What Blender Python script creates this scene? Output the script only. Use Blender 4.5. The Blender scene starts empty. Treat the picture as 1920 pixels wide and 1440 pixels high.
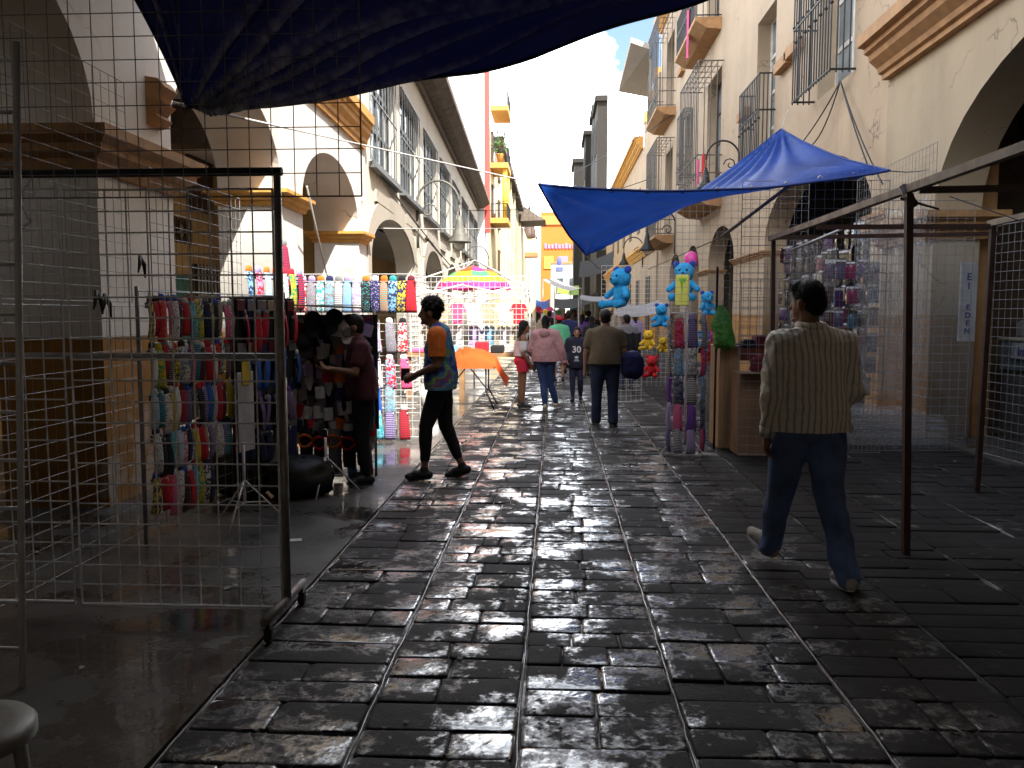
import bpy, bmesh, math, random
from mathutils import Vector, Matrix, noise
random.seed(7)
R = math.radians
scene = bpy.context.scene
col = scene.collection

# ------------------------------------------------------------------ camera
CAMZ, FPX = 1.57, 1550.0
YAW, PITCH = math.atan(80 / FPX), math.atan(132 / FPX)
cam_d = bpy.data.cameras.new('camera'); cam = bpy.data.objects.new('camera', cam_d); col.objects.link(cam)
cam.location = (0, 0, CAMZ)
cam.rotation_euler = (math.pi / 2 - PITCH, 0, YAW)
cam_d.sensor_width = 36; cam_d.lens = 36 * FPX / 1920; cam_d.clip_start = 0.05; cam_d.clip_end = 9000
scene.camera = cam

# ------------------------------------------------------------------ sky, sun, exposure
SUN_AZ, SUN_EL = R(30), R(51)
to_sun = Vector((math.sin(SUN_AZ) * math.cos(SUN_EL), -math.cos(SUN_AZ) * math.cos(SUN_EL), math.sin(SUN_EL)))
world = bpy.data.worlds.new('World'); scene.world = world; world.use_nodes = True
nt = world.node_tree; nt.nodes.clear()
out = nt.nodes.new('ShaderNodeOutputWorld'); bg = nt.nodes.new('ShaderNodeBackground')
sky = nt.nodes.new('ShaderNodeTexSky'); sky.sky_type = 'NISHITA'; sky.sun_disc = False
sky.sun_elevation = SUN_EL; sky.sun_rotation = math.pi - SUN_AZ; sky.air_density = 1.0; sky.dust_density = 1.5
tc = nt.nodes.new('ShaderNodeTexCoord'); mp = nt.nodes.new('ShaderNodeMapping'); mp.inputs['Scale'].default_value = (1, 1, 2.2)
mp.inputs['Location'].default_value = (0.35, 0.1, 0.2)
nz = nt.nodes.new('ShaderNodeTexNoise'); nz.inputs['Scale'].default_value = 1.7; nz.inputs['Detail'].default_value = 6
rp = nt.nodes.new('ShaderNodeValToRGB'); rp.color_ramp.elements[0].position = 0.22; rp.color_ramp.elements[1].position = 0.34
rp.color_ramp.elements[0].color = (0, 0, 0, 1); rp.color_ramp.elements[1].color = (1, 1, 1, 1)
mx = nt.nodes.new('ShaderNodeMix'); mx.data_type = 'RGBA'
mx.inputs[7].default_value = (12.5, 13.0, 13.8, 1)
nt.links.new(tc.outputs['Generated'], mp.inputs['Vector']); nt.links.new(mp.outputs[0], nz.inputs['Vector'])
nt.links.new(nz.outputs[0], rp.inputs[0]); # thick bright cloud bank low down the street, thinning to open sky overhead
sx = nt.nodes.new('ShaderNodeSeparateXYZ'); nt.links.new(tc.outputs['Generated'], sx.inputs[0])
hi = nt.nodes.new('ShaderNodeMapRange'); hi.inputs[1].default_value = 0.52; hi.inputs[2].default_value = 0.80; hi.inputs[3].default_value = 1.0; hi.inputs[4].default_value = 0.15
nt.links.new(sx.outputs['Z'], hi.inputs[0]); mm = nt.nodes.new('ShaderNodeMath'); mm.operation = 'MULTIPLY'
# one ragged gap of blue in the bank, high to the right of the street's end
gap = Vector((0.085, 0.944, 0.318)).normalized(); vd = nt.nodes.new('ShaderNodeVectorMath'); vd.operation = 'DISTANCE'; vd.inputs[1].default_value = gap
nt.links.new(tc.outputs['Generated'], vd.inputs[0]); nz2 = nt.nodes.new('ShaderNodeTexNoise'); nz2.inputs['Scale'].default_value = 9; nz2.inputs['Detail'].default_value = 6; nt.links.new(tc.outputs['Generated'], nz2.inputs['Vector'])
ma = nt.nodes.new('ShaderNodeMath'); ma.operation = 'MULTIPLY_ADD'; ma.inputs[1].default_value = 0.22; nt.links.new(nz2.outputs[0], ma.inputs[0]); nt.links.new(vd.outputs['Value'], ma.inputs[2])
hg = nt.nodes.new('ShaderNodeMapRange'); hg.inputs[1].default_value = 0.165; hg.inputs[2].default_value = 0.19; hg.inputs[3].default_value = 0.0; hg.inputs[4].default_value = 1.0; nt.links.new(ma.outputs[0], hg.inputs[0])
mg = nt.nodes.new('ShaderNodeMath'); mg.operation = 'MULTIPLY'; nt.links.new(rp.outputs[0], mg.inputs[0]); nt.links.new(hg.outputs[0], mg.inputs[1])
nt.links.new(mg.outputs[0], mm.inputs[0]); nt.links.new(hi.outputs[0], mm.inputs[1]); nt.links.new(mm.outputs[0], mx.inputs[0])
# the bank is brightest low down to the north, full in the sun
br = nt.nodes.new('ShaderNodeMapRange'); br.inputs[1].default_value = 0.80; br.inputs[2].default_value = 0.97; br.inputs[3].default_value = 1.0; br.inputs[4].default_value = 2.3; nt.links.new(sx.outputs['Y'], br.inputs[0])
vm = nt.nodes.new('ShaderNodeVectorMath'); vm.operation = 'SCALE'; vm.inputs[0].default_value = (11.5, 12.0, 12.8); nt.links.new(br.outputs[0], vm.inputs['Scale']); nt.links.new(vm.outputs[0], mx.inputs[7])
nt.links.new(sky.outputs[0], mx.inputs[6]); nt.links.new(mx.outputs[2], bg.inputs[0]); nt.links.new(bg.outputs[0], out.inputs[0])
bg.inputs[1].default_value = 0.12
sun_d = bpy.data.lights.new('sun', 'SUN'); sun_d.energy = 5.0; sun_d.angle = R(0.5); sun_d.color = (1.0, 0.94, 0.85)
sun = bpy.data.objects.new('sun', sun_d); col.objects.link(sun); sun.rotation_euler = to_sun.to_track_quat('Z', 'Y').to_euler()
scene.view_settings.view_transform = 'Standard'; scene.view_settings.look = 'None'
scene.view_settings.exposure = 1.4; scene.view_settings.gamma = 1.0
scene.cycles.use_denoising = True
scene.cycles.max_bounces = 8; scene.cycles.transparent_max_bounces = 24; scene.cycles.caustics_reflective = False; scene.cycles.caustics_refractive = False

# ------------------------------------------------------------------ pixels of the photograph to points
_F = Vector((-math.sin(YAW) * math.cos(PITCH), math.cos(YAW) * math.cos(PITCH), -math.sin(PITCH)))
_Rt = Vector((math.cos(YAW), math.sin(YAW), 0)); _U = _Rt.cross(_F)
def ray(px, py): return _F + _Rt * ((px - 960) / FPX) - _U * ((py - 720) / FPX)
def at(px, py, Y):
    d = ray(px, py); return Vector((0, 0, CAMZ)) + d * (Y / d.y)
def atx(px, py, X):
    d = ray(px, py); return Vector((0, 0, CAMZ)) + d * (X / d.x)
def atz(px, py, Z=0.0):
    d = ray(px, py); return Vector((0, 0, CAMZ)) + d * ((Z - CAMZ) / d.z)

# ------------------------------------------------------------------ materials
MATS = {}
def node_mat(name):
    m = bpy.data.materials.new(name); m.use_nodes = True
    return m, m.node_tree, m.node_tree.nodes['Principled BSDF']
def nmix(t, fac, a, b):
    n = t.nodes.new('ShaderNodeMix'); n.data_type = 'RGBA'
    for i, v in ((0, fac), (6, a), (7, b)):
        if hasattr(v, 'is_output'): t.links.new(v, n.inputs[i])
        elif i == 0: n.inputs[0].default_value = v
        else: n.inputs[i].default_value = (*v[:3], 1)
    return n.outputs[2]
def nnoise(t, scale, detail=4, coord='Object', vscale=None, rough=0.55):
    c = t.nodes.new('ShaderNodeTexCoord'); n = t.nodes.new('ShaderNodeTexNoise')
    n.inputs['Scale'].default_value = scale; n.inputs['Detail'].default_value = detail; n.inputs['Roughness'].default_value = rough
    if vscale:
        m = t.nodes.new('ShaderNodeMapping'); m.inputs['Scale'].default_value = vscale
        t.links.new(c.outputs[coord], m.inputs[0]); t.links.new(m.outputs[0], n.inputs['Vector'])
    else: t.links.new(c.outputs[coord], n.inputs['Vector'])
    return n.outputs[0]
def nramp(t, v, p0, p1, c0=0.0, c1=1.0):
    n = t.nodes.new('ShaderNodeMapRange'); n.inputs[1].default_value = p0; n.inputs[2].default_value = p1
    n.inputs[3].default_value = c0; n.inputs[4].default_value = c1; t.links.new(v, n.inputs[0]); return n.outputs[0]
def nbump(t, b, h, strength=0.3, dist=0.01):
    n = t.nodes.new('ShaderNodeBump'); n.inputs['Strength'].default_value = strength; n.inputs['Distance'].default_value = dist
    t.links.new(h, n.inputs['Height']); t.links.new(n.outputs[0], b.inputs['Normal']); return n
def pbr(name, c, rough=0.6, var=0.25, scale=6.0, bump=0.15, bscale=60.0, metal=0.0, spec=0.5, dark=None, dscale=2.0, sheen=0.0, coord='Object'):
    if name in MATS: return MATS[name]
    m, t, b = node_mat(name)
    lo = tuple(x * (1 - var) for x in c); hi = tuple(min(1, x * (1 + var)) for x in c)
    f = nramp(t, nnoise(t, scale, coord=coord), 0.3, 0.7)
    cc = nmix(t, f, lo, hi)
    if dark:
        cc = nmix(t, nramp(t, nnoise(t, dscale, 6, coord=coord, vscale=(1, 1, 0.45)), 0.53, 0.72, 0, 0.85), cc, dark)
    t.links.new(cc, b.inputs['Base Color'])
    b.inputs['Roughness'].default_value = rough; b.inputs['Metallic'].default_value = metal
    b.inputs['Specular IOR Level'].default_value = spec
    if sheen: b.inputs['Sheen Weight'].default_value = sheen
    if bump: nbump(t, b, nnoise(t, bscale, 3, coord=coord), bump)
    MATS[name] = m; return m
def plaster(name, c, band=None, bandz=1.4, stain=(0.35, 0.3, 0.25), stain_amt=0.55, crack=True):
    m, t, b = node_mat(name)
    cc = nmix(t, nramp(t, nnoise(t, 0.9, 5), 0.3, 0.7), tuple(x * 0.9 for x in c), tuple(min(1, x * 1.06) for x in c))
    g = t.nodes.new('ShaderNodeNewGeometry'); s = t.nodes.new('ShaderNodeSeparateXYZ'); t.links.new(g.outputs['Position'], s.inputs[0])
    if band:
        w = t.nodes.new('ShaderNodeMath'); w.operation = 'LESS_THAN'; w.inputs[1].default_value = bandz
        t.links.new(s.outputs['Z'], w.inputs[0])
        bc = nmix(t, nramp(t, nnoise(t, 3.0, 5), 0.35, 0.7), tuple(x * 0.75 for x in band), band)
        cc = nmix(t, w.outputs[0], cc, bc)
    st = nramp(t, nnoise(t, 1.3, 7, vscale=(1, 1, 0.25), rough=0.7), 0.56, 0.8, 0, stain_amt)
    cc = nmix(t, st, cc, stain)
    sp = nramp(t, nnoise(t, 5.0, 8, rough=0.75), 0.66, 0.72, 0, stain_amt)
    cc = nmix(t, sp, cc, tuple(x * 0.8 for x in stain))
    # repainted patches and hairline cracks
    cc = nmix(t, nramp(t, nnoise(t, 0.55, 4, rough=0.6), 0.555, 0.575, 0, 0.45), cc, tuple(min(1, x * 1.12) for x in c) if not band else tuple(x * 0.84 for x in c))
    co = t.nodes.new('ShaderNodeTexCoord'); ds = t.nodes.new('ShaderNodeTexNoise'); ds.inputs['Scale'].default_value = 2.0; ds.inputs['Detail'].default_value = 5; t.links.new(co.outputs['Object'], ds.inputs['Vector'])
    av = t.nodes.new('ShaderNodeVectorMath'); av.operation = 'MULTIPLY_ADD'; av.inputs[1].default_value = (.9, .9, .9); t.links.new(ds.outputs['Color'], av.inputs[0]); t.links.new(co.outputs['Object'], av.inputs[2])
    vo = t.nodes.new('ShaderNodeTexVoronoi'); vo.feature = 'DISTANCE_TO_EDGE'; vo.inputs['Scale'].default_value = 0.42; t.links.new(av.outputs[0], vo.inputs['Vector'])
    ck = t.nodes.new('ShaderNodeMath'); ck.operation = 'MULTIPLY'; t.links.new(nramp(t, vo.outputs['Distance'], 0.002, 0.007, 0.7, 0.0), ck.inputs[0]); t.links.new(nramp(t, nnoise(t, 0.8, 2), 0.5, 0.6), ck.inputs[1])
    cc = nmix(t, ck.outputs[0], cc, tuple(x * 0.45 for x in stain))
    t.links.new(cc, b.inputs['Base Color']); b.inputs['Roughness'].default_value = 0.85
    nbump(t, b, nnoise(t, 14.0, 6), 0.25, 0.015)
    MATS[name] = m; return m
def emis(name, c, s=1.0):
    m, t, b = node_mat(name); b.inputs['Emission Color'].default_value = (*c, 1); b.inputs['Emission Strength'].default_value = s
    b.inputs['Base Color'].default_value = (*c, 1); MATS[name] = m; return m

# ------------------------------------------------------------------ object helpers
def wloc(o):
    v = Vector((0, 0, 0))
    while o is not None: v += o.location; o = o.parent
    return v
class MB:
    def __init__(s): s.v = []; s.f = []; s.sm = []
    def add(s, vs, fs, smooth=False):
        n = len(s.v); s.v += [Vector(x) for x in vs]
        for f in fs: s.f.append([i + n for i in f]); s.sm.append(smooth)
        return s
    def boxp(s, x0, x1, y0, y1, z0, z1, M=None):
        vs = [Vector((x, y, z)) for x in (x0, x1) for y in (y0, y1) for z in (z0, z1)]
        if M: vs = [M @ v for v in vs]
        return s.add(vs, [(0, 1, 3, 2), (4, 6, 7, 5), (0, 4, 5, 1), (2, 3, 7, 6), (0, 2, 6, 4), (1, 5, 7, 3)])
    def box(s, c, size, M=None):
        c = Vector(c); h = Vector(size) / 2
        if M is None: return s.boxp(c.x - h.x, c.x + h.x, c.y - h.y, c.y + h.y, c.z - h.z, c.z + h.z)
        return s.boxp(-h.x, h.x, -h.y, h.y, -h.z, h.z, Matrix.Translation(c) @ M.to_4x4())
    def rbox(s, x0, x1, y0, y1, z0, z1, r=0.01, M=None):
        # box with chamfered edges
        xs = (x0, x0 + r, x1 - r, x1); ys = (y0, y0 + r, y1 - r, y1); zs = (z0, z0 + r, z1 - r, z1)
        bm = bmesh.new()
        pts = []
        for (a, b_, c) in [(x, y, z) for x in (0, 1) for y in (0, 1) for z in (0, 1)]:
            X = (x0, x1)[a]; Y = (y0, y1)[b_]; Z = (z0, z1)[c]
            X2 = (x0 + r, x1 - r)[a]; Y2 = (y0 + r, y1 - r)[b_]; Z2 = (z0 + r, z1 - r)[c]
            pts += [(X, Y2, Z2), (X2, Y, Z2), (X2, Y2, Z)]
        for p in pts: bm.verts.new(p)
        bmesh.ops.convex_hull(bm, input=bm.verts)
        bm.verts.index_update()
        vs = [v.co.copy() for v in bm.verts]; fs = [[v.index for v in f.verts] for f in bm.faces]; bm.free()
        if M: vs = [M @ v for v in vs]
        return s.add(vs, fs)
    def tube(s, p0, p1, r, n=8, r1=None, caps=True):
        p0 = Vector(p0); p1 = Vector(p1); r1 = r if r1 is None else r1
        d = (p1 - p0)
        if d.length < 1e-6: return s
        d.normalize(); a = d.orthogonal().normalized(); b = d.cross(a)
        vs = []
        for p, rr in ((p0, r), (p1, r1)):
            for i in range(n):
                t = 2 * math.pi * (i + .5) / n; vs.append(p + (a * math.cos(t) + b * math.sin(t)) * rr)
        k = len(s.v); s.v += vs
        for i in range(n):
            j = (i + 1) % n; s.f.append([k + i, k + j, k + n + j, k + n + i]); s.sm.append(n > 5)
        if caps:
            s.f.append([k + i for i in range(n)][::-1]); s.f.append([k + n + i for i in range(n)]); s.sm += [False, False]
        return s
    def path(s, pts, r, n=6, closed=False):
        pts = [Vector(p) for p in pts]; rings = []; m = len(pts); k0 = len(s.v)
        a = None
        for i, p in enumerate(pts):
            q0 = pts[i - 1] if (i > 0 or closed) else p; q1 = pts[(i + 1) % m] if (i < m - 1 or closed) else p
            d = (q1 - q0).normalized()
            if a is None: a = d.orthogonal().normalized()
            else: a = (a - d * a.dot(d)); a = a.normalized() if a.length > 1e-5 else d.orthogonal().normalized()
            b = d.cross(a); rr = r[i] if isinstance(r, (list, tuple)) else r
            for j in range(n):
                t = 2 * math.pi * j / n; s.v.append(p + (a * math.cos(t) + b * math.sin(t)) * rr)
        for i in range(m if closed else m - 1):
            for j in range(n):
                j2 = (j + 1) % n; i2 = (i + 1) % m
                s.f.append([k0 + i * n + j, k0 + i * n + j2, k0 + i2 * n + j2, k0 + i2 * n + j]); s.sm.append(n > 4)
        if not closed:
            s.f.append([k0 + j for j in range(n)][::-1]); s.f.append([k0 + (m - 1) * n + j for j in range(n)]); s.sm += [False, False]
        return s
    def lathe(s, prof, c, n=20, axis='Z', cap=True):
        c = Vector(c); k = len(s.v)
        for (r, h) in prof:
            for i in range(n):
                t = 2 * math.pi * i / n; x, y = r * math.cos(t), r * math.sin(t)
                s.v.append(c + (Vector((x, y, h)) if axis == 'Z' else Vector((x, h, y)) if axis == 'Y' else Vector((h, x, y))))
        for a in range(len(prof) - 1):
            for i in range(n):
                j = (i + 1) % n; s.f.append([k + a * n + i, k + a * n + j, k + (a + 1) * n + j, k + (a + 1) * n + i]); s.sm.append(True)
        if cap:
            s.f.append([k + i for i in range(n)][::-1]); s.f.append([k + (len(prof) - 1) * n + i for i in range(n)]); s.sm += [False, False]
        return s
    def ball(s, c, r, n=12, m=8, M=None):
        c = Vector(c); r = Vector((r, r, r)) if not hasattr(r, '__len__') else Vector(r); k = len(s.v)
        vs = [Vector((0, 0, -r.z))]
        for a in range(1, m):
            p = -math.pi / 2 + math.pi * a / m
            for i in range(n):
                t = 2 * math.pi * i / n; vs.append(Vector((r.x * math.cos(p) * math.cos(t), r.y * math.cos(p) * math.sin(t), r.z * math.sin(p))))
        vs.append(Vector((0, 0, r.z)))
        if M: vs = [M @ v for v in vs]
        s.v += [c + v for v in vs]
        for i in range(n):
            j = (i + 1) % n
            s.f.append([k, k + 1 + j, k + 1 + i]); s.f.append([k + 1 + (m - 2) * n + i, k + 1 + (m - 2) * n + j, k + 1 + (m - 1) * n]); s.sm += [True, True]
            for a in range(m - 2): s.f.append([k + 1 + a * n + i, k + 1 + a * n + j, k + 1 + (a + 1) * n + j, k + 1 + (a + 1) * n + i]); s.sm.append(True)
        return s
    def capsule(s, p0, p1, r0, r1=None, n=12):
        r1 = r0 if r1 is None else r1; p0 = Vector(p0); p1 = Vector(p1); d = p1 - p0
        if d.length < 1e-6: return s.ball(p0, r0)
        d.normalize(); pts = []; rs = []
        for i in range(5):
            t = math.pi / 2 * (1 - i / 4); pts.append(p0 - d * r0 * math.sin(t)); rs.append(max(r0 * math.cos(t), r0 * .05))
        for i in range(5):
            t = math.pi / 2 * i / 4; pts.append(p1 + d * r1 * math.sin(t)); rs.append(max(r1 * math.cos(t), r1 * .05))
        return s.path(pts, rs, n)
    def prism(s, poly, f, d0, d1, smooth=False):
        # poly: list of 2D points; f(u,v,w) -> 3D point
        n = len(poly); k = len(s.v)
        s.v += [Vector(f(u, v, d0)) for u, v in poly] + [Vector(f(u, v, d1)) for u, v in poly]
        s.f.append([k + i for i in range(n)][::-1]); s.f.append([k + n + i for i in range(n)]); s.sm += [False, False]
        for i in range(n):
            j = (i + 1) % n; s.f.append([k + i, k + j, k + n + j, k + n + i]); s.sm.append(smooth)
        return s
    def grid(s, nu, nv, f, smooth=True, flip=False):
        k = len(s.v); s.v += [Vector(f(i / nu, j / nv)) for j in range(nv + 1) for i in range(nu + 1)]
        for j in range(nv):
            for i in range(nu):
                a = k + j * (nu + 1) + i; q = [a, a + 1, a + nu + 2, a + nu + 1]
                s.f.append(q[::-1] if flip else q); s.sm.append(smooth)
        return s
    def mesh(s, name, off=Vector((0, 0, 0)), fix=True):
        me = bpy.data.meshes.new(name); me.from_pydata([v - off for v in s.v], [], s.f)
        me.polygons.foreach_set('use_smooth', s.sm)
        if fix:
            bm = bmesh.new(); bm.from_mesh(me); bmesh.ops.recalc_face_normals(bm, faces=bm.faces); bm.to_mesh(me); bm.free()
        me.update(); return me
    def build(s, name, mat, parent=None, fix=True):
        me = s.mesh(name, wloc(parent) if parent else Vector((0, 0, 0)), fix)
        return link(name, me, mat, parent)
def link(name, me, mat, parent=None):
    if mat is not None and len(me.materials) == 0: me.materials.append(mat)
    o = bpy.data.objects.new(name, me); col.objects.link(o)
    if parent: o.parent = parent
    return o
def tag(o, label=None, cat=None, group=None, kind=None):
    if label: o['label'] = label
    if cat: o['category'] = cat
    if group: o['group'] = group
    if kind: o['kind'] = kind
    return o
def thing(name, loc, label, cat, group=None, rz=0):
    o = bpy.data.objects.new(name, None); col.objects.link(o); o.empty_display_size = 0.1
    o.location = loc; o.rotation_euler = (0, 0, rz); return tag(o, label, cat, group)
def solo(mb, name, mat, loc, label, cat, group=None):
    """a thing that is one mesh, its origin at loc"""
    o = link(name, mb.mesh(name, Vector(loc)), mat); o.location = loc; return tag(o, label, cat, group)
def copy_tree(o, loc, rz=0, label=None, group=None, mats=None, scale=None):
    r = o.copy(); col.objects.link(r); r.location = loc; r.rotation_euler = (0, 0, rz)
    if label: r['label'] = label
    if group: r['group'] = group
    if scale: r.scale = scale
    def rec(src, dst):
        for ch in KIDS.get(src.name, []):
            c = ch.copy(); col.objects.link(c); c.parent = dst
            rec(ch, c)
    rec(o, r); 
    if mats: remat(r, mats)
    return r
KIDS = {}
def kids(o):
    def rec(x):
        KIDS[x.name] = [c for c in x.children]
        for c in x.children: rec(c)
    rec(o)
def remat(r, mats):
    """mats: {part name: material}, set on the object so shared meshes keep their own"""
    for c in [r] + list(r.children_recursive):
        if c.type != 'MESH': continue
        k = c.name.split('.')[0]
        if k in mats:
            c.material_slots[0].link = 'OBJECT'; c.material_slots[0].material = mats[k]
def mesh_from(ob):
    """evaluate an object's modifiers or curve into a plain mesh, drop the source"""
    bpy.context.view_layer.update()
    dg = bpy.context.evaluated_depsgraph_get(); me = bpy.data.meshes.new_from_object(ob.evaluated_get(dg))
    bpy.data.objects.remove(ob); return me
def fill2d(outline, holes, thick):
    cu = bpy.data.curves.new('outline', 'CURVE'); cu.dimensions = '2D'; cu.fill_mode = 'BOTH'; cu.extrude = thick / 2
    for pl in [outline] + holes:
        sp = cu.splines.new('POLY'); sp.points.add(len(pl) - 1); sp.use_cyclic_u = True
        for p, q in zip(sp.points, pl): p.co = (q[0], q[1], 0, 1)
    ob = bpy.data.objects.new('outline', cu); col.objects.link(ob); me = mesh_from(ob); bpy.data.curves.remove(cu); me.materials.clear(); return me
def text_mesh(s, size, thick=0.004, align='LEFT', bold=0.0):
    cu = bpy.data.curves.new('lettering', 'FONT'); cu.body = s; cu.size = size; cu.extrude = thick / 2; cu.align_x = align; cu.offset = bold
    cu.resolution_u = 3
    ob = bpy.data.objects.new('lettering', cu); col.objects.link(ob); me = mesh_from(ob); bpy.data.curves.remove(cu); me.materials.clear(); return me
def xform(me, M): me.transform(M); me.update(); return me
def arch_pts(u0, u1, zs, rise, n=20):
    c = (u0 + u1) / 2; a = (u1 - u0) / 2
    return [(c - a * math.cos(math.pi * i / n), zs + rise * math.sin(math.pi * i / n)) for i in range(n + 1)]
def facade(name, mat, parent, P0, P1, z0, z1, arches, holes, thick, side):
    """wall from P0 to P1 (street face), arches [(u0,u1,zs,rise)] open to the ground, holes [(u0,u1,v0,v1)] ; side=+1: thickness lies to the +X side"""
    P0 = Vector((*P0, 0)); P1 = Vector((*P1, 0)); L = (P1 - P0).length; d = (P1 - P0) / L
    nrm = Vector((0, 0, 1)).cross(d)
    if nrm.x * side < 0: nrm = -nrm
    o = [(0, z0)]
    for (u0, u1, zs, rise) in sorted(arches): o += [(u0, z0)] + arch_pts(u0, u1, zs, rise) + [(u1, z0)]
    o += [(L, z0), (L, z1), (0, z1)]
    hs = [[(a, c), (b, c), (b, e), (a, e)] for (a, b, c, e) in holes]
    me = fill2d(o, hs, thick)
    off = wloc(parent) if parent else Vector((0, 0, 0))
    for v in me.vertices:
        p = P0 + d * v.co.x + Vector((0, 0, v.co.y)) + nrm * (v.co.z + thick / 2); v.co = p - off
    bm = bmesh.new(); bm.from_mesh(me); bmesh.ops.recalc_face_normals(bm, faces=bm.faces); bm.to_mesh(me); bm.free()
    return link(name, me, mat, parent)
def profile(name, mat, parent, P0, P1, prof, side):
    """moulding: prof = [(out, z)] swept from P0 to P1; out is towards the street (away from side)"""
    P0 = Vector((*P0, 0)); P1 = Vector((*P1, 0)); d = (P1 - P0).normalized(); nrm = Vector((0, 0, 1)).cross(d)
    if nrm.x * side > 0: nrm = -nrm
    mb = MB(); L = (P1 - P0).length
    mb.prism(prof, lambda u, v, w: P0 + nrm * u + Vector((0, 0, v)) + d * w, 0, L)
    return mb.build(name, mat, parent)
# ------------------------------------------------------------------ ground
def wet_stone(name, base, wet_lo, wet_hi, scale, joint=False, rough_dry=0.72, rough_wet=0.07, bumpd=0.006, undul=0.009, fine=0.22):
    m, t, b = node_mat(name)
    n1 = nnoise(t, 2.2, 6); n2 = nnoise(t, 23.0, 6, rough=0.7)
    c = nmix(t, nramp(t, n1, 0.3, 0.7), tuple(x * 0.55 for x in base), tuple(x * 1.4 for x in base))
    wetm = t.nodes.new('ShaderNodeMath'); wetm.operation = 'ADD'
    w1 = nnoise(t, scale, 7, rough=0.62)
    s2 = t.nodes.new('ShaderNodeMath'); s2.operation = 'MULTIPLY_ADD'; s2.inputs[1].default_value = fine; s2.inputs[2].default_value = -fine / 2; t.links.new(n2, s2.inputs[0])
    t.links.new(w1, wetm.inputs[0]); t.links.new(s2.outputs[0], wetm.inputs[1])
    wet = nramp(t, wetm.outputs[0], wet_lo, wet_hi)
    c2 = nmix(t, wet, c, tuple(x * 0.45 for x in base)); t.links.new(c2, b.inputs['Base Color'])
    rr = t.nodes.new('ShaderNodeMapRange'); rr.inputs[3].default_value = rough_dry; rr.inputs[4].default_value = rough_wet
    t.links.new(wet, rr.inputs[0]); t.links.new(rr.outputs[0], b.inputs['Roughness'])
    # film of water: a second, smoother gloss layer that appears with the wet
    t.links.new(wet, b.inputs['Coat Weight']); b.inputs['Coat Roughness'].default_value = rough_wet; b.inputs['Coat IOR'].default_value = 1.4
    h = t.nodes.new('ShaderNodeMath'); h.operation = 'MULTIPLY'; inv = nramp(t, wetm.outputs[0], wet_lo, wet_hi, 1.0, 0.10)
    hs = t.nodes.new('ShaderNodeMath'); hs.operation = 'ADD'; n3 = nnoise(t, 90, 4, rough=0.7); t.links.new(n2, hs.inputs[0]); t.links.new(n3, hs.inputs[1])
    t.links.new(hs.outputs[0], h.inputs[0]); t.links.new(inv, h.inputs[1])
    nb = nbump(t, b, h.outputs[0], 0.7, bumpd)
    lo = nnoise(t, 7.0, 3); nb2 = t.nodes.new('ShaderNodeBump'); nb2.inputs['Strength'].default_value = 0.8; nb2.inputs['Distance'].default_value = undul
    t.links.new(lo, nb2.inputs['Height']); t.links.new(nb2.outputs[0], nb.inputs['Normal']); t.links.new(nb2.outputs[0], b.inputs['Coat Normal'])
    sp = t.nodes.new('ShaderNodeMapRange'); sp.inputs[3].default_value = 0.22; sp.inputs[4].default_value = 0.75; t.links.new(wet, sp.inputs[0]); t.links.new(sp.outputs[0], b.inputs['Specular IOR Level'])
    MATS[name] = m; return m
M_stone = wet_stone('wet paving stone', (0.025, 0.0215, 0.0195), 0.48, 0.575, 2.3, rough_dry=0.7, rough_wet=0.15, fine=0.42, undul=0.012)
M_mid = wet_stone('half dry paving stone', (0.027, 0.0235, 0.0215), 0.54, 0.66, 2.4, rough_dry=0.75, rough_wet=0.14, fine=0.4)
M_dry = wet_stone('dry dark slab', (0.022, 0.019, 0.0175), 0.60, 0.72, 2.0, rough_dry=0.85, rough_wet=0.2)
M_mortar = wet_stone('wet mortar', (0.26, 0.24, 0.215), 0.36, 0.55, 2.5, rough_dry=0.4, rough_wet=0.12, bumpd=0.004)
M_walk = wet_stone('damp smooth pavement', (0.10, 0.093, 0.083), 0.44, 0.6, 0.9, rough_dry=0.55, rough_wet=0.05, bumpd=0.003, undul=0.002)
M_base = wet_stone('street bed', (0.02, 0.018, 0.017), 0.5, 0.7, 2.0, rough_dry=0.7, rough_wet=0.3)

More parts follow.
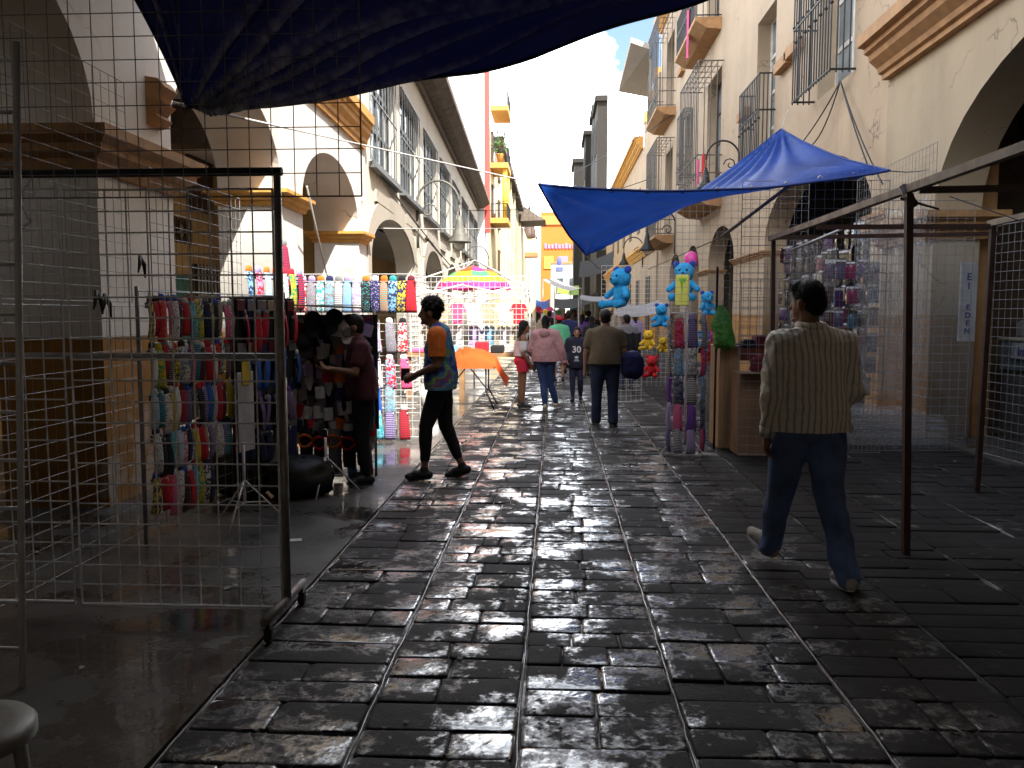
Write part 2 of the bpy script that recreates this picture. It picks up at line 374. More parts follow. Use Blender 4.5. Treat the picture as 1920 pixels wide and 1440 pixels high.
def sheet(name, x0, x1, y0, y1, z, mat, th=0.0):
    mb = MB()
    if th: mb.boxp(x0, x1, y0, y1, z - th, z)
    else: mb.add([(x0, y0, z), (x1, y0, z), (x1, y1, z), (x0, y1, z)], [(0, 1, 2, 3)])
    return tag(mb.build(name, mat), kind='structure')
sheet('ground', -3000, 3000, -60, 4000, -0.03, M_base)
STRIPS = [-1.40, -0.73, -0.13, 0.50, 1.20, 1.85, 2.55, 3.25, 3.95, 4.66]
rs = random.Random(3)
mb_wet = MB(); mb_mid = MB(); mb_dry = MB(); jm = MB(); jd = MB()
for si in range(len(STRIPS) - 1):
    mb = mb_wet if si < 4 else mb_mid if si == 4 else mb_dry
    xa, xb = STRIPS[si] + .009, STRIPS[si + 1] - .009
    y = 0.8 + rs.random() * .1
    while y < 46:
        far = y > 24
        hgt = rs.uniform(.17, .25) * (1 if not far else 1.0)
        n = rs.choice([1, 2, 2, 2, 2, 3]) if si < 5 else rs.choice([1, 2])
        cuts = [xa] + sorted(xa + (xb - xa) * ((k + 1) / n + rs.uniform(-.1, .1)) for k in range(n - 1)) + [xb]
        for k in range(n):
            x0, x1 = cuts[k] + rs.uniform(.001, .005), cuts[k + 1] - rs.uniform(.001, .005)
            y0, y1 = y + rs.uniform(.001, .006), y + hgt - rs.uniform(.001, .006)
            z = rs.uniform(-.004, .004); tx, ty = rs.gauss(0, .007), rs.gauss(0, .011)
            e = rs.uniform(.008, .018)
            def P(px, py, dz): return (px, py, z + tx * (px - x0) + ty * (py - y0) + dz)
            def jit(): return rs.uniform(-.004, .004)
            # outline with clipped corners, then a rounded shoulder
            k0 = [(x0 + e, y0), (x1 - e, y0), (x1, y0 + e), (x1, y1 - e), (x1 - e, y1), (x0 + e, y1), (x0, y1 - e), (x0, y0 + e)]
            k0 = [(a + jit(), b_ + jit()) for a, b_ in k0]; cx, cy = (x0 + x1) / 2, (y0 + y1) / 2
            def ring(s_, dz): return [P(cx + (a - cx) * (1 - s_ / max(.03, abs(a - cx)) if abs(a - cx) > .02 else 1), cy + (b_ - cy) * (1 - s_ / max(.03, abs(b_ - cy)) if abs(b_ - cy) > .02 else 1), dz) for a, b_ in k0]
            r0 = [P(a, b_, -.035) for a, b_ in k0]; r1 = ring(0, -.006); r2 = ring(.004, -.0015); r3 = ring(.014, 0.0)
            fs = []
            for q in range(3):
                for i in range(8):
                    j = (i + 1) % 8; fs.append((q * 8 + i, q * 8 + j, q * 8 + 8 + j, q * 8 + 8 + i))
            # gently dished top: centre point
            vs = r0 + r1 + r2 + r3 + [P(cx, cy, rs.uniform(-.0025, .002))]
            for i in range(8): fs.append((24 + i, 24 + (i + 1) % 8, 32))
            mb.add(vs, fs, True)
        y += hgt
for x in STRIPS[:-1]:
    # uneven mortar ridge along the street between two strips of stones
    pts = []; y = 0.8
    while y < 46:
        pts.append((x + rs.uniform(-.004, .004), y, -.003 + rs.uniform(-.003, .003), rs.uniform(.004, .009) if x in (-.73, -.13, .5) else rs.uniform(.003, .006))); y += rs.uniform(.06, .16)
    jj = jm if x < 1.3 else jd
    k = len(jj.v)
    for (px, py, pz, w) in pts: jj.v += [Vector((px - w, py, pz - .012)), Vector((px - w * .4, py, pz + .002)), Vector((px + w * .4, py, pz + .002)), Vector((px + w, py, pz - .012))]
    for i in range(len(pts) - 1):
        for j in range(3): a = k + i * 4 + j; jj.f.append([a, a + 1, a + 5, a + 4]); jj.sm.append(True)
pv = tag(mb_wet.build('street_paving', M_stone, fix=False), kind='structure')
tag(mb_dry.build('side_paving', M_dry, fix=False), kind='structure'); tag(mb_mid.build('damp_paving', M_mid, fix=False), kind='structure'); tag(jd.build('side_paving_joint', M_base, fix=False), kind='structure')
mo = tag(jm.build('paving_joint', M_mortar, fix=False), kind='structure')
sheet('street', -1.4, 4.66, 0.2, 46, -0.012, M_base)
sheet('street_far', -5.2, 4.66, 46, 130, -0.012, M_stone)
sheet('street_behind', -1.4, 4.66, -30, .8, -0.006, M_stone)
sheet('pavement', -9, -1.415, -30, 46, 0.004, M_walk, .03)
sheet('arcade_floor', 4.67, 11, -30, 46, 0.02, M_walk, .05)

# ------------------------------------------------------------------ small litter and gum on the paving
rl = random.Random(21); mb = MB()
for i in range(260):
    x, y = rl.uniform(-1.35, 4.5), rl.uniform(2.2, 16); r_ = rl.uniform(.006, .018); n_ = 7; a0_ = rl.random() * 6
    mb.add([(x, y, .0075)] + [(x + r_ * rl.uniform(.7, 1.2) * math.cos(a0_ + k * 6.283 / n_), y + r_ * rl.uniform(.7, 1.2) * math.sin(a0_ + k * 6.283 / n_), .005) for k in range(n_)], [(0, 1 + k, 1 + (k + 1) % n_) for k in range(n_)], True)
tag(mb.build('gum_spots', pbr('trodden gum', (.07, .065, .06), .7, .4)), kind='stuff')
mb = MB()
for i in range(70):
    x, y = rl.uniform(-3.2, 4.5), rl.uniform(2.5, 18); s_ = rl.uniform(.012, .035); a_ = rl.random() * 6; c_, d_ = math.cos(a_) * s_, math.sin(a_) * s_
    mb.add([(x + c_, y + d_, .012), (x - d_ * .6, y + c_ * .6, .02), (x - c_, y - d_, .011), (x + d_ * .6, y - c_ * .6, .013)], [(0, 1, 2, 3)])
tag(mb.build('litter', pbr('paper litter', (.4, .38, .34), .8, .4)), kind='stuff')
# ------------------------------------------------------------------ buildings
M_white = plaster('white lime plaster', (0.78, 0.75, 0.70), band=(0.42, 0.2, 0.035), bandz=1.38, stain=(0.38, 0.34, 0.3), stain_amt=0.4)
M_cream = plaster('cream plaster', (0.43, 0.345, 0.235), band=(0.40, 0.19, 0.04), bandz=1.55, stain=(0.28, 0.23, 0.17), stain_amt=0.55)
M_peach = plaster('peach plaster', (0.47, 0.355, 0.24), band=(0.5, 0.24, 0.05), bandz=1.55, stain=(0.27, 0.22, 0.17), stain_amt=0.75)
M_greyc = plaster('pale cream plaster', (0.70, 0.65, 0.55), stain=(0.45, 0.41, 0.35), stain_amt=0.5)
M_archg = plaster('grey beige plaster', (0.46, 0.41, 0.34), stain=(0.3, 0.27, 0.23), stain_amt=0.4)
M_yellow = plaster('ochre yellow plaster', (0.55, 0.38, 0.16), stain=(0.34, 0.25, 0.13), stain_amt=0.4)
M_orange = pbr('orange painted stone', (0.60, 0.30, 0.06), 0.7, 0.16, 5.0, 0.3, 25)
M_ochre = pbr('faded ochre stone', (0.38, 0.205, 0.085), 0.75, 0.2, 6.0, 0.35, 25)
M_wood = pbr('dark brown wood', (0.07, 0.04, 0.025), 0.6, 0.4, 9.0, 0.3, 40)
M_iron = pbr('black wrought iron', (0.012, 0.012, 0.013), 0.5, 0.3, 9.0, 0.1, 40)
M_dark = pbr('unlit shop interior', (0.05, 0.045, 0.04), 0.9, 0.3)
M_roof = pbr('brown eave boards', (0.14, 0.11, 0.085), 0.8, 0.4, 4.0, 0.4, 20)
M_bluegreen = pbr('teal painted metal', (0.05, 0.2, 0.18), 0.5)
def glass_mat(name, c, rough=0.08):
    m, t, b = node_mat(name); f = nramp(t, nnoise(t, 1.2, 3), 0.35, 0.65)
    t.links.new(nmix(t, f, tuple(x * .5 for x in c), c), b.inputs['Base Color']); b.inputs['Roughness'].default_value = rough
    b.inputs['Specular IOR Level'].default_value = 0.9; nbump(t, b, nnoise(t, 2.5, 2), 0.08, 0.05); MATS[name] = m; return m
M_pane = glass_mat('window glass', (0.10, 0.13, 0.16)); M_paneg = glass_mat('dusty window glass', (0.22, 0.26, 0.28), 0.25)
M_frame = pbr('grey window frame', (0.1, 0.11, 0.115), 0.5)
M_whitewin = pbr('white window paint', (0.6, 0.58, 0.52), 0.5)

CAP = [(0, 0), (.06, 0), (.09, .06), (.09, .10), (.17, .14), (.17, .20), (.25, .25), (.25, .33), (0, .33)]
def capital(parent, x0, x1, y0, y1, z, mat, name='capital', sc=1.0, faces='all'):
    """stepped moulded band round a rectangular pier"""
    mb = MB(); pr = [(u * sc, v * sc) for u, v in CAP]
    k = 0
    rings = []
    for (o, h) in pr[:-1]:
        rings.append([(x0 - o, y0 - o, z + h), (x1 + o, y0 - o, z + h), (x1 + o, y1 + o, z + h), (x0 - o, y1 + o, z + h)])
    vs = [p for r_ in rings for p in r_]; fs = []
    for a in range(len(rings) - 1):
        for i in range(4): j = (i + 1) % 4; fs.append((a * 4 + i, a * 4 + j, a * 4 + 4 + j, a * 4 + 4 + i))
    fs.append((0, 3, 2, 1)); n = len(rings) - 1; fs.append((n * 4, n * 4 + 1, n * 4 + 2, n * 4 + 3))
    mb.add(vs, fs); return mb.build(name, mat, parent)

# ---- near arcade on the left
LX = lambda y: -3.6 - (y - 6.5) * 0.0172          # its street face
B = thing('arcade_building', (LX(6), 8, 0), 'white plastered arcade with orange capitals and ochre base behind the sock stall', 'building')
def L(y): return (LX(y), y)
fy0 = -14.0
T = lambda y: (Vector((*L(y), 0)) - Vector((*L(fy0), 0))).length
w = facade('wall', M_white, B, L(fy0), L(16.55), 0, 7.6,
    [(T(-11.5), T(-6.6), 3.0, 1.3), (T(-5.2), T(-.0), 3.0, 1.3), (T(1.6), T(6.42), 3.06, 1.32), (T(7.78), T(11.1), 3.3, 0.98), (T(12.1), T(15.85), 3.22, 0.98)],
    [(T(12.9), T(13.9), 5.7, 7.2), (T(9.0), T(10.0), 5.7, 7.2), (T(5), T(6), 5.7, 7.2)], .86, -1)
for (ya, yb, z, mt) in ((6.42, 7.78, 2.67, M_ochre), (11.1, 12.1, 3.02, M_orange), (15.85, 16.5, 2.93, M_orange)):
    capital(B, LX(ya) - .855, LX(yb) - .002, ya, yb, z, mt, sc=1.0 if mt is M_ochre else .62)
CORN = [(0, 0), (.10, 0), (.10, .07), (.15, .09), (.17, .16), (.28, .26), (.30, .34), (.36, .37), (.36, .44), (.45, .46), (.45, .62), (0, .66)]
profile('cornice', M_orange, B, (LX(8.3) + .003, 8.3), (LX(16.4) + .003, 16.4), [(u * .5, v + 4.78) for u, v in CORN], -1)
# scrolled bracket on the shaded pier
mb = MB(); sp = []
for i in range(15): t = math.pi * 1.5 * i / 14 - .6; sp.append((.13 + .16 * math.cos(t) * (1 - i * .03), .62 + .15 * math.sin(t)))
poly = [(0, .0), (.12, .02), (.2, .12), (.13, .2), (.17, .26), (.27, .36), (.17, .42), (.2, .5), (.3, .62), (.2, .76), (0, .8)]
mb.prism(poly, lambda u, v, w_: (LX(7.5) + u * .6, 7.3 + w_, 3.24 + v * .52), 0, .26)
mb.build('scroll_bracket', M_ochre, B)
# plain yellow pilaster of the upper storey
mb = MB(); mb.boxp(LX(15.4) + .002, LX(15.4) + .09, 14.9, 15.5, 5.46, 7.6); mb.build('pilaster', M_yellow, B)
# arcade interior
mb = MB(); mb.boxp(-7.0, -6.8, -14, 17, 0, 5.2); mb.build('inner_wall', M_yellow, B)
mb = MB(); mb.boxp(-6.8, LX(16) - .99, -14, 17, 4.5, 4.7); mb.build('arcade_ceiling', M_white, B)
mb = MB(); mb.boxp(-6.79, -4.68, 16.3, 16.6, 0, 4.5); mb.build('end_wall', M_yellow, B)
mb = MB(); mb.boxp(-6.79, -4.6, 11.35, 11.75, 3.9, 4.495); mb.build('ceiling_beam', M_wood, B)
mb = MB(); mb.boxp(-6.79, -6.72, 15.15, 16.2, 3.5, 4.49); mb.build('window', M_wood, B)
mb = MB(); mb.boxp(-6.79, -6.7, 14.15, 15.0, 0, 2.25); mb.build('door', M_bluegreen, B)
mb = MB(); mb.boxp(-6.79, -6.7, 15.3, 16.25, 1.1, 2.5); gw = mb.build('window', M_dark, B)
mb = MB()
for i in range(7): mb.boxp(-6.69, -6.67, 15.3 + i * .155, 15.32 + i * .155, 1.1, 2.5)
for i in range(6): mb.boxp(-6.695, -6.68, 15.3, 16.25, 1.1 + i * .27, 1.12 + i * .27)
mb.build('window_grille', M_whitewin, gw)
sgn = thing('wall_sign', (-6.77, 14.75, 3.1), 'brown letters NICRI on the ochre inner wall of the left arcade', 'sign')
me = text_mesh('NICRI', .62, .03, bold=.012); xform(me, Matrix.Translation((0, -.42, -.24)) @ Matrix.Rotation(R(90), 4, 'Z') @ Matrix.Rotation(R(90), 4, 'X') @ Matrix.Scale(.58, 4, (1, 0, 0))); link('lettering', me, M_wood, sgn)

# ---- pale building with arched ground floor and tall windows
GX = lambda y: -3.80 - (y - 16.5) * 0.0325
G = thing('arched_building', (GX(16.6), 17, 0), 'pale cream two storey building with grey ringed arches and a row of tall grey windows', 'building')
def g(y): return (GX(y), y)
TG = lambda y: (Vector((*g(y), 0)) - Vector((*g(16.6), 0))).length
arcs = [(17.0, 23.6, 2.75, 1.05), (26.0, 31.2, 2.7, 1.0), (33.5, 38.5, 2.7, 1.0), (41, 46, 2.7, 1.0)]
wins = [(17.25, 20.5), (21.3, 24.9), (26.1, 29.8), (30.9, 34.7), (36, 39.6), (41, 45), (46.2, 49.5), (50.4, 53.2)]
facade('wall', M_greyc, G, g(16.6), g(54), 0, 8.2, [(TG(a), TG(b_), c, d) for a, b_, c, d in arcs], [(TG(a), TG(b_), 4.75, 7.35) for a, b_ in wins], .5, -1)
for (a, b_, zs, rise) in arcs[:2]:
    # flat raised ring round each arch
    o_ = [(TG(a), 0)] + arch_pts(TG(a), TG(b_), zs, rise) + [(TG(b_), 0), (TG(b_) + .55, 0)] + arch_pts(TG(a) - .55, TG(b_) + .55, zs, rise + .5)[::-1] + [(TG(a) - .55, 0)]
    if a == 17.0: o_ = [(max(u, .02), v) for u, v in o_]
    me = fill2d(o_, [], .05); d_ = Vector((GX(54) - GX(16.6), 37.4, 0)).normalized(); P0 = Vector((*g(16.6), 0))
    for v in me.vertices:
        v.co = P0 + d_ * v.co.x + Vector((0, 0, v.co.y)) + Vector((d_.y, -d_.x, 0)) * (v.co.z + .027) - G.location
    bm = bmesh.new(); bm.from_mesh(me); bmesh.ops.recalc_face_normals(bm, faces=bm.faces); bm.to_mesh(me); bm.free()
    link('arch_ring', me, M_archg, G)
for (a, b_) in wins:
    mb = MB(); x = lambda y, dx: GX(y) + dx
    n = 4
    for i in range(n + 1):
        y = a + (b_ - a) * i / n; mb.boxp(x(y, -.22), x(y, -.14), y - .05, y + .05, 4.76, 7.34)
    for z in (4.78, 5.6, 6.5, 7.3): mb.add([(x(yy, dx), yy, zz) for yy in (a, b_) for dx in (-.2, -.14) for zz in (z - .04, z + .04)], [(0, 1, 3, 2), (4, 6, 7, 5), (0, 4, 5, 1), (2, 3, 7, 6), (0, 2, 6, 4), (1, 5, 7, 3)])
    wf = mb.build('window', M_frame, G)
    mb = MB(); mb.add([(x(a, -.18), a, 4.75), (x(b_, -.18), b_, 4.75), (x(b_, -.18), b_, 7.35), (x(a, -.18), a, 7.35)], [(0, 1, 2, 3)])
    mb.build('pane', M_pane, wf)
    mb = MB(); mb.add([(x(yy, dx), yy, zz) for yy in (a - .2, b_ + .2) for dx in (.004, .16) for zz in (4.56, 4.68)], [(0, 1, 3, 2), (4, 6, 7, 5), (0, 4, 5, 1), (2, 3, 7, 6), (0, 2, 6, 4), (1, 5, 7, 3)])
    mb.build('sill', M_frame, wf)
    mb = MB()
    for i in range(9):
        y = a + .1 + (b_ - a - .2) * i / 8; mb.boxp(x(y, .04), x(y, .06), y - .012, y + .012, 4.7, 7.3)
    for z in (4.75, 6.05, 7.28): mb.add([(x(yy, dx), yy, zz) for yy in (a, b_) for dx in (.035, .065) for zz in (z - .015, z + .015)], [(0, 1, 3, 2), (4, 6, 7, 5), (0, 4, 5, 1), (2, 3, 7, 6), (0, 2, 6, 4), (1, 5, 7, 3)])
    mb.build('window_grille', M_frame, wf)
for a in range(8):
    ya = 17.6 + a * 4.3; mb = MB(); mb.add([(GX(yy) + dx, yy, zz) for yy in (ya, ya + 2.2) for dx in (.004, .06) for zz in (3.95, 4.2)], [(0, 1, 3, 2), (4, 6, 7, 5), (0, 4, 5, 1), (2, 3, 7, 6), (0, 2, 6, 4), (1, 5, 7, 3)]); mb.build('wall_plaque', M_archg, G)
profile('eave', M_roof, G, g(16.6), (GX(54.3), 54.3), [(-.4, 8.202), (.12, 8.202), (.12, 8.38), (.45, 8.42), (.78, 8.66), (.78, 8.86), (-.4, 9.2)], -1)
mb = MB(); mb.boxp(-8, -7.8, 16.7, 54, 0, 4.6); mb.build('inner_wall', M_yellow, G)
mb = MB(); mb.boxp(-7.79, -5.6, 16.7, 54, 4.0, 4.2); mb.build('arcade_ceiling', M_archg, G)
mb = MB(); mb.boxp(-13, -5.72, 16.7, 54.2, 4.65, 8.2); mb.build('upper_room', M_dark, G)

# ---- white slab wall with its red strip, then the balconied house
Wt = thing('white_tower', (-6, 56, 0), 'tall blank white building with a red strip down its corner', 'building')
mb = MB(); mb.boxp(-11, -4.62, 54.5, 57.8, 0, 22); mb.build('wall', M_white if False else pbr('bright white wall', (.8, .79, .76), .8, .05, 1.0, .1), Wt)
mb = MB(); mb.boxp(-4.62, -4.3, 54.7, 55.3, 6.9, 20); mb.build('corner_strip', pbr('red painted strip', (.52, .06, .045), .5, .1), Wt)
Yb = thing('balconied_house', (-4.6, 62, 0), 'yellow and cream house with stacked orange balconies down the left of the street', 'building')
M_ycream = plaster('yellowed cream plaster', (.66, .56, .34), stain=(.4, .32, .2), stain_amt=.6)
mb = MB(); mb.boxp(-10, -4.55, 58, 104, 0, 14.5); mb.build('wall', M_ycream, Yb)
M_yel = pbr('yellow paint', (.72, .46, .05), .6, .15)
for z in (7.9, 11.7, 15.6):
    mb = MB(); mb.boxp(-4.54, -3.3, 58.5, 62.5, z, z + .35); bal = mb.build('balcony', M_orange, Yb)
    mb = MB()
    for i in range(9): mb.boxp(-3.36, -3.32, 58.6 + i * .48, 58.64 + i * .48, z + .36, z + 1.3)
    for i in range(5): mb.boxp(-4.5 + i * .28, -4.46 + i * .28, 58.55, 58.59, z + .36, z + 1.3)
    mb.boxp(-3.37, -3.31, 58.5, 62.5, z + 1.3, z + 1.36); mb.boxp(-4.5, -3.38, 58.53, 58.6, z + 1.3, z + 1.36); mb.build('railing', M_iron, bal)
for (y, z) in ((58.9, 8.3), (61.8, 8.3)):
    mb = MB(); mb.lathe([(.17, 0), (.17, 3.4)], (-3.55, y, z), 10); mb.build('column', M_yel, Yb)
for (y, z) in ((59.5, 12.2), (66, 12), (71, 12), (77, 12), (84, 12), (66, 8.3), (71, 8.3), (77, 8.3), (84, 8.3), (92, 8.3), (66, 4.4), (71, 4.4), (77, 4.4), (84, 4.4), (59.5, 8.5)):
    mb = MB(); mb.boxp(-4.54, -4.4, y, y + 1.7, z, z + 2.2); f_ = mb.build('window', M_wood, Yb)
    mb = MB(); mb.boxp(-4.39, -4.36, y + .2, y + 1.5, z + .2, z + 2.0); mb.build('pane', M_pane, f_)
for y in (68.6, 74, 80.5, 88):
    mb = MB(); mb.boxp(-4.54, -4.2, y, y + .6, .3, 14.6); mb.build('pilaster', M_ycream, Yb)
mb = MB(); mb.boxp(-4.54, -3.9, 63, 104, 14.2, 14.8); mb.build('roof_edge', M_roof, Yb)
for i in range(12): pass
Bl = thing('narrow_house', (-4.5, 106, 0), 'narrow house with a brown jutting roof at the far end of the left row', 'building')
mb = MB(); mb.boxp(-10, -4.3, 105, 140, 0, 13); mb.build('wall', M_ycream, Bl)
mb = MB(); mb.prism([(-10, 12.9), (-1.2, 13.2), (-4, 15.0), (-10, 15.5)], lambda u, v, w_: (u, w_, v), 104.6, 112); mb.build('roof', M_roof, Bl)
mb = MB(); mb.boxp(-4.29, -2.4, 118, 121, 9.6, 10.2); mb.build('awning', M_ochre, Bl)

# ---- orange building closing the street, white houses and a mast in front of it
Ob = thing('orange_building', (2, 150, 0), 'bright orange building closing the end of the street', 'building')
M_bright = pbr('bright orange wall', (.52, .14, .012), .7, .08, .3); M_pinkl = pbr('pink letters', (.5, .2, .4), .6)
mb = MB(); mb.boxp(-2.6, 14, 150, 158, 0, 19.6); mb.build('wall', M_bright, Ob)
mb = MB(); mb.boxp(-2.7, 14, 149.7, 149.99, 17.4, 19.0); mb.build('band', pbr('deep orange band', (.68, .22, .05), .7), Ob)
mb = MB()
for i in range(12): mb.boxp(-1.9 + i * .62, -1.5 + i * .62, 149.75, 149.99, 13.2, 13.9 + .2 * (i % 3 == 0))
mb.build('lettering', M_pinkl, Ob)
for i in range(3): mb = MB(); mb.boxp(-2 + i * 2.6, -.3 + i * 2.6, 149.8, 149.99, 9.6, 11.8); mb.build('window', M_pinkl if i == 1 else M_yel, Ob)
Wh = thing('white_house', (2, 128, 0), 'low white house in front of the orange building', 'building')
M_wbr = pbr('white wall', (.8, .79, .77), .8, .05)
mb = MB(); mb.boxp(-.6, 9, 128, 136, 0, 9.2); mb.build('wall', M_wbr, Wh)
mb = MB(); mb.boxp(-.7, 9.1, 127.8, 136, 9.2, 9.5); mb.build('roof', M_ochre, Wh)
for i in range(3): mb = MB(); mb.boxp(.2 + i * 2, 1.3 + i * 2, 127.9, 127.99, 4.6, 7); mb.build('window', M_pane, Wh)
Cs = thing('stone_steeple', (-3.9, 140, 0), 'slim yellowish church steeple beside the orange building', 'tower')
mb = MB(); mb.boxp(-5.6, -3.2, 141, 143.4, 0, 14.2); mb.build('shaft', M_ycream, Cs)
mb = MB(); mb.lathe([(1.5, 14.2), (1.1, 15.2), (.9, 16.4), (.35, 17.4), (.15, 19.8)], (-4.4, 142.2, 0), 8); mb.build('spire', M_wood, Cs)

# ---- right: portico block
RX = 4.65
P = thing('portico_building', (RX, 8, 0), 'cream building with one huge arch and a heavy ochre cornice on the right', 'building')
facade('wall', M_cream, P, (RX, -14), (RX, 12.15), 0, 14.4, [(2.0, 8.6, 2.8, 1.7), (9.6, 16.2, 2.8, 1.7), (17.75, 24.55, 2.8, 1.72)], [], .56, 1)
profile('cornice', M_ochre, P, (RX - .003, -14), (RX - .003, 12.13), [(u, v * .95 + 4.82) for u, v in CORN], 1)
capital(P, RX + .002, RX + .555, 10.56, 12.1, 2.48, M_ochre)
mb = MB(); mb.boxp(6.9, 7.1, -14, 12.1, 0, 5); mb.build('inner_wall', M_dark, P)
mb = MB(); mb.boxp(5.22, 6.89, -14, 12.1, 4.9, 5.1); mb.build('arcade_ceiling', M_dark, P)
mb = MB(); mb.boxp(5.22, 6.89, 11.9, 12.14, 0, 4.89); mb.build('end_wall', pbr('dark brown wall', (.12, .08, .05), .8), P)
mb = MB(); mb.boxp(5.24, 5.5, 10.75, 11.0, 0, 4.0); mb.build('door_jamb', M_ochre, P)
mb = MB()
for i in range(26): mb.boxp(6.84, 6.89, 5, 11.5, 2.1 + i * .07, 2.15 + i * .07)
mb.build('shutter', pbr('dark green shutter', (.03, .07, .045), .5), P)
gs = thing('shop_sign', (6.3, 10.6, 4.3), 'dark green shop sign reading RELOJERIA under the right arch', 'sign')
mb = MB(); mb.boxp(6.35, 6.43, 7.6, 12.0, 3.85, 4.75); mb.build('board', pbr('dark green board', (.012, .05, .03), .5), gs)
M_pale = pbr('pale green letters', (.18, .26, .22), .6); M_gold = pbr('gold letters', (.26, .2, .05), .6)
FT = Matrix.Rotation(R(-90), 4, 'Z') @ Matrix.Rotation(R(90), 4, 'X')      # lettering that faces -X
for (s_, z, mt, sz) in (('RELOJERIA', 4.36, M_pale, .36), ('"La Perla"', 3.98, M_gold, .34)):
    me = text_mesh(s_, sz, .02, bold=.008); xform(me, Matrix.Translation((.04, .75, z - 4.3)) @ FT); link('lettering', me, mt, gs)
mb = MB(); mb.boxp(6.31, 6.345, 11.5, 11.96, 3.98, 4.5); mb.build('picture_panel', pbr('faded orange panel', (.2, .1, .05), .6), gs)

# ---- right: long peach building
Q = thing('balcony_building', (RX + .06, 25, 0), 'long peach plaster building with iron balconies above arched shops', 'building')
QX = RX + .06; q = lambda y: y - 12.16
doors1 = [(13.75, 15.55, 5.4, 8.7), (18.55, 20.2, 5.05, 8.3), (24.4, 26.6, 5.0, 8.6), (34.2, 36.2, 4.75, 8.3)]
slits = [(29.4, 30.9, 6.2, 8.6), (29.6, 31.2, 10.6, 13.3)]
doors2 = [(13.9, 15.4, 10.2, 13.0), (18.6, 20.2, 10.2, 13.0), (25.0, 27.0, 10.1, 13.2), (34.2, 36.4, 9.75, 12.9)]
facade('wall', M_peach, Q, (QX, 12.16), (QX, 38.4), 0, 14.4,
    [(q(12.75), q(19.1), 3.1, 1.28), (q(22.3), q(26.0), 3.0, 1.05), (q(27.6), q(30.4), 2.9, 1.0), (q(31.6), q(34.6), 2.9, 1.0)],
    [(q(a), q(b_), c, d) for a, b_, c, d in doors1 + slits + doors2], .5, 1)
profile('cornice', M_orange, Q, (QX - .003, 12.16), (QX - .003, 38.4), [(u * .8, v * .8 + 14.0) for u, v in CORN], 1)
capital(Q, QX + .002, QX + .495, 19.12, 22.28, 2.85, M_ochre, sc=.42)
capital(Q, QX + .002, QX + .495, 26.02, 27.58, 2.78, M_ochre, sc=.42)
capital(Q, QX + .002, QX + .495, 12.17, 12.74, 2.85, M_ochre, sc=.5)
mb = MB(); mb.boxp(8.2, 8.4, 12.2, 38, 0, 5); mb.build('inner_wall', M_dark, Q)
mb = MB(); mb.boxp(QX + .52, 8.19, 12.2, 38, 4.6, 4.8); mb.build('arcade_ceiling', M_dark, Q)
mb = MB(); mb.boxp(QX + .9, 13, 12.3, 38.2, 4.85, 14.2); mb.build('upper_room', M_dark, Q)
mb = MB(); mb.boxp(QX + .01, 13, 38.15, 38.39, 0, 14.35); mb.build('end_wall', M_peach, Q)
for (y, z) in ((16.4, 6.6), (12.75, 6.55), (17.2, 6.55), (20.7, 6.35), (13.0, 10.1), (31.2, 6.0), (31.3, 10.4)):
    mb = MB(); mb.boxp(QX - .16, QX - .003, y, y + .9, z, z + .2); mb.build('ledge', M_ochre, Q)
def french_window(a, b_, c, d, mt):
    mb = MB()
    for y in (a, (a + b_) / 2, b_): mb.boxp(QX + .3, QX + .38, max(a, y - .06), min(b_, y + .06), c, d)
    for z in [c + (d - c) * i / 4 for i in range(5)]: mb.boxp(QX + .31, QX + .37, a, b_, max(c, z - .04), min(d, z + .04))
    f_ = mb.build('window', mt, Q)
    mb = MB(); mb.boxp(QX + .335, QX + .345, a, b_, c, d); mb.build('pane', M_paneg, f_)
for i, (a, b_, c, d) in enumerate(doors1 + slits + doors2): french_window(a, b_, c, d, M_whitewin if i < 2 else M_wood)
M_cage = pbr('weathered grey grille', (.10, .095, .088), .6, .3, 9)
def balcony(y0, y1, z0, h, out, slab=True, cage=None, nb=None):
    """iron rail with knobs, on a slab; cage = height of a full grille"""
    top = None
    if slab:
        mb = MB(); mb.prism([(0, -.34), (-out * .55, -.30), (-out, -.1), (-out, .0), (0, .0)], lambda u, v, w_: (QX - .003 + u, w_, z0 + v), y0, y1); top = mb.build('balcony_slab', M_ochre, Q)
    mb = MB(); H = cage or h; xo = QX - out + .05
    nb = nb or max(5, int((y1 - y0) / (.27 if cage else .19)))
    for i in range(nb + 1):
        y = y0 + .04 + (y1 - y0 - .08) * i / nb; mb.tube((xo, y, z0 + .01), (xo, y, z0 + H), .014, 5)
        zk = z0 + h * (.45 + .12 * (i % 2)); mb.ball((xo, y, zk), .032, 6, 4)
    for y in (y0 + .04, y1 - .04):
        for k in range(1, 4): x = QX - (out - .05) * k / 4; mb.tube((x, y, z0 + .01), (x, y, z0 + H), .014, 5)
    for z in [z0 + .06, z0 + h, z0 + h * .55] + ([z0 + H] if cage else []):
        mb.tube((xo, y0 + .02, z), (xo, y1 - .02, z), .02, 5)
        for y in (y0 + .04, y1 - .04): mb.tube((xo, y, z), (QX - .003, y, z), .02, 5)
    if cage:
        for k in range(7): y = y0 + .04 + (y1 - y0 - .08) * k / 6; mb.tube((xo, y, z0 + H), (QX - .003, y, z0 + H), .012, 4)
        for k in range(1, 5): x = QX - (out - .05) * k / 5; mb.tube((x, y0 + .04, z0 + H), (x, y1 - .04, z0 + H), .012, 4)
    mb.build('balcony_railing', M_iron if not cage else M_cage, Q)
balcony(13.6, 15.75, 5.35, 2.4, .45, slab=False, nb=15)
balcony(18.4, 20.4, 5.0, 1.7, .4, slab=False, nb=12)
balcony(24.1, 27.6, 4.95, 1.1, .75, cage=3.7)
balcony(24.6, 28.6, 10.0, 1.2, .75)
balcony(33.6, 37.4, 4.7, 1.1, .75, cage=3.8)
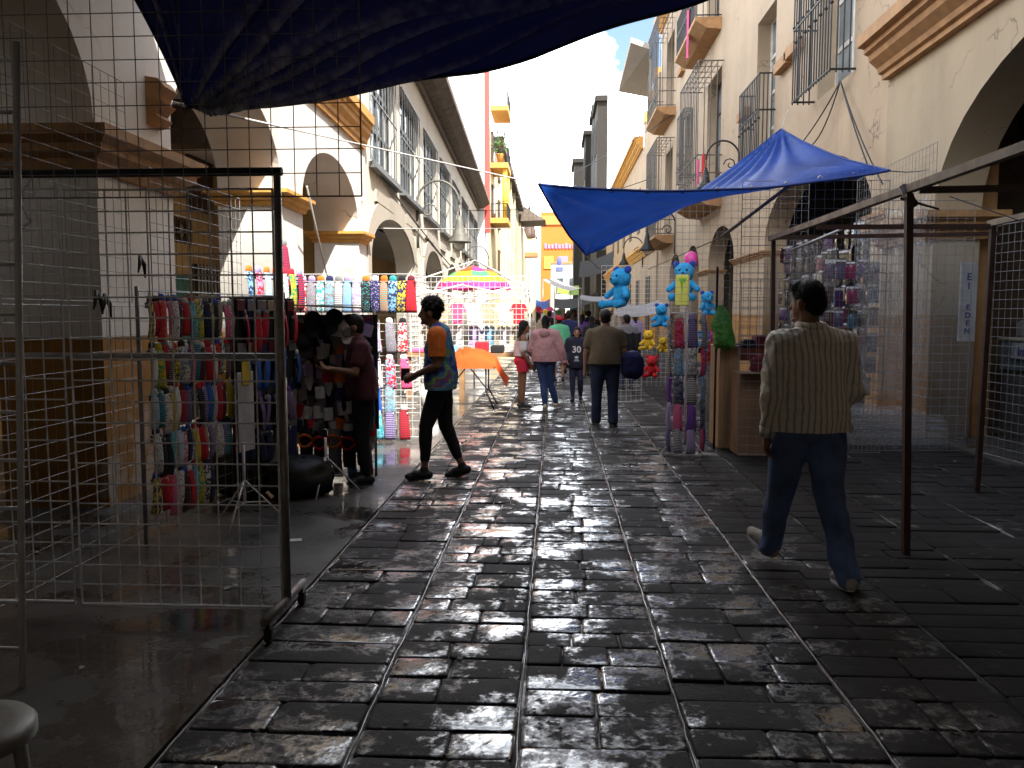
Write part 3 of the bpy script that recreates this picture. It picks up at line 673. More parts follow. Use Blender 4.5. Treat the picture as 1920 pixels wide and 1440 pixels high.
balcony(33.6, 37.4, 9.7, 1.1, .75, cage=3.6)
balcony(29.3, 31.0, 6.2, 1.1, .35, slab=False, cage=2.4)
# jutting white roof slab at the far corner
sl = thing('roof_canopy', (4, 39, 12.5), 'tilted grey canopy slab jutting from the far top corner of the peach building', 'canopy')
mb = MB(); A_ = at(1160, 172, 39.5); B_ = at(1214, 182, 39.5); C_ = at(1217, 92, 35.5); D_ = at(1183, 80, 35.5)
up = Vector((0, 0, .22)); mb.add([A_, B_, C_, D_, A_ + up, B_ + up, C_ + up, D_ + up], [(0, 1, 2, 3), (4, 7, 6, 5), (0, 4, 5, 1), (1, 5, 6, 2), (2, 6, 7, 3), (3, 7, 4, 0)]); mb.build('slab', M_archg, sl)
# ---- lower house with stepped parapet
S = thing('stepped_house', (QX, 50, 0), 'low cream house with stepped yellow parapet beyond the peach building', 'building')
mb = MB(); mb.boxp(RX - .02, 12, 38.45, 76, 0, 10.3); mb.build('wall', M_peach, S)
for i, (y, z) in enumerate(((38.5, 12.4), (40.6, 11.9), (42.6, 11.4))):
    mb = MB(); mb.boxp(RX - .01, RX + .6, y, y + 2.0, 10.302, z); p_ = mb.build('parapet', M_peach, S)
    mb = MB(); mb.boxp(RX - .06, RX + .65, y + 1.2, y + 1.95, z + .003, z + .55); mb.build('merlon', M_orange, p_)
profile('cornice', M_orange, S, (RX - .022, 44.8), (RX - .022, 76), [(u * 1.2, v + 10.25) for u, v in CORN], 1)
profile('string_course', M_orange, S, (RX - .022, 38.45), (RX - .022, 76), [(u * .6, v * .9 + 4.5) for u, v in CORN], 1)
for i in range(6): mb = MB(); mb.boxp(RX - .06, RX - .022, 41 + i * 5, 42.6 + i * 5, .1, 3.4); mb.build('doorway', M_dark, S)
for i in range(6): mb = MB(); mb.boxp(RX - .06, RX - .022, 41 + i * 5, 42.4 + i * 5, 6, 8.4); mb.build('window', M_wood, S)
mb = MB(); mb.tube((RX + .3, 45.4, 10.3), (RX + .3, 45.4, 15), .09, 8); mb.build('roof_pole', M_archg, S)
# ---- dark stepped tower block
D = thing('dark_tower', (4, 90, 0), 'dark grey stone tower block rising in steps above the blue tarp', 'building')
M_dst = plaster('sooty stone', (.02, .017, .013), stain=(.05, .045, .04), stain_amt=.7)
for (xa, xb, ya, yb, z) in ((3.95, 8, 78, 84, 21.6), (3.3, 8, 84.01, 92, 22.6), (2.75, 8, 92.01, 103, 22.9), (1.9, 8, 103.01, 122, 23.6)):
    pass
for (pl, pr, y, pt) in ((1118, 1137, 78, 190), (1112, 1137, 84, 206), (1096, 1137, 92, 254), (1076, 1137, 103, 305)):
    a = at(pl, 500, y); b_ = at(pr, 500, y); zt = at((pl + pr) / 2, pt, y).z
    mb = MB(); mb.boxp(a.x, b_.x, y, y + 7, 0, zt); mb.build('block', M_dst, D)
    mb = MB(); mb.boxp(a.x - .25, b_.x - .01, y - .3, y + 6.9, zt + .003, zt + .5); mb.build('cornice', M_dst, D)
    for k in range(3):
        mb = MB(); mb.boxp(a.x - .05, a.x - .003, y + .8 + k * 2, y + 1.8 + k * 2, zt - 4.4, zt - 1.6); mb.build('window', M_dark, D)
# ---- unseen building added behind the viewer to keep the near street dark
Z = thing('blocking_building', (0, -31, 0), 'plain cream building added unseen behind the viewer to block light', 'building')
mb = MB(); mb.boxp(-12, 14, -36, -30.2, 0, 15); mb.build('wall', M_cream, Z)
# ---- far hills
mb = MB(); hs = []
for i in range(40):
    x = -1500 + i * 75; hs.append((x, 190 + 55 * math.sin(i * .5) + 30 * math.sin(i * 1.3 + 1)))
mb.prism([(-1500, -5)] + hs + [(1425, -5)], lambda u, v, w_: (u, w_, v), 3000, 3600)
tag(mb.build('hills', pbr('hazy blue hillside', (.2, .27, .34), .9, .15, .004, 0)), kind='structure')
# ------------------------------------------------------------------ lamps, ropes and cables on the walls
M_lampg = pbr('weathered grey iron', (.12, .115, .1), .6, .3, 9)
def wall_lamp(y, x, z, s, side, label, group='wrought iron street lamps on the walls'):
    """scrolled arm with a bell shade; side=+1 grows from a right hand wall towards -X"""
    o = thing('street_lamp', (x, y, z), label, 'lamp', group); k = -side; M_iron = MATS['black wrought iron'] if side > 0 else M_lampg
    mb = MB(); pts = []
    for i in range(17):
        t = math.pi * i / 16; pts.append((x + k * s * (.5 - .5 * math.cos(t)) , y, z + s * .55 * math.sin(t)))
    mb.path([(x + k * .03, y, z - s * .9)] + pts, .028 * s, 6)
    sp = [(x + k * s * (.28 + .2 * (1 - i / 12) * math.cos(i * .75)), y, z - s * .15 + s * .2 * (1 - i / 12) * math.sin(i * .75)) for i in range(11)]
    mb.path(sp, .02 * s, 5); mb.tube((x + k * .02, y, z - s * 1.0), (x + k * .02, y, z + s * .1), .035 * s, 6); mb.build('arm', M_iron, o)
    mb = MB(); cx = x + k * s; mb.tube((cx, y, z), (cx, y, z - s * .25), .02 * s, 6)
    mb.lathe([(.04 * s, -.25 * s), (.08 * s, -.4 * s), (.12 * s, -.62 * s), (.27 * s, -.85 * s), (.27 * s, -.88 * s)], (cx, y, z), 14); mb.build('shade', M_iron, o)
    mb = MB(); mb.ball((cx, y, z - s * .92), .13 * s, 12, 8); mb.build('globe', M_whitewin, o); return o
wall_lamp(21.8, 4.70, 5.5, .85, 1, 'wrought iron lamp arm just above the blue tarp edge')
wall_lamp(33, 4.70, 5.0, 1.1, 1, 'wrought iron bell lamp below the left end of the blue tarp')
wall_lamp(44.0, 4.60, atx(1180, 485, 4.65).z, 1.0, 1, 'small wrought iron lamp above the plush toy stall, before the stepped house')
wall_lamp(24.3, -4.04, at(830, 390, 24.3).z + .1, 1.25, -1, 'large scrolled iron lamp on the pale arched building')
wall_lamp(43.0, -4.63, at(905, 485, 43).z, 1.2, -1, 'scrolled iron lamp just above the pink umbrella')
M_rope = pbr('pale nylon rope', (.45, .43, .42), .6, .1); M_cable = pbr('black cable', (.01, .01, .01), .5)
def sag(a, b_, dz, n=14):
    a = Vector(a); b_ = Vector(b_); return [a.lerp(b_, i / n) - Vector((0, 0, dz * 4 * (i / n) * (1 - i / n))) for i in range(n + 1)]
T2A = at(1010, 345, 8.0)
r0 = Vector((LX(7.4) + .25, 7.3, 3.42))
mb = MB(); mb.path(sag(r0, T2A, .0), [.016 - .009 * min(1, i / 5) for i in range(15)], 6); solo(mb, 'tarp_rope', M_rope, r0, 'pale rope from the scrolled bracket across the street to the blue tarp', 'rope')
mb = MB(); a = at(700, 428, 18); b_ = at(985, 426, 50); mb.path(sag(a, b_, .05), .016, 5); solo(mb, 'utility_cable', M_rope, a, 'thin pale cable crossing in front of the grey ringed arch', 'cable')
a = Vector((GX(17) + .06, 17.0, 4.66)); mb = MB(); mb.path(sag(a, (GX(50) + .06, 50, 3.0), .25), .022, 5); solo(mb, 'utility_cable', M_cable, a, 'dark cable sloping down along the pale arched building', 'cable')
a = atx(1576, 152, 4.6)
for i, (tx, ty, dz, lab) in enumerate(((1500, 272, .06, 'straight black cable from the balcony railing to the tarp peak'), (1490, 262, .5, 'slack black cable drooping beside the tarp peak'), (1627, 310, .05, 'black cable running down to the tip of the blue tarp'), (1655, 345, .1, 'thin black cable running from the balcony down past the ochre capital'))):
    b_ = atx(tx, ty, 4.5); mb = MB(); mb.path(sag(a, b_, dz), .012, 5); solo(mb, 'wall_cable', M_cable, a, lab, 'cable')
a = at(448, 372, 11.05) ; 
mb = MB(); mb.path([Vector((LX(11.3) + .3, 11.3, 3.3)), Vector((LX(13) + .05, 13.2, 2.2)), Vector((LX(15) + .05, 15.2, 1.6))], .012, 5); solo(mb, 'wall_cable', M_rope, (LX(11.3) + .3, 11.3, 3.3), 'pale cable hanging off the sunlit orange capital', 'cable')

M_wht_e = pbr('dull eyelet metal', (.4, .38, .33), .4, metal=.8)
# ------------------------------------------------------------------ tarpaulins
def tarp_mat(name, c, trans, rough=.42):
    m, t, b = node_mat(name); n = nnoise(t, 1.6, 5); cc = nmix(t, nramp(t, n, .3, .7), tuple(x * .75 for x in c), tuple(x * 1.2 for x in c))
    t.links.new(cc, b.inputs['Base Color']); b.inputs['Roughness'].default_value = rough; b.inputs['Specular IOR Level'].default_value = .45
    nbump(t, b, nnoise(t, 7, 6, rough=.65), .5, .03)
    tr = t.nodes.new('ShaderNodeBsdfTranslucent'); t.links.new(cc, tr.inputs[0]); ms = t.nodes.new('ShaderNodeMixShader'); ms.inputs[0].default_value = trans
    o = t.nodes['Material Output']; t.links.new(b.outputs[0], ms.inputs[1]); t.links.new(tr.outputs[0], ms.inputs[2]); t.links.new(ms.outputs[0], o.inputs[0])
    MATS[name] = m; return m
M_tarp1 = tarp_mat('navy tarpaulin', (.010, .013, .085), .14, .22)
M_tarp2 = tarp_mat('royal blue tarpaulin', (.015, .075, .4), .36, .5)
M_shade_tarp = tarp_mat('added grey shade tarpaulin', (.12, .12, .12), .05, .6)
def interp(tab, x):
    for (a, fa), (b_, fb) in zip(tab, tab[1:]):
        if x <= b_: u = max(0, (x - a) / (b_ - a)); return fa + (fb - fa) * u
    return tab[-1][1]
c0 = at(345, 201, 5.0)
edge = [at(px, py, 5.0) for px, py in ((345, 201), (430, 197), (520, 191), (610, 184), (700, 173), (800, 157), (900, 135), (1000, 105), (1100, 70), (1200, 35), (1300, 0), (1400, -38))]
tab = [(p.x, p.z) for p in edge]; tab.append((3.4, tab[-1][1] + .75))
CRV = [0]
def tarp1(u, v):
    x = c0.x + (3.4 - c0.x) * u ** 1.35; y = 5.0 - 8.5 * v ** 2.0; d = 5.0 - y
    zf = interp(tab, x); zb = 3.75 + .2 * u
    k = 1 - math.exp(-d / .95); z = zf * (1 - k) + max(zb, zf + .25) * k
    dx = x - c0.x; r_ = math.hypot(dx, d); th = math.atan2(d, dx + 1e-6)
    cr = 0
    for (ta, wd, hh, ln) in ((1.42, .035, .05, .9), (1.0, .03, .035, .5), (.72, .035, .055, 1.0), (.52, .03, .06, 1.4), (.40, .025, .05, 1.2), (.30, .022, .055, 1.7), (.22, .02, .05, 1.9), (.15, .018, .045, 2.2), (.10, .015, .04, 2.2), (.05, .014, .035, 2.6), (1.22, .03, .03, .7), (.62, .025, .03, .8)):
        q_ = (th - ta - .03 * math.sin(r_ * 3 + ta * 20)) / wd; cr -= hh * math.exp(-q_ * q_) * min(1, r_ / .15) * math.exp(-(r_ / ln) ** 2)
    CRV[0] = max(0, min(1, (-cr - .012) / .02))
    cr *= 1.5
    cr += .012 * math.sin(th * 31 + 1.3 + r_ * .3) * min(1, r_ / .25) * math.exp(-r_ / 1.5)
    hem = .02 * math.sin(x * 5.3) * math.exp(-d / .4) + .03 * noise.noise(Vector((x * .8, y * .9, 3)))
    return (x, y + .05 * math.sin(x * 2.1) * (1 - v), z + cr * 1.1 + hem)
mb = MB(); glint = []
def tarp1_glint(u, v): p = tarp1(u, v); glint.append(CRV[0]); return p
mb.grid(300, 230, tarp1_glint); tp = mb.build('tarpaulin', M_tarp1, fix=False)
at_ = tp.data.attributes.new('crease_glint', 'FLOAT', 'POINT'); at_.data.foreach_set('value', glint)
# glints along the sharp folds, painted pale into the base colour
t = M_tarp1.node_tree; b = t.nodes['Principled BSDF']; an = t.nodes.new('ShaderNodeAttribute'); an.attribute_name = 'crease_glint'; src = b.inputs['Base Color'].links[0].from_socket
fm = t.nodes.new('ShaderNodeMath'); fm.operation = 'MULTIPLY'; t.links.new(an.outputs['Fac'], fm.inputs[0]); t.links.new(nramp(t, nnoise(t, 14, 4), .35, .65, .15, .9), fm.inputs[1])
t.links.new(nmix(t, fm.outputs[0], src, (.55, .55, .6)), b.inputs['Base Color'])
M_hem = pbr('stitched tarp hem', (.008, .012, .06), .5)
mb = MB(); mb.path([Vector(tarp1(i / 120, 0)) for i in range(121)], .011, 6); mb.build('hem', M_hem, tp)
mb = MB(); mb.path([Vector(tarp1(0, i / 60)) for i in range(61)], .011, 6); mb.build('hem', M_hem, tp)
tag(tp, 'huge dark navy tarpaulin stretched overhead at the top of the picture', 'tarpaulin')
# unseen sheet added above the navy one, shaped to shade near pier and stalls
mb = MB()
def shade_tarp(u, v):
    x = -3.56 + 8.1 * u; yf = 7.1 if x < -2.35 else 7.1 - 1.3 * min(1, (x + 2.35) / .25) - 1.7 * min(1, max(0, x - 1.6) / .5)
    y = yf - (yf + 6) * v; return (x, y, 4.62 + .12 * math.sin(u * 3.1) * math.sin(v * 3.1) + .3 * v)
mb.grid(40, 24, shade_tarp); tag(mb.build('tarpaulin', M_shade_tarp, fix=False), 'grey tarpaulin added unseen above the navy one to shade the near stalls', 'tarpaulin')
def rear_shade_tarp(u, v): return (-3.5 + 8.1 * u, -3.2 - 24 * v, 3.6 + .2 * math.sin(u * 6) + .3 * math.sin(v * 20))  # unseen sheet added behind the camera to keep sky light off the foreground
mb = MB(); mb.grid(20, 10, rear_shade_tarp); tag(mb.build('tarpaulin', M_tarp1, fix=False), 'navy tarpaulin added unseen behind the viewer to shut out sky light', 'tarpaulin')
TA, TD = T2A, at(1668, 320, 8.6); TB, TC = at(1098, 478, 11.4), at(1465, 242, 11.0)
def tarp2(u, v):
    p = TA.lerp(TD, u).lerp(TB.lerp(TC, u), v); s_ = 4 * u * (1 - u)
    z = -.12 * s_ * (1 - v) - .13 * s_ * v - .06 * 4 * v * (1 - v)
    # folds radiating from the tied corners
    for (cu, cv, n_, a_) in ((0, 1, 9, .045), (1, 1, 13, .05), (1, 0, 8, .04), (0, 0, 6, .02)):
        du, dv = abs(u - cu), abs(v - cv); r_ = math.hypot(du, dv); th = math.atan2(dv, du + 1e-6); z += a_ * 1.3 * math.sin(th * n_ * 2) * math.exp(-r_ / .3) * min(1, r_ / .08)
    z += .03 * noise.noise(Vector((u * 4, v * 3, 1)))
    return p + Vector((0, 0, z))
mb = MB(); mb.grid(110, 80, tarp2); t2 = tag(mb.build('tarpaulin', M_tarp2, fix=False), 'bright blue tarpaulin twisted between its tied corners over the street', 'tarpaulin')
M_hem2 = pbr('blue tarp hem', (.012, .04, .2), .55)
for fn in (lambda s: (s, 0), lambda s: (s, 1), lambda s: (0, s), lambda s: (1, s)):
    mb = MB(); mb.path([tarp2(*fn(i / 60)) for i in range(61)], .013, 6); mb.build('hem', M_hem2, t2)
mb = MB()
for i in range(1, 10): mb.path([tarp2(i / 10, .018) + Vector((.022 * math.cos(k), .0, .022 * math.sin(k))) for k in [j * math.pi / 5 for j in range(10)]], .006, 4, True)
mb.build('eyelets', M_wht_e, t2)
for (p_, q_, lab) in ((TC, atx(1478, 205, 4.66), 'short rope tying the peak of the blue tarp to the wall'), (TD, atx(1740, 318, 4.6), 'rope tying the right tip of the blue tarp to the portico'), (TB, at(1128, 505, 14), 'rope tied to the lowest corner of the blue tarp')):
    mb = MB(); mb.path(sag(p_, q_, .02, 6), .007, 5); solo(mb, 'rope', M_rope, p_, lab, 'rope')
mb = MB(); mb.tube(at(1546, 298, 9.9), at(1352, 445, 10.8), .022, 8); mb.tube(at(1352, 445, 10.8), at(1215, 505, 12.5), .008, 5)
solo(mb, 'tarp_pole', pbr('weathered bamboo', (.3, .25, .18), .6, .3, 12), at(1352, 445, 10.8), 'pale wooden pole propping the blue tarp in front of the big arch', 'pole')

# ------------------------------------------------------------------ wire grid panels
M_gal = pbr('galvanised wire', (.82, .81, .79), .45, .15, 20, .05); M_wht = pbr('white enamelled wire', (.68, .67, .65), .45, .1)
M_dwire = pbr('dull steel wire', (.24, .24, .24), .5, .2, 20, .05, metal=.2)
M_steel = pbr('grey steel tube', (.3, .29, .27), .42, .25, 18, .1, metal=.35, dark=(.1, .07, .05), dscale=9); M_black = pbr('black rubber', (.012, .012, .012), .55, .2)
M_rust = pbr('rusty brown steel', (.045, .02, .014), .55, .4, 9, .2, 40); M_beam = pbr('worn painted beam', (.26, .2, .14), .6, .35, 7, .3, 30, dark=(.09, .06, .04), dscale=5)
def gridmesh(mb, O, U, V, nu, nv, st, r, edge=1.6, jit=0.0):
    O = Vector(O); U = Vector(U).normalized(); V = Vector(V).normalized(); N = U.cross(V)
    for i in range(nu + 1):
        e = edge if i in (0, nu) else 1; j = rs.uniform(-jit, jit)
        mb.tube(O + U * (i * st + j), O + U * (i * st + j + rs.uniform(-jit, jit)) + V * nv * st, r * e, 4, caps=False)
    for i in range(nv + 1):
        e = edge if i in (0, nv) else 1; j = rs.uniform(-jit, jit)
        mb.tube(O + V * (i * st + j) + N * r * 1.6, O + V * (i * st + j + rs.uniform(-jit, jit)) + U * nu * st + N * r * 1.6, r * e, 4, caps=False)
def panel(O, U, nu, nv, st, label, mat=None, r=.0027, jit=.002, V=(0, 0, 1), group=None, name='wire_panel'):
    mb = MB(); gridmesh(mb, O, U, V, nu, nv, st, r, jit=jit); return solo(mb, name, mat or M_gal, O, label, 'wire panel', group)
# the rolling rack in the left foreground
RK = thing('rolling_rack', (-1.36, 4.05, 0), 'tall steel rolling rack with casters carrying wire grids in the left foreground', 'display rack')
mb = MB(); mb.tube((-1.36, 4.05, .12), (-1.36, 4.05, 2.25), .019, 10); mb.tube((-1.36, 4.05, .12), (-1.36, 4.05, 1.25), .023, 10); mb.build('post', M_steel, RK)
mb = MB(); mb.tube((-3.2, 4.05, .12), (-3.2, 4.05, 2.25), .019, 10); mb.build('post', M_steel, RK)
mb = MB(); mb.tube((-3.25, 4.05, 2.262), (-1.335, 4.05, 2.262), .021, 10); mb.build('rail', M_black, RK)
mb = MB(); mb.tube((-3.2, 4.05, 1.36), (-1.382, 4.05, 1.36), .014, 10); mb.build('rail', M_steel, RK)
for x in (-1.36, -3.2):
    mb = MB(); mb.tube((x - .005, 3.72, .118), (x, 4.32, .118), .021, 10); ft = mb.build('foot', M_steel, RK)
    for y in (3.76, 4.28):
        mb = MB(); mb.tube((x, y, .112), (x, y, .07), .012, 8); mb.lathe([(.0, -.016), (.034, -.014), (.038, -.006), (.038, .006), (.034, .014), (0, .016)], (x, y + .015, .038), 16, axis='X', cap=False); mb.boxp(x - .02, x + .02, y - .01, y + .03, .066, .074); mb.build('caster', M_black, ft)
mb = MB(); gridmesh(mb, (-2.42, 4.02, .085), (1, 0, 0), (0, 0, 1), 10, 20, .1045, .0042, 1.4, .0025); mb.tube((-2.42, 4.03, .078), (-1.37, 4.03, .078), .01, 8); mb.build('wire_grid', M_gal, RK)
mb = MB(); gridmesh(mb, (-3.5, 4.02, .095), (1, 0, 0), (0, 0, 1), 10, 20, .1045, .0042, 1.4, .0025); mb.tube((-3.5, 4.03, .088), (-2.46, 4.03, .088), .01, 8); mb.build('wire_grid', M_gal, RK)
mb = MB(); gridmesh(mb, (-3.11, 4.0, 2.135), (1, 0, 0), (0, 0, 1), 20, 13, .109, .0026, 1.5, .003); mb.build('wire_grid', M_dwire, RK)
LD = thing('ladder_rack', (-2.13, 3.25, 0), 'white ladder shaped display frame at the far left edge of the picture', 'display rack')
b0, t0 = at(43, 1290, 3.25), at(30, 78, 3.25); ux = Vector((-.42, .02, 0))
for o_ in (Vector(), ux):
    mb = MB(); mb.tube(b0 + o_, t0 + o_, .014, 8); mb.build('upright', M_wht, LD)
mb = MB()
for i in range(13): p_ = b0.lerp(t0, (i + .85) / 13.2); mb.tube(p_, p_ + ux, .008, 6)
mb.build('rungs', M_wht, LD)
panel((-2.94, 3.3, .02), (0, 1, 0), 24, 16, .1, 'lower wire panel along the near left pier', M_dwire, r=.0018)
panel((-2.97, 3.3, 1.65), (0, 1, 0), 24, 15, .1, 'upper wire panel leaning on the near left pier', M_dwire, r=.0018)
panel((-3.02, 6.1, .05), (.02, 1, 0), 17, 26, .1, 'wire panel behind the sock stall beside the ochre pier base', M_dwire)
tie = []
for (px, py) in ((180, 545), (262, 480), (196, 552)):
    p_ = atx(px, py, -2.93); mb = MB(); mb.path([p_, p_ + Vector((.02, .02, -.06)), p_ + Vector((.01, .05, -.15))], [.012, .016, .006], 6); mb.path([p_, p_ + Vector((.02, -.04, -.05)), p_ + Vector((.02, -.07, -.12))], [.012, .014, .005], 6)
    solo(mb, 'cloth_tie', M_black, p_, {180: 'black cloth strip knotted low on the left wire panel', 262: 'black cloth strip knotted highest on the left wire panel', 196: 'small black cloth knot beside another on the left wire panel'}[px], 'cloth tie')
# stool at the bottom left corner
SQ = atz(50, 1362, .40) - Vector((.175, .0, 0))
ST = thing('plastic_stool', (SQ.x, SQ.y, 0), 'white plastic stool cut off by the bottom left corner', 'stool')
M_plas = pbr('off white plastic', (.3, .29, .26), .45, .12, 5)
mb = MB(); mb.lathe([(.0, .40), (.11, .402), (.16, .398), (.175, .382), (.175, .35), (.16, .345)], (SQ.x, SQ.y, 0), 28, cap=False); mb.build('seat', M_plas, ST)
for k in range(4):
    a = math.pi / 4 + k * math.pi / 2; mb = MB(); mb.tube((SQ.x + .12 * math.cos(a), SQ.y + .12 * math.sin(a), .37), (SQ.x + .15 * math.cos(a), SQ.y + .15 * math.sin(a), 0), .022, 8, .018); mb.build('leg', M_plas, ST)
mb = MB(); mb.boxp(-2.24, -2.12, 6.02, 6.08, .006, .01); p_ = at(552, 1030, 5.55); mb = MB(); mb.boxp(-.06, .06, -.035, .035, .0, .004, Matrix.Translation((p_.x, 5.52, .006)) @ Matrix.Rotation(.3, 4, 'Z')); solo(mb, 'paper_scrap', M_wht, (p_.x, 5.52, .006), 'small white paper scrap on the dark pavement', 'litter')

# ------------------------------------------------------------------ right hand stall frame
FR = thing('market_stall', (2.26, 5.4, 0), 'empty rusty stall frame of posts and worn beams on the right', 'market stall')
def sq(mb, a, b_, w, up=Vector((0, 0, 1))):
    a = Vector(a); b_ = Vector(b_); d = (b_ - a).normalized(); s_ = d.cross(up)
    if s_.length < .1: s_ = d.cross(Vector((0, 1, 0)))
    s_.normalize(); t_ = d.cross(s_); vs = []
    for p in (a, b_):
        for (i, j) in ((-1, -1), (1, -1), (1, 1), (-1, 1)): vs.append(p + s_ * i * w / 2 + t_ * j * w / 2)
    mb.add(vs, [(0, 1, 2, 3), (4, 7, 6, 5), (0, 4, 5, 1), (1, 5, 6, 2), (2, 6, 7, 3), (3, 7, 4, 0)])
zb = 2.35
posts = [((2.30, 5.42, 0), (2.22, 5.4, zb - .03)), ((2.29, 8.76, 0), (2.25, 8.76, zb - .03)), ((3.73, 7.4, 0), (3.76, 7.4, zb - .03)), ((3.9, 4.2, 0), (3.9, 4.2, zb - .03))]
for a, b_ in posts: mb = MB(); sq(mb, a, b_, .042); mb.build('post', M_rust, FR)
for a, b_ in (((2.25, 8.85, zb), (2.25, 3.2, zb + .02)), ((3.78, 7.5, zb), (3.84, 3.2, zb + .05))): mb = MB(); sq(mb, a, b_, .05); mb.build('beam', M_beam, FR)
for a, b_ in (((2.28, 5.38, zb - .01), (4.1, 5.3, zb)), ((2.28, 8.76, zb + .0), (4.5, 8.74, zb + .03)), ((2.28, 7.42, zb - .03), (3.74, 7.42, zb - .03))): mb = MB(); sq(mb, a, b_, .04); mb.build('crossbar', M_rust, FR)
mb = MB(); mb.tube((2.26, 5.42, zb - .1), (2.22, 5.5, zb + .03), .03, 6); mb.build('joint_sleeve', M_rust, FR)
mb = MB(); mb.tube(at(1482, 470, 8.4), at(1582, 428, 8.1), .014, 6); mb.build('loose_tube', M_wht, FR)
mb = MB(); mb.tube(at(1780, 368, 6.6), at(1915, 415, 6.2), .004, 4); mb.tube(at(1690, 372, 5.4), at(1760, 392, 8.2), .01, 4); mb.build('brace_wire', M_cable, FR)
mb = MB(); p_ = [at(1843, 262, 4.6), at(1845, 248, 4.6), at(1856, 240, 4.6), at(1890, 240, 4.55)]; mb.path(p_, .004, 5); mb.build('hook', M_gal, FR)

panel((2.05, 9.35, .02), (1, .02, 0), 16, 30, .1, 'bare wire panel behind the man in the striped shirt', M_dwire)
panel((3.35, 9.5, .02), (1, .03, 0), 13, 28, .1, 'plastic wrapped wire panel in front of the right pier', M_dwire)
panel((4.3, 9.75, .6), (.03, 1, 0), 27, 29, .1, 'tall wire panel running back along the right pier', M_dwire)
panel((4.78, 9.45, .02), (.12, -1, 0), 22, 25, .1, 'wire panel at the right edge of the picture by the shop counter', M_dwire)
panel((1.75, 12.3, .85), (1, 0, 0), 19, 27, .1, 'high wire panel under the right tip of the blue tarp', M_dwire)
panel((3.1, 11.2, 1.2), (.75, .66, 0), 16, 19, .07, 'fine mesh wire panel slanting inside the big arch', M_dwire)
panel((3.7, 12.0, .0), (.1, .99, 0), 20, 26, .1, 'wire panel standing in the mouth of the big arch', M_dwire)
panel((1.0, 18.0, .0), (1, 0, 0), 19, 26, .1, 'pale wire panel hung with plush toys', M_wht)
panel((.72, 14.6, .0), (.9, .35, 0), 9, 11, .1, 'low pale wire panel beside the man with the dark bag', M_wht)
panel((2.0, 9.05, .04), (1, -.02, 0), 7, 19, .1, 'pale wire panel in front of the tall cardboard boxes', M_dwire)

# crinkled clear plastic over the panels
m, t, b = node_mat('clear crinkled plastic'); b.inputs['Roughness'].default_value = .08; b.inputs['Base Color'].default_value = (.8, .8, .8, 1); b.inputs['Specular IOR Level'].default_value = .8
nbump(t, b, nnoise(t, 9, 8, rough=.7), 1.0, .08); tr = t.nodes.new('ShaderNodeBsdfTransparent'); ms = t.nodes.new('ShaderNodeMixShader'); ms.inputs[0].default_value = .16
t.links.new(tr.outputs[0], ms.inputs[1]); t.links.new(b.outputs[0], ms.inputs[2]); t.links.new(ms.outputs[0], t.nodes['Material Output'].inputs[0]); M_clear = m
def plastic(O, U, w, h, label, amp=.03):
    O = Vector(O); U = Vector(U).normalized(); N = U.cross(Vector((0, 0, 1))); mb = MB()
    mb.grid(40, 60, lambda u, v: O + U * u * w + Vector((0, 0, v * h)) + N * (amp * (noise.noise(Vector((u * w * 6, v * h * 3, O.x))) + .6 * noise.noise(Vector((u * w * 17, v * h * 11, O.y))))), smooth=True)
    o = solo(mb, 'plastic_sheet', M_clear, O, label, 'plastic sheet'); return o
plastic((3.4, 9.42, .1), (1, .03, 0), 1.25, 2.3, 'clear crinkled plastic sheet over the wire panel by the right pier')
plastic((4.24, 9.8, .5), (.03, 1, 0), 2.4, 2.4, 'clear crinkled plastic sheet along the side of the right pier')
plastic((3.0, 11.1, 1.0), (.75, .66, 0), 1.1, 1.6, 'clear plastic sheet over goods in the big arch')
# flat bundle of folded panels on the ground
BU = thing('panel_bundle', (3.9, 10.2, 0), 'plastic wrapped bundle of folded wire panels lying on the ground by the right pier', 'bundle')
mb = MB(); 
for k in range(4): gridmesh(mb, (3.3, 9.62, .06 + .09 * k), (1, .05, 0), (-.05, 1, 0), 12, 11, .1, .003, 1.5, .004)
mb.build('wire_grid', M_dwire, BU)
mb = MB(); mb.grid(40, 30, lambda u, v: (3.25 + 1.3 * u, 9.6 + 1.2 * v, .40 + .05 * noise.noise(Vector((u * 9, v * 9, 2))) - .38 * max(0, 1 - min(u, 1 - u, v, 1 - v) / .06))); mb.build('plastic_wrap', M_clear, BU)

# ------------------------------------------------------------------ white stall across the street
panel((-2.72, 15.5, .86), (1, 0, 0), 22, 14, .1, 'white wire panel rising from the plank counter behind the orange table', M_wht, r=.0045)
panel((-2.9, 13.3, .03), (1, 0, 0), 8, 7, .1, 'low white wire panel on the pavement behind the youth', M_wht, r=.004)
panel((-2.78, 15.6, .03), (0, 1, 0), 26, 22, .1, 'white wire panel closing the left side of the sunlit stall', M_wht, r=.0045)
panel((-1.0, 17.4, .7), (1, .1, 0), 6, 15, .1, 'narrow white wire panel beside the canopy post', M_wht, r=.0045)
CF = thing('folding_gazebo', (-1.6, 18, 0), 'bare white folding canopy frame over the sunlit stall', 'gazebo')
cs = [(-2.95, 16.2), (-.62, 16.2), (-.62, 20.8), (-2.95, 20.8)]
for (x, y) in cs: mb = MB(); mb.boxp(x - .022, x + .022, y - .022, y + .022, 0, 2.15); mb.build('post', M_wht, CF)
mb = MB()
for i in range(4):
    a, b_ = Vector((*cs[i], 0)), Vector((*cs[(i + 1) % 4], 0)); m_ = a.lerp(b_, .5)
    for (p, q_) in ((a, m_), (m_, b_)):
        mb.tube((p.x, p.y, 2.12), (q_.x, q_.y, 1.88), .017, 6); mb.tube((p.x, p.y, 1.86), (q_.x, q_.y, 2.14), .017, 6)
for (x, y) in cs: mb.tube((x, y, 2.13), (-1.78, 18.5, 2.75), .017, 6)
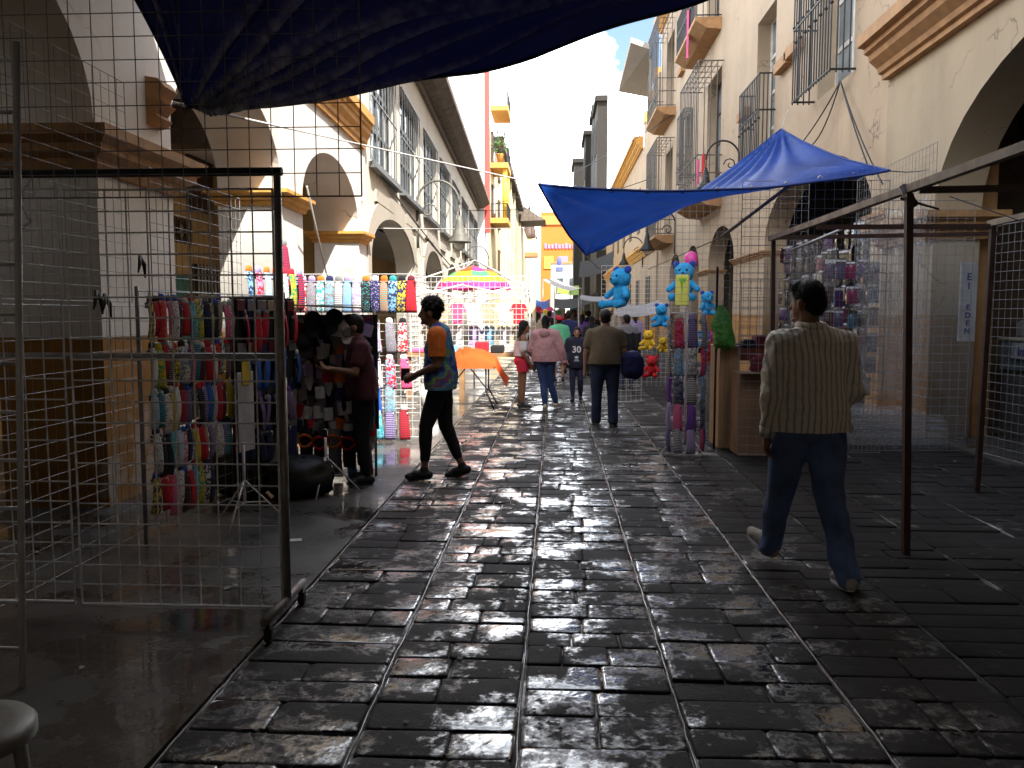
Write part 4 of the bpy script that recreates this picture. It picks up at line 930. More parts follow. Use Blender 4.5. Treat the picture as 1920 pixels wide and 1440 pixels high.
mb.build('scissor_bars', M_wht, CF)
UM = thing('beach_umbrella', (-1.72, 17.6, 0), 'pink, yellow and green striped umbrella over the sunlit stall', 'umbrella')
cu = Vector((-1.72, 17.6, 2.22)); rad = .80
def seg_ring(name, cols, r0_, z0_, r1_, z1_, n=8):
    for k, m_ in enumerate(cols):
        mb = MB()
        for i in range(n):
            if i % len(cols) != k: continue
            if len(cols) > 1: mb = MB()
            mb.grid(3, 3, lambda u, v: cu + Vector(((r0_ + (r1_ - r0_) * v) * math.cos((i + u) * 2 * math.pi / n), (r0_ + (r1_ - r0_) * v) * math.sin((i + u) * 2 * math.pi / n), z0_ + (z1_ - z0_) * v - .04 * math.sin(math.pi * u) * (r0_ + (r1_ - r0_) * v))))
            if len(cols) > 1: mb.build(name, m_, UM, fix=False)
        if len(cols) == 1: mb.build(name, m_, UM, fix=False)
def cloth(name, c, trans=.35, rough=.8):
    if name in MATS: return MATS[name]
    return tarp_mat(name, c, trans, rough)
C_pink, C_yel, C_grn, C_or = cloth('hot pink cloth', (.75, .05, .3)), cloth('yellow cloth', (.8, .6, .03)), cloth('green cloth', (.1, .5, .2)), cloth('orange cloth', (.62, .075, .003), .12)
seg_ring('canopy_top', [C_pink, C_or], .02, .36, .4, .24); seg_ring('canopy_band', [C_grn, C_yel], .4, .24, .56, .14); seg_ring('canopy_edge', [C_yel], .56, .14, .72, .03); seg_ring('valance', [C_pink], .72, .03, .8, -.12)
mb = MB(); mb.tube((cu.x, cu.y, 0), cu + Vector((0, 0, .36)), .018, 8); mb.build('pole', M_wht, UM)
mb = MB()
for i in range(8): a = i * math.pi / 4; mb.tube(cu + Vector((0, 0, .33)), cu + Vector((.78 * math.cos(a), .78 * math.sin(a), -.02)), .006, 4)
mb.build('ribs', M_gal, UM)
# folding table under an orange cloth
TB_ = thing('folding_table', (-1.35, 13.9, 0), 'white folding table with black legs under the orange cloth', 'table')
tx0, tx1, ty0, ty1, tz = -1.98, -.98, 13.6, 14.3, .70
mb = MB(); mb.rbox(tx0, tx1, ty0, ty1, tz - .04, tz, .012); mb.build('tabletop', M_wht, TB_)
for x in (tx0 + .18, tx1 - .16):
    mb = MB(); s_ = -1 if x < -1.5 else 1
    mb.path([(x, ty0 + .06, tz - .04), (x, ty0 + .08, .28), (x + s_ * .14, ty0 - .05, 0)], .014, 6); mb.path([(x, ty1 - .06, tz - .04), (x, ty1 - .08, .28), (x + s_ * .14, ty1 + .05, 0)], .014, 6)
    mb.tube((x, ty0 + .08, .28), (x, ty1 - .08, .28), .012, 6); mb.tube((x - s_ * .3, (ty0 + ty1) / 2, tz - .04), (x, (ty0 + ty1) / 2, .28), .01, 6); mb.build('leg_frame', M_black, TB_)
def drape(u, v):
    x = tx0 + .12 + (tx1 - tx0 + .02) * u; y = ty0 - .03 + (ty1 - ty0 + .06) * v
    b_ = math.sin(math.pi * min(1, u * 1.06)) ** .6 * math.sin(math.pi * v) ** .5
    z = tz + .012 + .3 * b_ * (1 - .25 * u) + (.09 * noise.noise(Vector((u * 5, v * 4, 4))) + .05 * abs(noise.noise(Vector((u * 13, v * 9, 1))))) * b_
    if u > .86: k = (u - .86) / .14; x += .05 * k; z -= .36 * k * (1 - .3 * v)
    if v < .05 and u < .86: z -= .05
    return (x, y, z)
mb = MB(); mb.grid(50, 30, drape); solo(mb, 'cloth_cover', C_or, (-1.4, 13.9, tz), 'bright orange cloth heaped over goods on the folding table', 'cloth')
mb = MB(); mb.grid(14, 10, lambda u, v: (tx1 - .3 + .2 * u, ty0 + .2 + .3 * v, tz + .03 + .2 * math.sin(math.pi * u) ** .6 * math.sin(math.pi * v) ** .6)); solo(mb, 'cloth_bundle', C_yel, (tx1 - .2, 13.95, tz), 'small yellow cloth bundle at the end of the folding table', 'cloth')
CT = thing('plank_counter', (-1.6, 15.3, 0), 'brown plank counter on posts behind the folding table', 'counter')
M_plank = pbr('raw brown timber', (.26, .15, .07), .7, .3, 5, .3, 30)
mb = MB(); mb.boxp(-2.75, -.5, 15.0, 15.46, .78, .85); mb.build('top', M_plank, CT)
for x in (-.62, -1.7, -2.68): mb = MB(); mb.boxp(x - .05, x + .05, 15.05, 15.15, 0, .78); mb.build('leg', M_plank, CT)
mb = MB(); mb.grid(16, 12, lambda u, v: Vector((-2.02, 13.2, .2)) + Vector((.16 * math.cos(u * 6.283) * math.sin(math.pi * v) ** .6, .12 * math.sin(u * 6.283) * math.sin(math.pi * v) ** .6, -.2 * math.cos(math.pi * v) + .05)) * (1 + .25 * noise.noise(Vector((u * 5, v * 5, 0))))); solo(mb, 'plastic_bag', M_wht, (-2.02, 13.2, 0), 'crumpled white plastic bag on the pavement by the youth', 'bag')
pp = at(938, 300, 60.0); PT = thing('potted_plant', pp, 'leafy green potted plant on the upper orange balcony of the yellow house', 'plant')
mb = MB(); mb.lathe([(.2, -.1), (.28, .35), (.3, .4), (.26, .42)], pp, 12); mb.build('pot', MATS['orange painted stone'], PT)
mb = MB(); rp_ = random.Random(5)
for i in range(130):
    d_ = Vector((rp_.gauss(0, 1), rp_.gauss(0, 1), abs(rp_.gauss(0, 1)) + .2)).normalized(); c_ = pp + Vector((0, 0, .45)) + Vector((d_.x * .8, d_.y * .8, d_.z * 1.5)) * rp_.uniform(.3, 1); s_ = d_.orthogonal().normalized() * .08; l_ = (d_ + Vector((0, 0, -.5))).normalized() * .32
    mb.add([c_ - s_ * .3, c_ + s_ + l_ * .5, c_ + l_, c_ - s_ + l_ * .5], [(0, 1, 2, 3)])
mb.build('leaves', pbr('green leaf', (.06, .14, .025), .6, .5, 8), PT)
for (px, y, z, h, lab) in ((1004, 140, 19, 4, 'thin roof aerial beside the church steeple'), (1062, 152, 19.6, 5, 'thin roof aerial on the orange building')):
    x = at(px, 500, y).x; mb = MB(); mb.tube((x, y, z - 6), (x, y, z + h), .07, 5)
    for k in range(3): mb.tube((x - .9 + k * .2, y, z + h - .3 - k * .6), (x + .9 - k * .2, y, z + h - .3 - k * .6), .05, 4)
    solo(mb, 'roof_aerial', M_steel, (x, y, z), lab, 'aerial')
for (a_, b_, lab) in ((atx(1232, 330, 4.6), Vector((GX(44), 44, 7.0)), 'black cable strung across the street above the far awnings'), (atx(1262, 215, 4.6), Vector((-4.5, 60, 9.4)), 'black cable strung high across the street towards the yellow house')):
    mb = MB(); mb.path(sag(a_, b_, .5), .018, 5); solo(mb, 'utility_cable', M_cable, a_, lab, 'cable')
# ------------------------------------------------------------------ far awnings
def awning(pts, mat, label, posts=True, zs=.1):
    a, b_, c, d = [Vector(p) for p in pts]
    o = thing('stall_awning', (a + c) / 2 * Vector((1, 1, 0)).x if False else Vector(((a.x + c.x) / 2, (a.y + c.y) / 2, 0)), label, 'awning')
    mb = MB(); mb.grid(12, 10, lambda u, v: a.lerp(b_, u).lerp(d.lerp(c, u), v) - Vector((0, 0, zs * 4 * u * (1 - u)))); mb.build('sheet', mat, o, fix=False)
    if posts:
        for p in (a, b_, c, d): mb = MB(); mb.tube((p.x, p.y, 0), p, .025, 6); mb.build('post', M_steel, o)
    return o
C_dk = tarp_mat('black awning cloth', (.008, .008, .009), .01, .95); C_gr = cloth('grey awning cloth', (.3, .29, .3), .15); C_wh = cloth('white awning cloth', (.75, .74, .72), .3); C_bl = cloth('blue awning cloth', (.02, .12, .5), .3); C_lime = cloth('lime awning cloth', (.3, .5, .06), .3)
awning((at(1040, 577, 26), at(1112, 566, 26), at(1120, 548, 32), at(1040, 560, 32)), C_dk, 'dark awning sheltering the crowd down the street')
awning((at(1085, 520, 30), at(1150, 500, 27), at(1150, 470, 34), at(1088, 490, 36)), C_dk, 'black awning hanging high below the bright blue tarp', posts=False)
awning((at(1004, 577, 30), at(1030, 575, 30), at(1030, 560, 34), at(1006, 562, 34)), C_bl, 'small blue awning at the far end of the market')
awning((at(1018, 524, 40), at(1070, 545, 38), at(1090, 540, 48), at(1040, 522, 50)), C_wh, 'white canopy sheet over the far stalls')
awning((at(1045, 548, 50), at(1085, 552, 50), at(1085, 535, 60), at(1045, 532, 60)), C_lime, 'lime green canopy sheet at the far end of the market')
awning((at(1150, 590, 17.5), at(1255, 578, 17.5), at(1235, 562, 21), at(1165, 566, 21)), C_gr, 'grey cloth awning over the toy stall')
awning((at(1085, 560, 22), at(1160, 556, 22), at(1160, 548, 26), at(1090, 552, 26)), C_gr, 'pale grey awning between two posts down the street')
BN = thing('advert_banner', (1, 55, 0), 'white advertising banner with a blue and purple emblem hanging down the street', 'banner')
mb = MB(); a = at(1040, 500, 55); b_ = at(1057, 518, 55); mb.boxp(a.x, b_.x, 55, 55.04, b_.z, a.z); mb.build('sheet', M_wht, BN)
mb = MB(); mb.boxp(a.x + .05, b_.x - .05, 54.95, 54.99, a.z - .28, a.z - .03); mb.ball(((a.x + b_.x) / 2, 55, a.z + .35), (.16, .03, .3), 8, 6); mb.build('emblem', pbr('violet blue print', (.12, .15, .6), .6), BN)
mb = MB(); mb.tube((a.x + .02, 55.03, 0), (a.x + .02, 55.03, a.z + .1), .06, 6); mb.build('pole', M_wht, BN)
# ------------------------------------------------------------------ goods: patterned knit materials
def knit(name, a, b_, kind, s=30):
    if name in MATS: return MATS[name]
    m, t, b = node_mat(name); c = t.nodes.new('ShaderNodeTexCoord')
    if kind == 'stripe':
        w = t.nodes.new('ShaderNodeTexWave'); w.bands_direction = 'Z'; w.inputs['Scale'].default_value = s; t.links.new(c.outputs['Object'], w.inputs[0]); f = nramp(t, w.outputs[1], .45, .55)
    elif kind == 'dot':
        w = t.nodes.new('ShaderNodeTexVoronoi'); w.inputs['Scale'].default_value = s; t.links.new(c.outputs['Object'], w.inputs[0]); f = nramp(t, w.outputs[0], .28, .36)
    else: f = nramp(t, nnoise(t, s, 2), .47, .53)
    t.links.new(nmix(t, f, a, b_), b.inputs['Base Color']); b.inputs['Roughness'].default_value = .9; nbump(t, b, nnoise(t, 220, 2), .3, .003); MATS[name] = m; return m
CN = {'black': (.012, .012, .014), 'white': (.62, .61, .6), 'grey': (.2, .2, .21), 'red': (.5, .015, .03), 'yellow': (.6, .45, .03), 'blue': (.02, .1, .45), 'pink': (.65, .1, .25), 'purple': (.16, .06, .3), 'teal': (.03, .3, .32), 'orange': (.65, .16, .02), 'green': (.08, .3, .08), 'navy': (.015, .02, .09), 'sky blue': (.2, .42, .62), 'maroon': (.14, .015, .03), 'lilac': (.36, .28, .5), 'beige': (.42, .33, .22)}
KN = {'stripe': 'striped', 'dot': 'dotted', 'blot': 'patterned', 'plain': 'plain'}
def cloth_of(a, b_, kind): 
    if kind == 'plain': return pbr('plain knit ' + a, CN[a], .9, .15, 30, .25, 220)
    return knit(f'{KN[kind]} knit {a} {b_}', CN[a], CN[b_], kind, 17 if kind == 'stripe' else 62 if kind == 'dot' else 46)
def cap1(s): return s[0].lower() + s[1:]
ORD = ['first', 'second', 'third', 'fourth', 'fifth', 'sixth', 'seventh', 'eighth', 'ninth', 'tenth', 'eleventh', 'twelfth', 'thirteenth', 'fourteenth', 'fifteenth', 'sixteenth', 'seventeenth']
# one pair of socks, hanging from z=0 downwards, front towards -Y
SK = thing('sock_pair', (0, 0, 0), 'x', 'socks')
def sock_shape(mb, dx, dy, lean):
    pts = []
    for i in range(11):
        v = i / 10; z = -.05 - .31 * v; pts.append((dx + lean * v, dy - .002 - .02 * math.sin(v * 3) , z))
    k = len(mb.v); n = 10
    for i, p in enumerate(pts):
        v = i / 10; w = .041 - .0015 * math.sin(v * 5) - (.005 if i == 10 else 0); d = .0055 + .002 * math.sin(v * 11) ** 2 - (.003 if i == 10 else 0)
        for j in range(n): a = 2 * math.pi * j / n; mb.v.append(Vector((p[0] + w * math.cos(a), p[1] + d * math.sin(a), p[2])))
    for i in range(10):
        for j in range(n): mb.f.append([k + i * n + j, k + i * n + (j + 1) % n, k + (i + 1) * n + (j + 1) % n, k + (i + 1) * n + j]); mb.sm.append(True)
    mb.f.append([k + 10 * n + j for j in range(n)]); mb.sm.append(True)
mb = MB(); sock_shape(mb, .006, .008, .016); sock_shape(mb, -.004, -.006, -.004); mb.build('sock', M_black, SK)
mb = MB(); mb.lathe([(.036, -.07), (.037, -.03), (.032, -.012), (.02, -.002), (.001, .001)], (0, 0, 0), 14); mb.v = [Vector((v.x, v.y * .36, v.z)) for v in mb.v]; mb.build('cuff', M_black, SK)
mb = MB(); mb.rbox(-.043, .043, -.017, .016, -.108, -.062, .003); mb.build('card_band', M_wht, SK)
kids(SK); sk_used = [False]
def band_mat(name, a, b_):
    m, t, b = node_mat(name); c = t.nodes.new('ShaderNodeTexCoord'); s = t.nodes.new('ShaderNodeSeparateXYZ'); t.links.new(c.outputs['Generated'], s.inputs[0])
    q = t.nodes.new('ShaderNodeMath'); q.operation = 'COMPARE'; q.inputs[1].default_value = .5; q.inputs[2].default_value = .22; t.links.new(s.outputs['Z'], q.inputs[0])
    t.links.new(nmix(t, q.outputs[0], a, b_), b.inputs['Base Color']); b.inputs['Roughness'].default_value = .35; return m
M_card = [band_mat('black white band', (.02, .02, .022), (.6, .6, .62)), band_mat('grey band', (.1, .1, .12), (.5, .5, .55)), band_mat('navy band', (.02, .03, .1), (.55, .55, .55)), pbr('glossy white card', (.6, .6, .62), .35, .1), pbr('glossy black card', (.02, .02, .022), .35), pbr('glossy grey card', (.22, .23, .25), .35)]
rg = random.Random(11)
def sock(loc, rz, a, b_, kind, cuff, label, group, sc=1.0, tilt=0):
    m1 = cloth_of(a, b_, kind); m2 = cloth_of(cuff, cuff, 'plain'); mats = {'sock': m1, 'cuff': m2, 'card_band': rg.choice(M_card)}
    r = copy_tree(SK, loc, rz, label, group, mats, (sc, sc, sc)); r.rotation_euler[1] = tilt; return r
LEFT = [('black', 'yellow', 'blot'), ('yellow', 'yellow', 'plain'), ('red', 'red', 'plain'), ('lilac', 'navy', 'stripe'), ('black', 'black', 'plain'), ('white', 'grey', 'blot'), ('red', 'maroon', 'plain'), ('white', 'white', 'plain'), ('sky blue', 'teal', 'blot'), ('blue', 'blue', 'plain'), ('beige', 'grey', 'stripe'),
        ('orange', 'red', 'dot'), ('maroon', 'red', 'stripe'), ('yellow', 'green', 'blot'), ('sky blue', 'white', 'stripe'), ('grey', 'pink', 'dot'), ('purple', 'grey', 'stripe'), ('white', 'black', 'blot'), ('black', 'red', 'dot'), ('pink', 'white', 'blot'), ('teal', 'navy', 'stripe'), ('navy', 'white', 'dot'), ('black', 'grey', 'stripe'), ('navy', 'black', 'blot'), ('black', 'maroon', 'stripe'), ('black', 'white', 'dot'), ('maroon', 'black', 'blot'), ('black', 'black', 'plain')]
# left sock rack: a wire grid standing aslant
a0, a1 = Vector((-2.72, 5.35, 0)), Vector((-2.33, 7.15, 0)); ud = (a1 - a0).normalized(); rack_rz = math.atan2(ud.y, ud.x)
SR = thing('sock_rack', a0, 'aslant wire rack of dark and bright socks behind the rolling rack', 'display rack')
nrm = Vector((ud.y, -ud.x, 0))
mb = MB(); gridmesh(mb, a0 - nrm * .03 + Vector((0, 0, .12)), ud, (0, 0, 1), 18, 16, .1, .0027); mb.build('wire_grid', M_dwire, SR)
for p in (a0, a1): mb = MB(); mb.tube(p - nrm * .04, p - nrm * .04 + Vector((0, 0, 1.75)), .014, 8); mb.build('post', M_steel, SR)
rows = [(1.70, 'top'), (1.39, 'second'), (1.09, 'third'), (.80, 'fourth'), (.52, 'bottom')]
for ri, (z, rn) in enumerate(rows):
    for i in range(16 if ri < 4 else 11):
        a, b_, k = LEFT[(i * 5 + ri * 7 + (i * i) % 3) % len(LEFT)]
        p = a0 + ud * (.04 + i * .0595 + rg.uniform(-.012, .012)) + Vector((0, 0, z + rg.uniform(-.03, .01))) + nrm * .025
        w = a if b_ == a else f'{a} and {b_}'
        sock(p, rack_rz + rg.uniform(-.3, .2), a, b_, k, rg.choice(['red', 'black', 'white', 'grey', 'blue', a]), f'{w} socks, {ORD[i]} from left, {rn} row of the shaded rack', 'socks on the shaded rack', rg.uniform(.74, .92), rg.uniform(-.1, .1))
# loose socks draped over the dark packets
for i in range(22):
    a, b_, k = LEFT[(i * 7 + 2) % len(LEFT)]; ri = i % 4; j = i // 4
    p = a0 + ud * (1.05 + j * .15 + rg.uniform(-.03, .03)) + Vector((0, 0, (1.6, 1.26, .95, .66)[ri])) + nrm * .085
    w = a if b_ == a else f'{a} and {b_}'
    sock(p, rack_rz + rg.uniform(-.4, .4), a, b_, k, rg.choice(['black', 'white', 'grey', a]), f'{w} socks, {ORD[j]} along, {["top", "second", "third", "low"][ri]} row over the dark packets', 'socks over the dark packets', rg.uniform(.7, .95), rg.uniform(-.25, .25))
# dark garments in packets further along the same rack
GP = thing('garment_pack', (0, 0, 0), 'x', 'clothing pack')
mb = MB(); mb.grid(10, 14, lambda u, v: (-.09 + .18 * u, -.012 - .018 * math.sin(math.pi * u) - .008 * math.sin(u * 17 + v * 9), -.38 * v)); mb.grid(10, 14, lambda u, v: (-.09 + .18 * u, .012, -.38 * v), flip=True); mb.build('garment', M_black, GP, fix=False)
mb = MB(); mb.rbox(-.06, .06, -.036, -.026, -.11, -.02, .003); mb.build('label_card', M_wht, GP)
kids(GP)
GM = [('black', 'maroon'), ('navy', 'grey'), ('black', 'grey'), ('black', 'beige'), ('grey', 'navy')]
for ri, (z, rn) in enumerate(((1.70, 'top'), (1.36, 'second'), (1.02, 'third'), (.70, 'low'))):
    for i in range(6):
        a, b_ = GM[(i + ri * 2) % 5]; p = a0 + ud * (1.03 + i * .15) + Vector((0, 0, z)) + nrm * .03
        copy_tree(GP, p, rack_rz + rg.uniform(-.1, .1), f'{a} garment with {b_} label card, {ORD[i]} in the {rn} row beside the shaded socks', 'dark garment packs beside the socks', {'garment': cloth_of(a, a, 'plain'), 'label_card': pbr('card ' + b_, tuple(x * .8 for x in CN[b_]), .5)})
mb = MB(); mb.rbox(-.11, .11, -.04, -.03, -.62, .0, .004); 
p = a0 + ud * .98 + Vector((0, 0, 1.12)) + nrm * .08
o = link('paper_sheet', xform(mb.mesh('paper_sheet'), Matrix.Rotation(rack_rz, 4, 'Z')), pbr('white poster card', (.5, .5, .52), .6)); o.location = p; tag(o, 'white printed card hanging amid the socks of the shaded rack', 'card')
mb = MB(); mb.boxp(-.055, .055, -.048, -.041, -.12, .06); o = link('label_card', xform(mb.mesh('label_card'), Matrix.Rotation(rack_rz, 4, 'Z')), pbr('yellow card', (.6, .45, .05), .6)); o.location = p + Vector((0, 0, .02)); o.name = 'price_card'; tag(o, 'yellow price card clipped over the white card in the sock rack', 'card')
# cap lying on top
# ---------------------------------------------------------- sunlit back rows
a = Vector((-3.25, 10.05, .05)); panel(a, (1, 0, 0), 16, 20, .1, 'wire panel carrying the sunlit row of socks', M_wht)
BR = [('sky blue', 'white', 'blot', 'orange'), ('white', 'red', 'blot', 'lilac'), ('lilac', 'grey', 'dot', 'lilac'), ('teal', 'white', 'blot', 'orange'), ('sky blue', 'grey', 'blot', 'navy'), ('grey', 'white', 'stripe', 'grey'), ('lilac', 'sky blue', 'dot', 'lilac'), ('white', 'lilac', 'blot', 'white'), ('teal', 'black', 'dot', 'orange'), ('lilac', 'navy', 'dot', 'white'), ('orange', 'teal', 'stripe', 'orange'), ('sky blue', 'navy', 'blot', 'teal'), ('navy', 'yellow', 'blot', 'black'), ('red', 'red', 'plain', 'maroon')]
for i, (a, b_, k, cf) in enumerate(BR):
    x = -3.18 + i * .111; w = a if b_ == a else f'{a} and {b_}'
    sock((x, 10.0, 2.03), rg.uniform(-.1, .1), a, b_, k, cf, f'{w} socks, {ORD[i]} from left in the sunlit top row', 'sunlit socks', 1.25, rg.uniform(-.03, .03))
cl = [(1.52, [('lilac', 'white', 'blot'), ('lilac', 'grey', 'dot'), ('red', 'white', 'blot')], 'upper'), (1.08, [('pink', 'white', 'dot'), ('red', 'sky blue', 'blot'), ('red', 'pink', 'dot')], 'middle'), (.78, [('blue', 'lilac', 'plain'), ('sky blue', 'grey', 'blot')], 'lower'), (.46, [('teal', 'sky blue', 'blot'), ('lilac', 'navy', 'stripe'), ('maroon', 'red', 'stripe')], 'bottom')]
for z, rr, rn in cl:
    for i, (a, b_, k) in enumerate(rr):
        x = -2.18 + i * .17; sock((x, 9.97, z), rg.uniform(-.15, .15), a, b_, k, rg.choice(['red', 'white', 'black', 'grey']), f'{a} {KN[k]} socks, {ORD[i]} from the left in the {rn} row beside the seller', 'sunlit socks', 1.2, rg.uniform(-.1, .05))
# side panel of the same stall
for i in range(7):
    a, b_, k = [('sky blue', 'navy', 'blot'), ('lilac', 'red', 'blot'), ('sky blue', 'white', 'stripe'), ('pink', 'sky blue', 'dot'), ('navy', 'white', 'dot'), ('yellow', 'green', 'blot'), ('red', 'navy', 'stripe')][i]
    sock((-3.36 + .05 * i, 9.0 + .14 * i, 2.1 - .0 * i), R(70), a, b_, k, rg.choice(['lilac', 'red', 'orange']), f'{a} and {b_} socks, {ORD[i]} along the side row beside the sunlit pillar', 'socks on the side row', 1.35)
mb = MB(); p_ = at(532, 470, 9.9); mb.capsule(p_ + Vector((0, 0, .02)), p_ + Vector((.03, 0, -.42)), .05, .07, 10); solo(mb, 'rolled_jersey', knit('striped knit red navy', CN['red'], CN['navy'], 'stripe', 6), p_, 'red and navy rolled jersey hanging above the sunlit socks', 'jersey')
mb = MB(); mb.ball(p_ + Vector((0, 0, .09)), (.04, .04, .05)); o = solo(mb, 'knit_hat', cloth_of('grey', 'grey', 'plain'), p_ + Vector((0, 0, .05)), 'small grey knit hat perched above the rolled jersey', 'hat')
# ---------------------------------------------------------- the centre stand of slippers, caps and insoles
CS = thing('slipper_stand', (-2.15, 7.75, 0), 'crowded stand of slippers, caps and insoles in front of the seller', 'display rack')
mb = MB(); gridmesh(mb, (-2.62, 7.8, .15), (1, 0, 0), (0, 0, 1), 9, 15, .1, .0027); mb.build('wire_grid', M_dwire, CS)
for x in (-2.6, -1.72): mb = MB(); mb.tube((x, 7.82, 0), (x, 7.82, 1.6), .014, 8); mb.build('post', M_steel, CS)
mb = MB(); mb.boxp(-2.48, -1.82, 7.35, 7.9, 1.63, 1.645, Matrix.Translation((-2.15, 7.6, 1.63)) @ Matrix.Rotation(.04, 4, 'Y') @ Matrix.Translation((2.15, -7.6, -1.63))); solo(mb, 'cardboard_sheet', pbr('pale cardboard', (.45, .36, .25), .8), (-2.15, 7.6, 1.63), 'pale cardboard sheet laid on top of the slipper stand', 'cardboard sheet')
SL = thing('slipper', (0, 0, 0), 'x', 'slipper')
o_ = [(.035 * math.cos(t) * (1 + .25 * math.sin(t)) + .006 * math.sin(t) ** 2, .125 * math.sin(t)) for t in [i * 2 * math.pi / 20 for i in range(20)]]
mb = MB(); mb.prism(o_, lambda u, v, w: (u, w, v - .125), -.01, .01); mb.build('sole', M_wht, SL)
mb = MB(); mb.grid(8, 5, lambda u, v: (-.044 + .088 * u, -.012 - .04 * math.sin(math.pi * u), -.03 - .1 * v)); mb.grid(8, 5, lambda u, v: (-.04 + .08 * u, -.010 - .034 * math.sin(math.pi * u), -.03 - .1 * v), flip=True); mb.build('upper', M_black, SL, fix=False)
kids(SL)
cc = ['white', 'white', 'grey', 'white', 'black', 'grey', 'lilac', 'navy']
slot = 0
for ri, z in enumerate((1.50, 1.30, 1.10, .92, .74, .58)):
    for i in range(10):
        x = -2.58 + i * .092 + rg.uniform(-.02, .02); a, b_ = rg.choice(cc), rg.choice(cc + ['orange', 'red'])
        copy_tree(SL, (x, 7.7 + rg.uniform(-.05, .03), z + rg.uniform(-.04, .04)), rg.uniform(-.5, .5), f'{a} slipper with {b_} upper, {ORD[i]} in the {["top", "second", "third", "fourth", "fifth", "lowest"][ri]} row of the crowded stand', 'slippers on the crowded stand', {'sole': cloth_of(a, a, 'plain'), 'upper': cloth_of(b_, b_, 'plain')}, (1.25, 1.25, 1.0 + rg.random() * .3)).rotation_euler[1] = rg.uniform(-.3, .3)
for ri, (z, rn) in enumerate(((1.56, 'top'), (1.2, 'second'), (.85, 'third'))):
    for i in range(6):
        a, b_ = GM[(i + ri) % 5] if i % 3 else ('grey', 'white'); copy_tree(GP, (-2.54 + i * .155, 7.765, z), rg.uniform(-.15, .15), f'{a} garment with {b_} label card, {ORD[i]} in the {rn} row behind the slippers', 'garment packs behind the slippers', {'garment': cloth_of(a, a, 'plain'), 'label_card': pbr('card ' + b_, tuple(x * .8 for x in CN[b_]), .5)})
CPp = thing('baseball_cap', (0, 0, 0), 'x', 'cap')
mb = MB(); mb.grid(16, 6, lambda u, v: (.088 * math.cos(u * 2 * math.pi) * math.cos(v * math.pi / 2 * .999), .1 * math.sin(u * 2 * math.pi) * math.cos(v * math.pi / 2 * .999), .105 * math.sin(v * math.pi / 2))); mb.build('crown', M_black, CPp)
mb = MB(); mb.grid(10, 3, lambda u, v: ((.07 + .0 * v) * math.cos(math.pi * u) * (1 - .1 * v), -.075 - (.03 + .075 * math.sin(math.pi * u)) * v, .012 - .03 * v)); mb.grid(10, 3, lambda u, v: ((.07 + .0 * v) * math.cos(math.pi * u) * (1 - .1 * v), -.075 - (.03 + .075 * math.sin(math.pi * u)) * v, .006 - .03 * v), flip=True); mb.build('brim', M_black, CPp, fix=False)
kids(CPp)
for i, (x, z, c) in enumerate(((-2.48, 1.5, 'grey'), (-2.22, 1.5, 'black'), (-2.02, 1.52, 'black'), (-1.88, 1.44, 'white'), (-2.3, 1.30, 'black'))):
    copy_tree(CPp, (x, 7.52, z), .3 * math.sin(i * 2), f'{c} cap, {ORD[i]} of the caps at the top of the crowded stand', 'caps on the crowded stand', {'crown': cloth_of(c, c, 'plain'), 'brim': cloth_of(c, c, 'plain')}, (.95, .95, .95)).rotation_euler[0] = R(50)
KS = thing('knee_support', (0, 0, 0), 'x', 'knee support')
mb = MB(); mb.lathe([(.05, 0), (.056, -.06), (.052, -.14), (.05, -.24), (.044, -.3)], (0, 0, 0), 14, cap=False); mb.build('sleeve', M_black, KS)
mb = MB(); mb.path([(.05 * math.cos(t), -.052 * abs(math.sin(t)) - .006, -.1 + .05 * math.sin(t)) for t in [i * 2 * math.pi / 14 for i in range(14)]], .012, 6, True); mb.build('pad_ring', M_black, KS); kids(KS)
for i in range(5):
    copy_tree(KS, (-2.33 + i * .135, 7.6, .50 - .02 * (i % 2)), rg.uniform(-.3, .3), f'knee support with orange ring, {ORD[i]} along the bottom of the crowded stand', 'knee supports on the crowded stand', {'sleeve': cloth_of(['black', 'black', 'grey', 'black', 'navy'][i], 'black', 'plain'), 'pad_ring': cloth_of(['orange', 'red', 'orange', 'red', 'orange'][i], 'red', 'plain')}, (1.2, 1.2, 1.15))
for i in range(7):
    a, b_, k = [('sky blue', 'teal', 'plain'), ('white', 'grey', 'stripe'), ('blue', 'sky blue', 'plain'), ('white', 'white', 'plain'), ('grey', 'white', 'blot'), ('sky blue', 'blue', 'blot'), ('red', 'black', 'stripe')][i]
    sock((-2.6 + i * .14, 7.62, .36), rg.uniform(-.4, .4), a, b_, k, 'black', f'{a} {KN[k]} socks hanging {ORD[i]} along the foot of the crowded stand', 'socks at the foot of the crowded stand', .9)
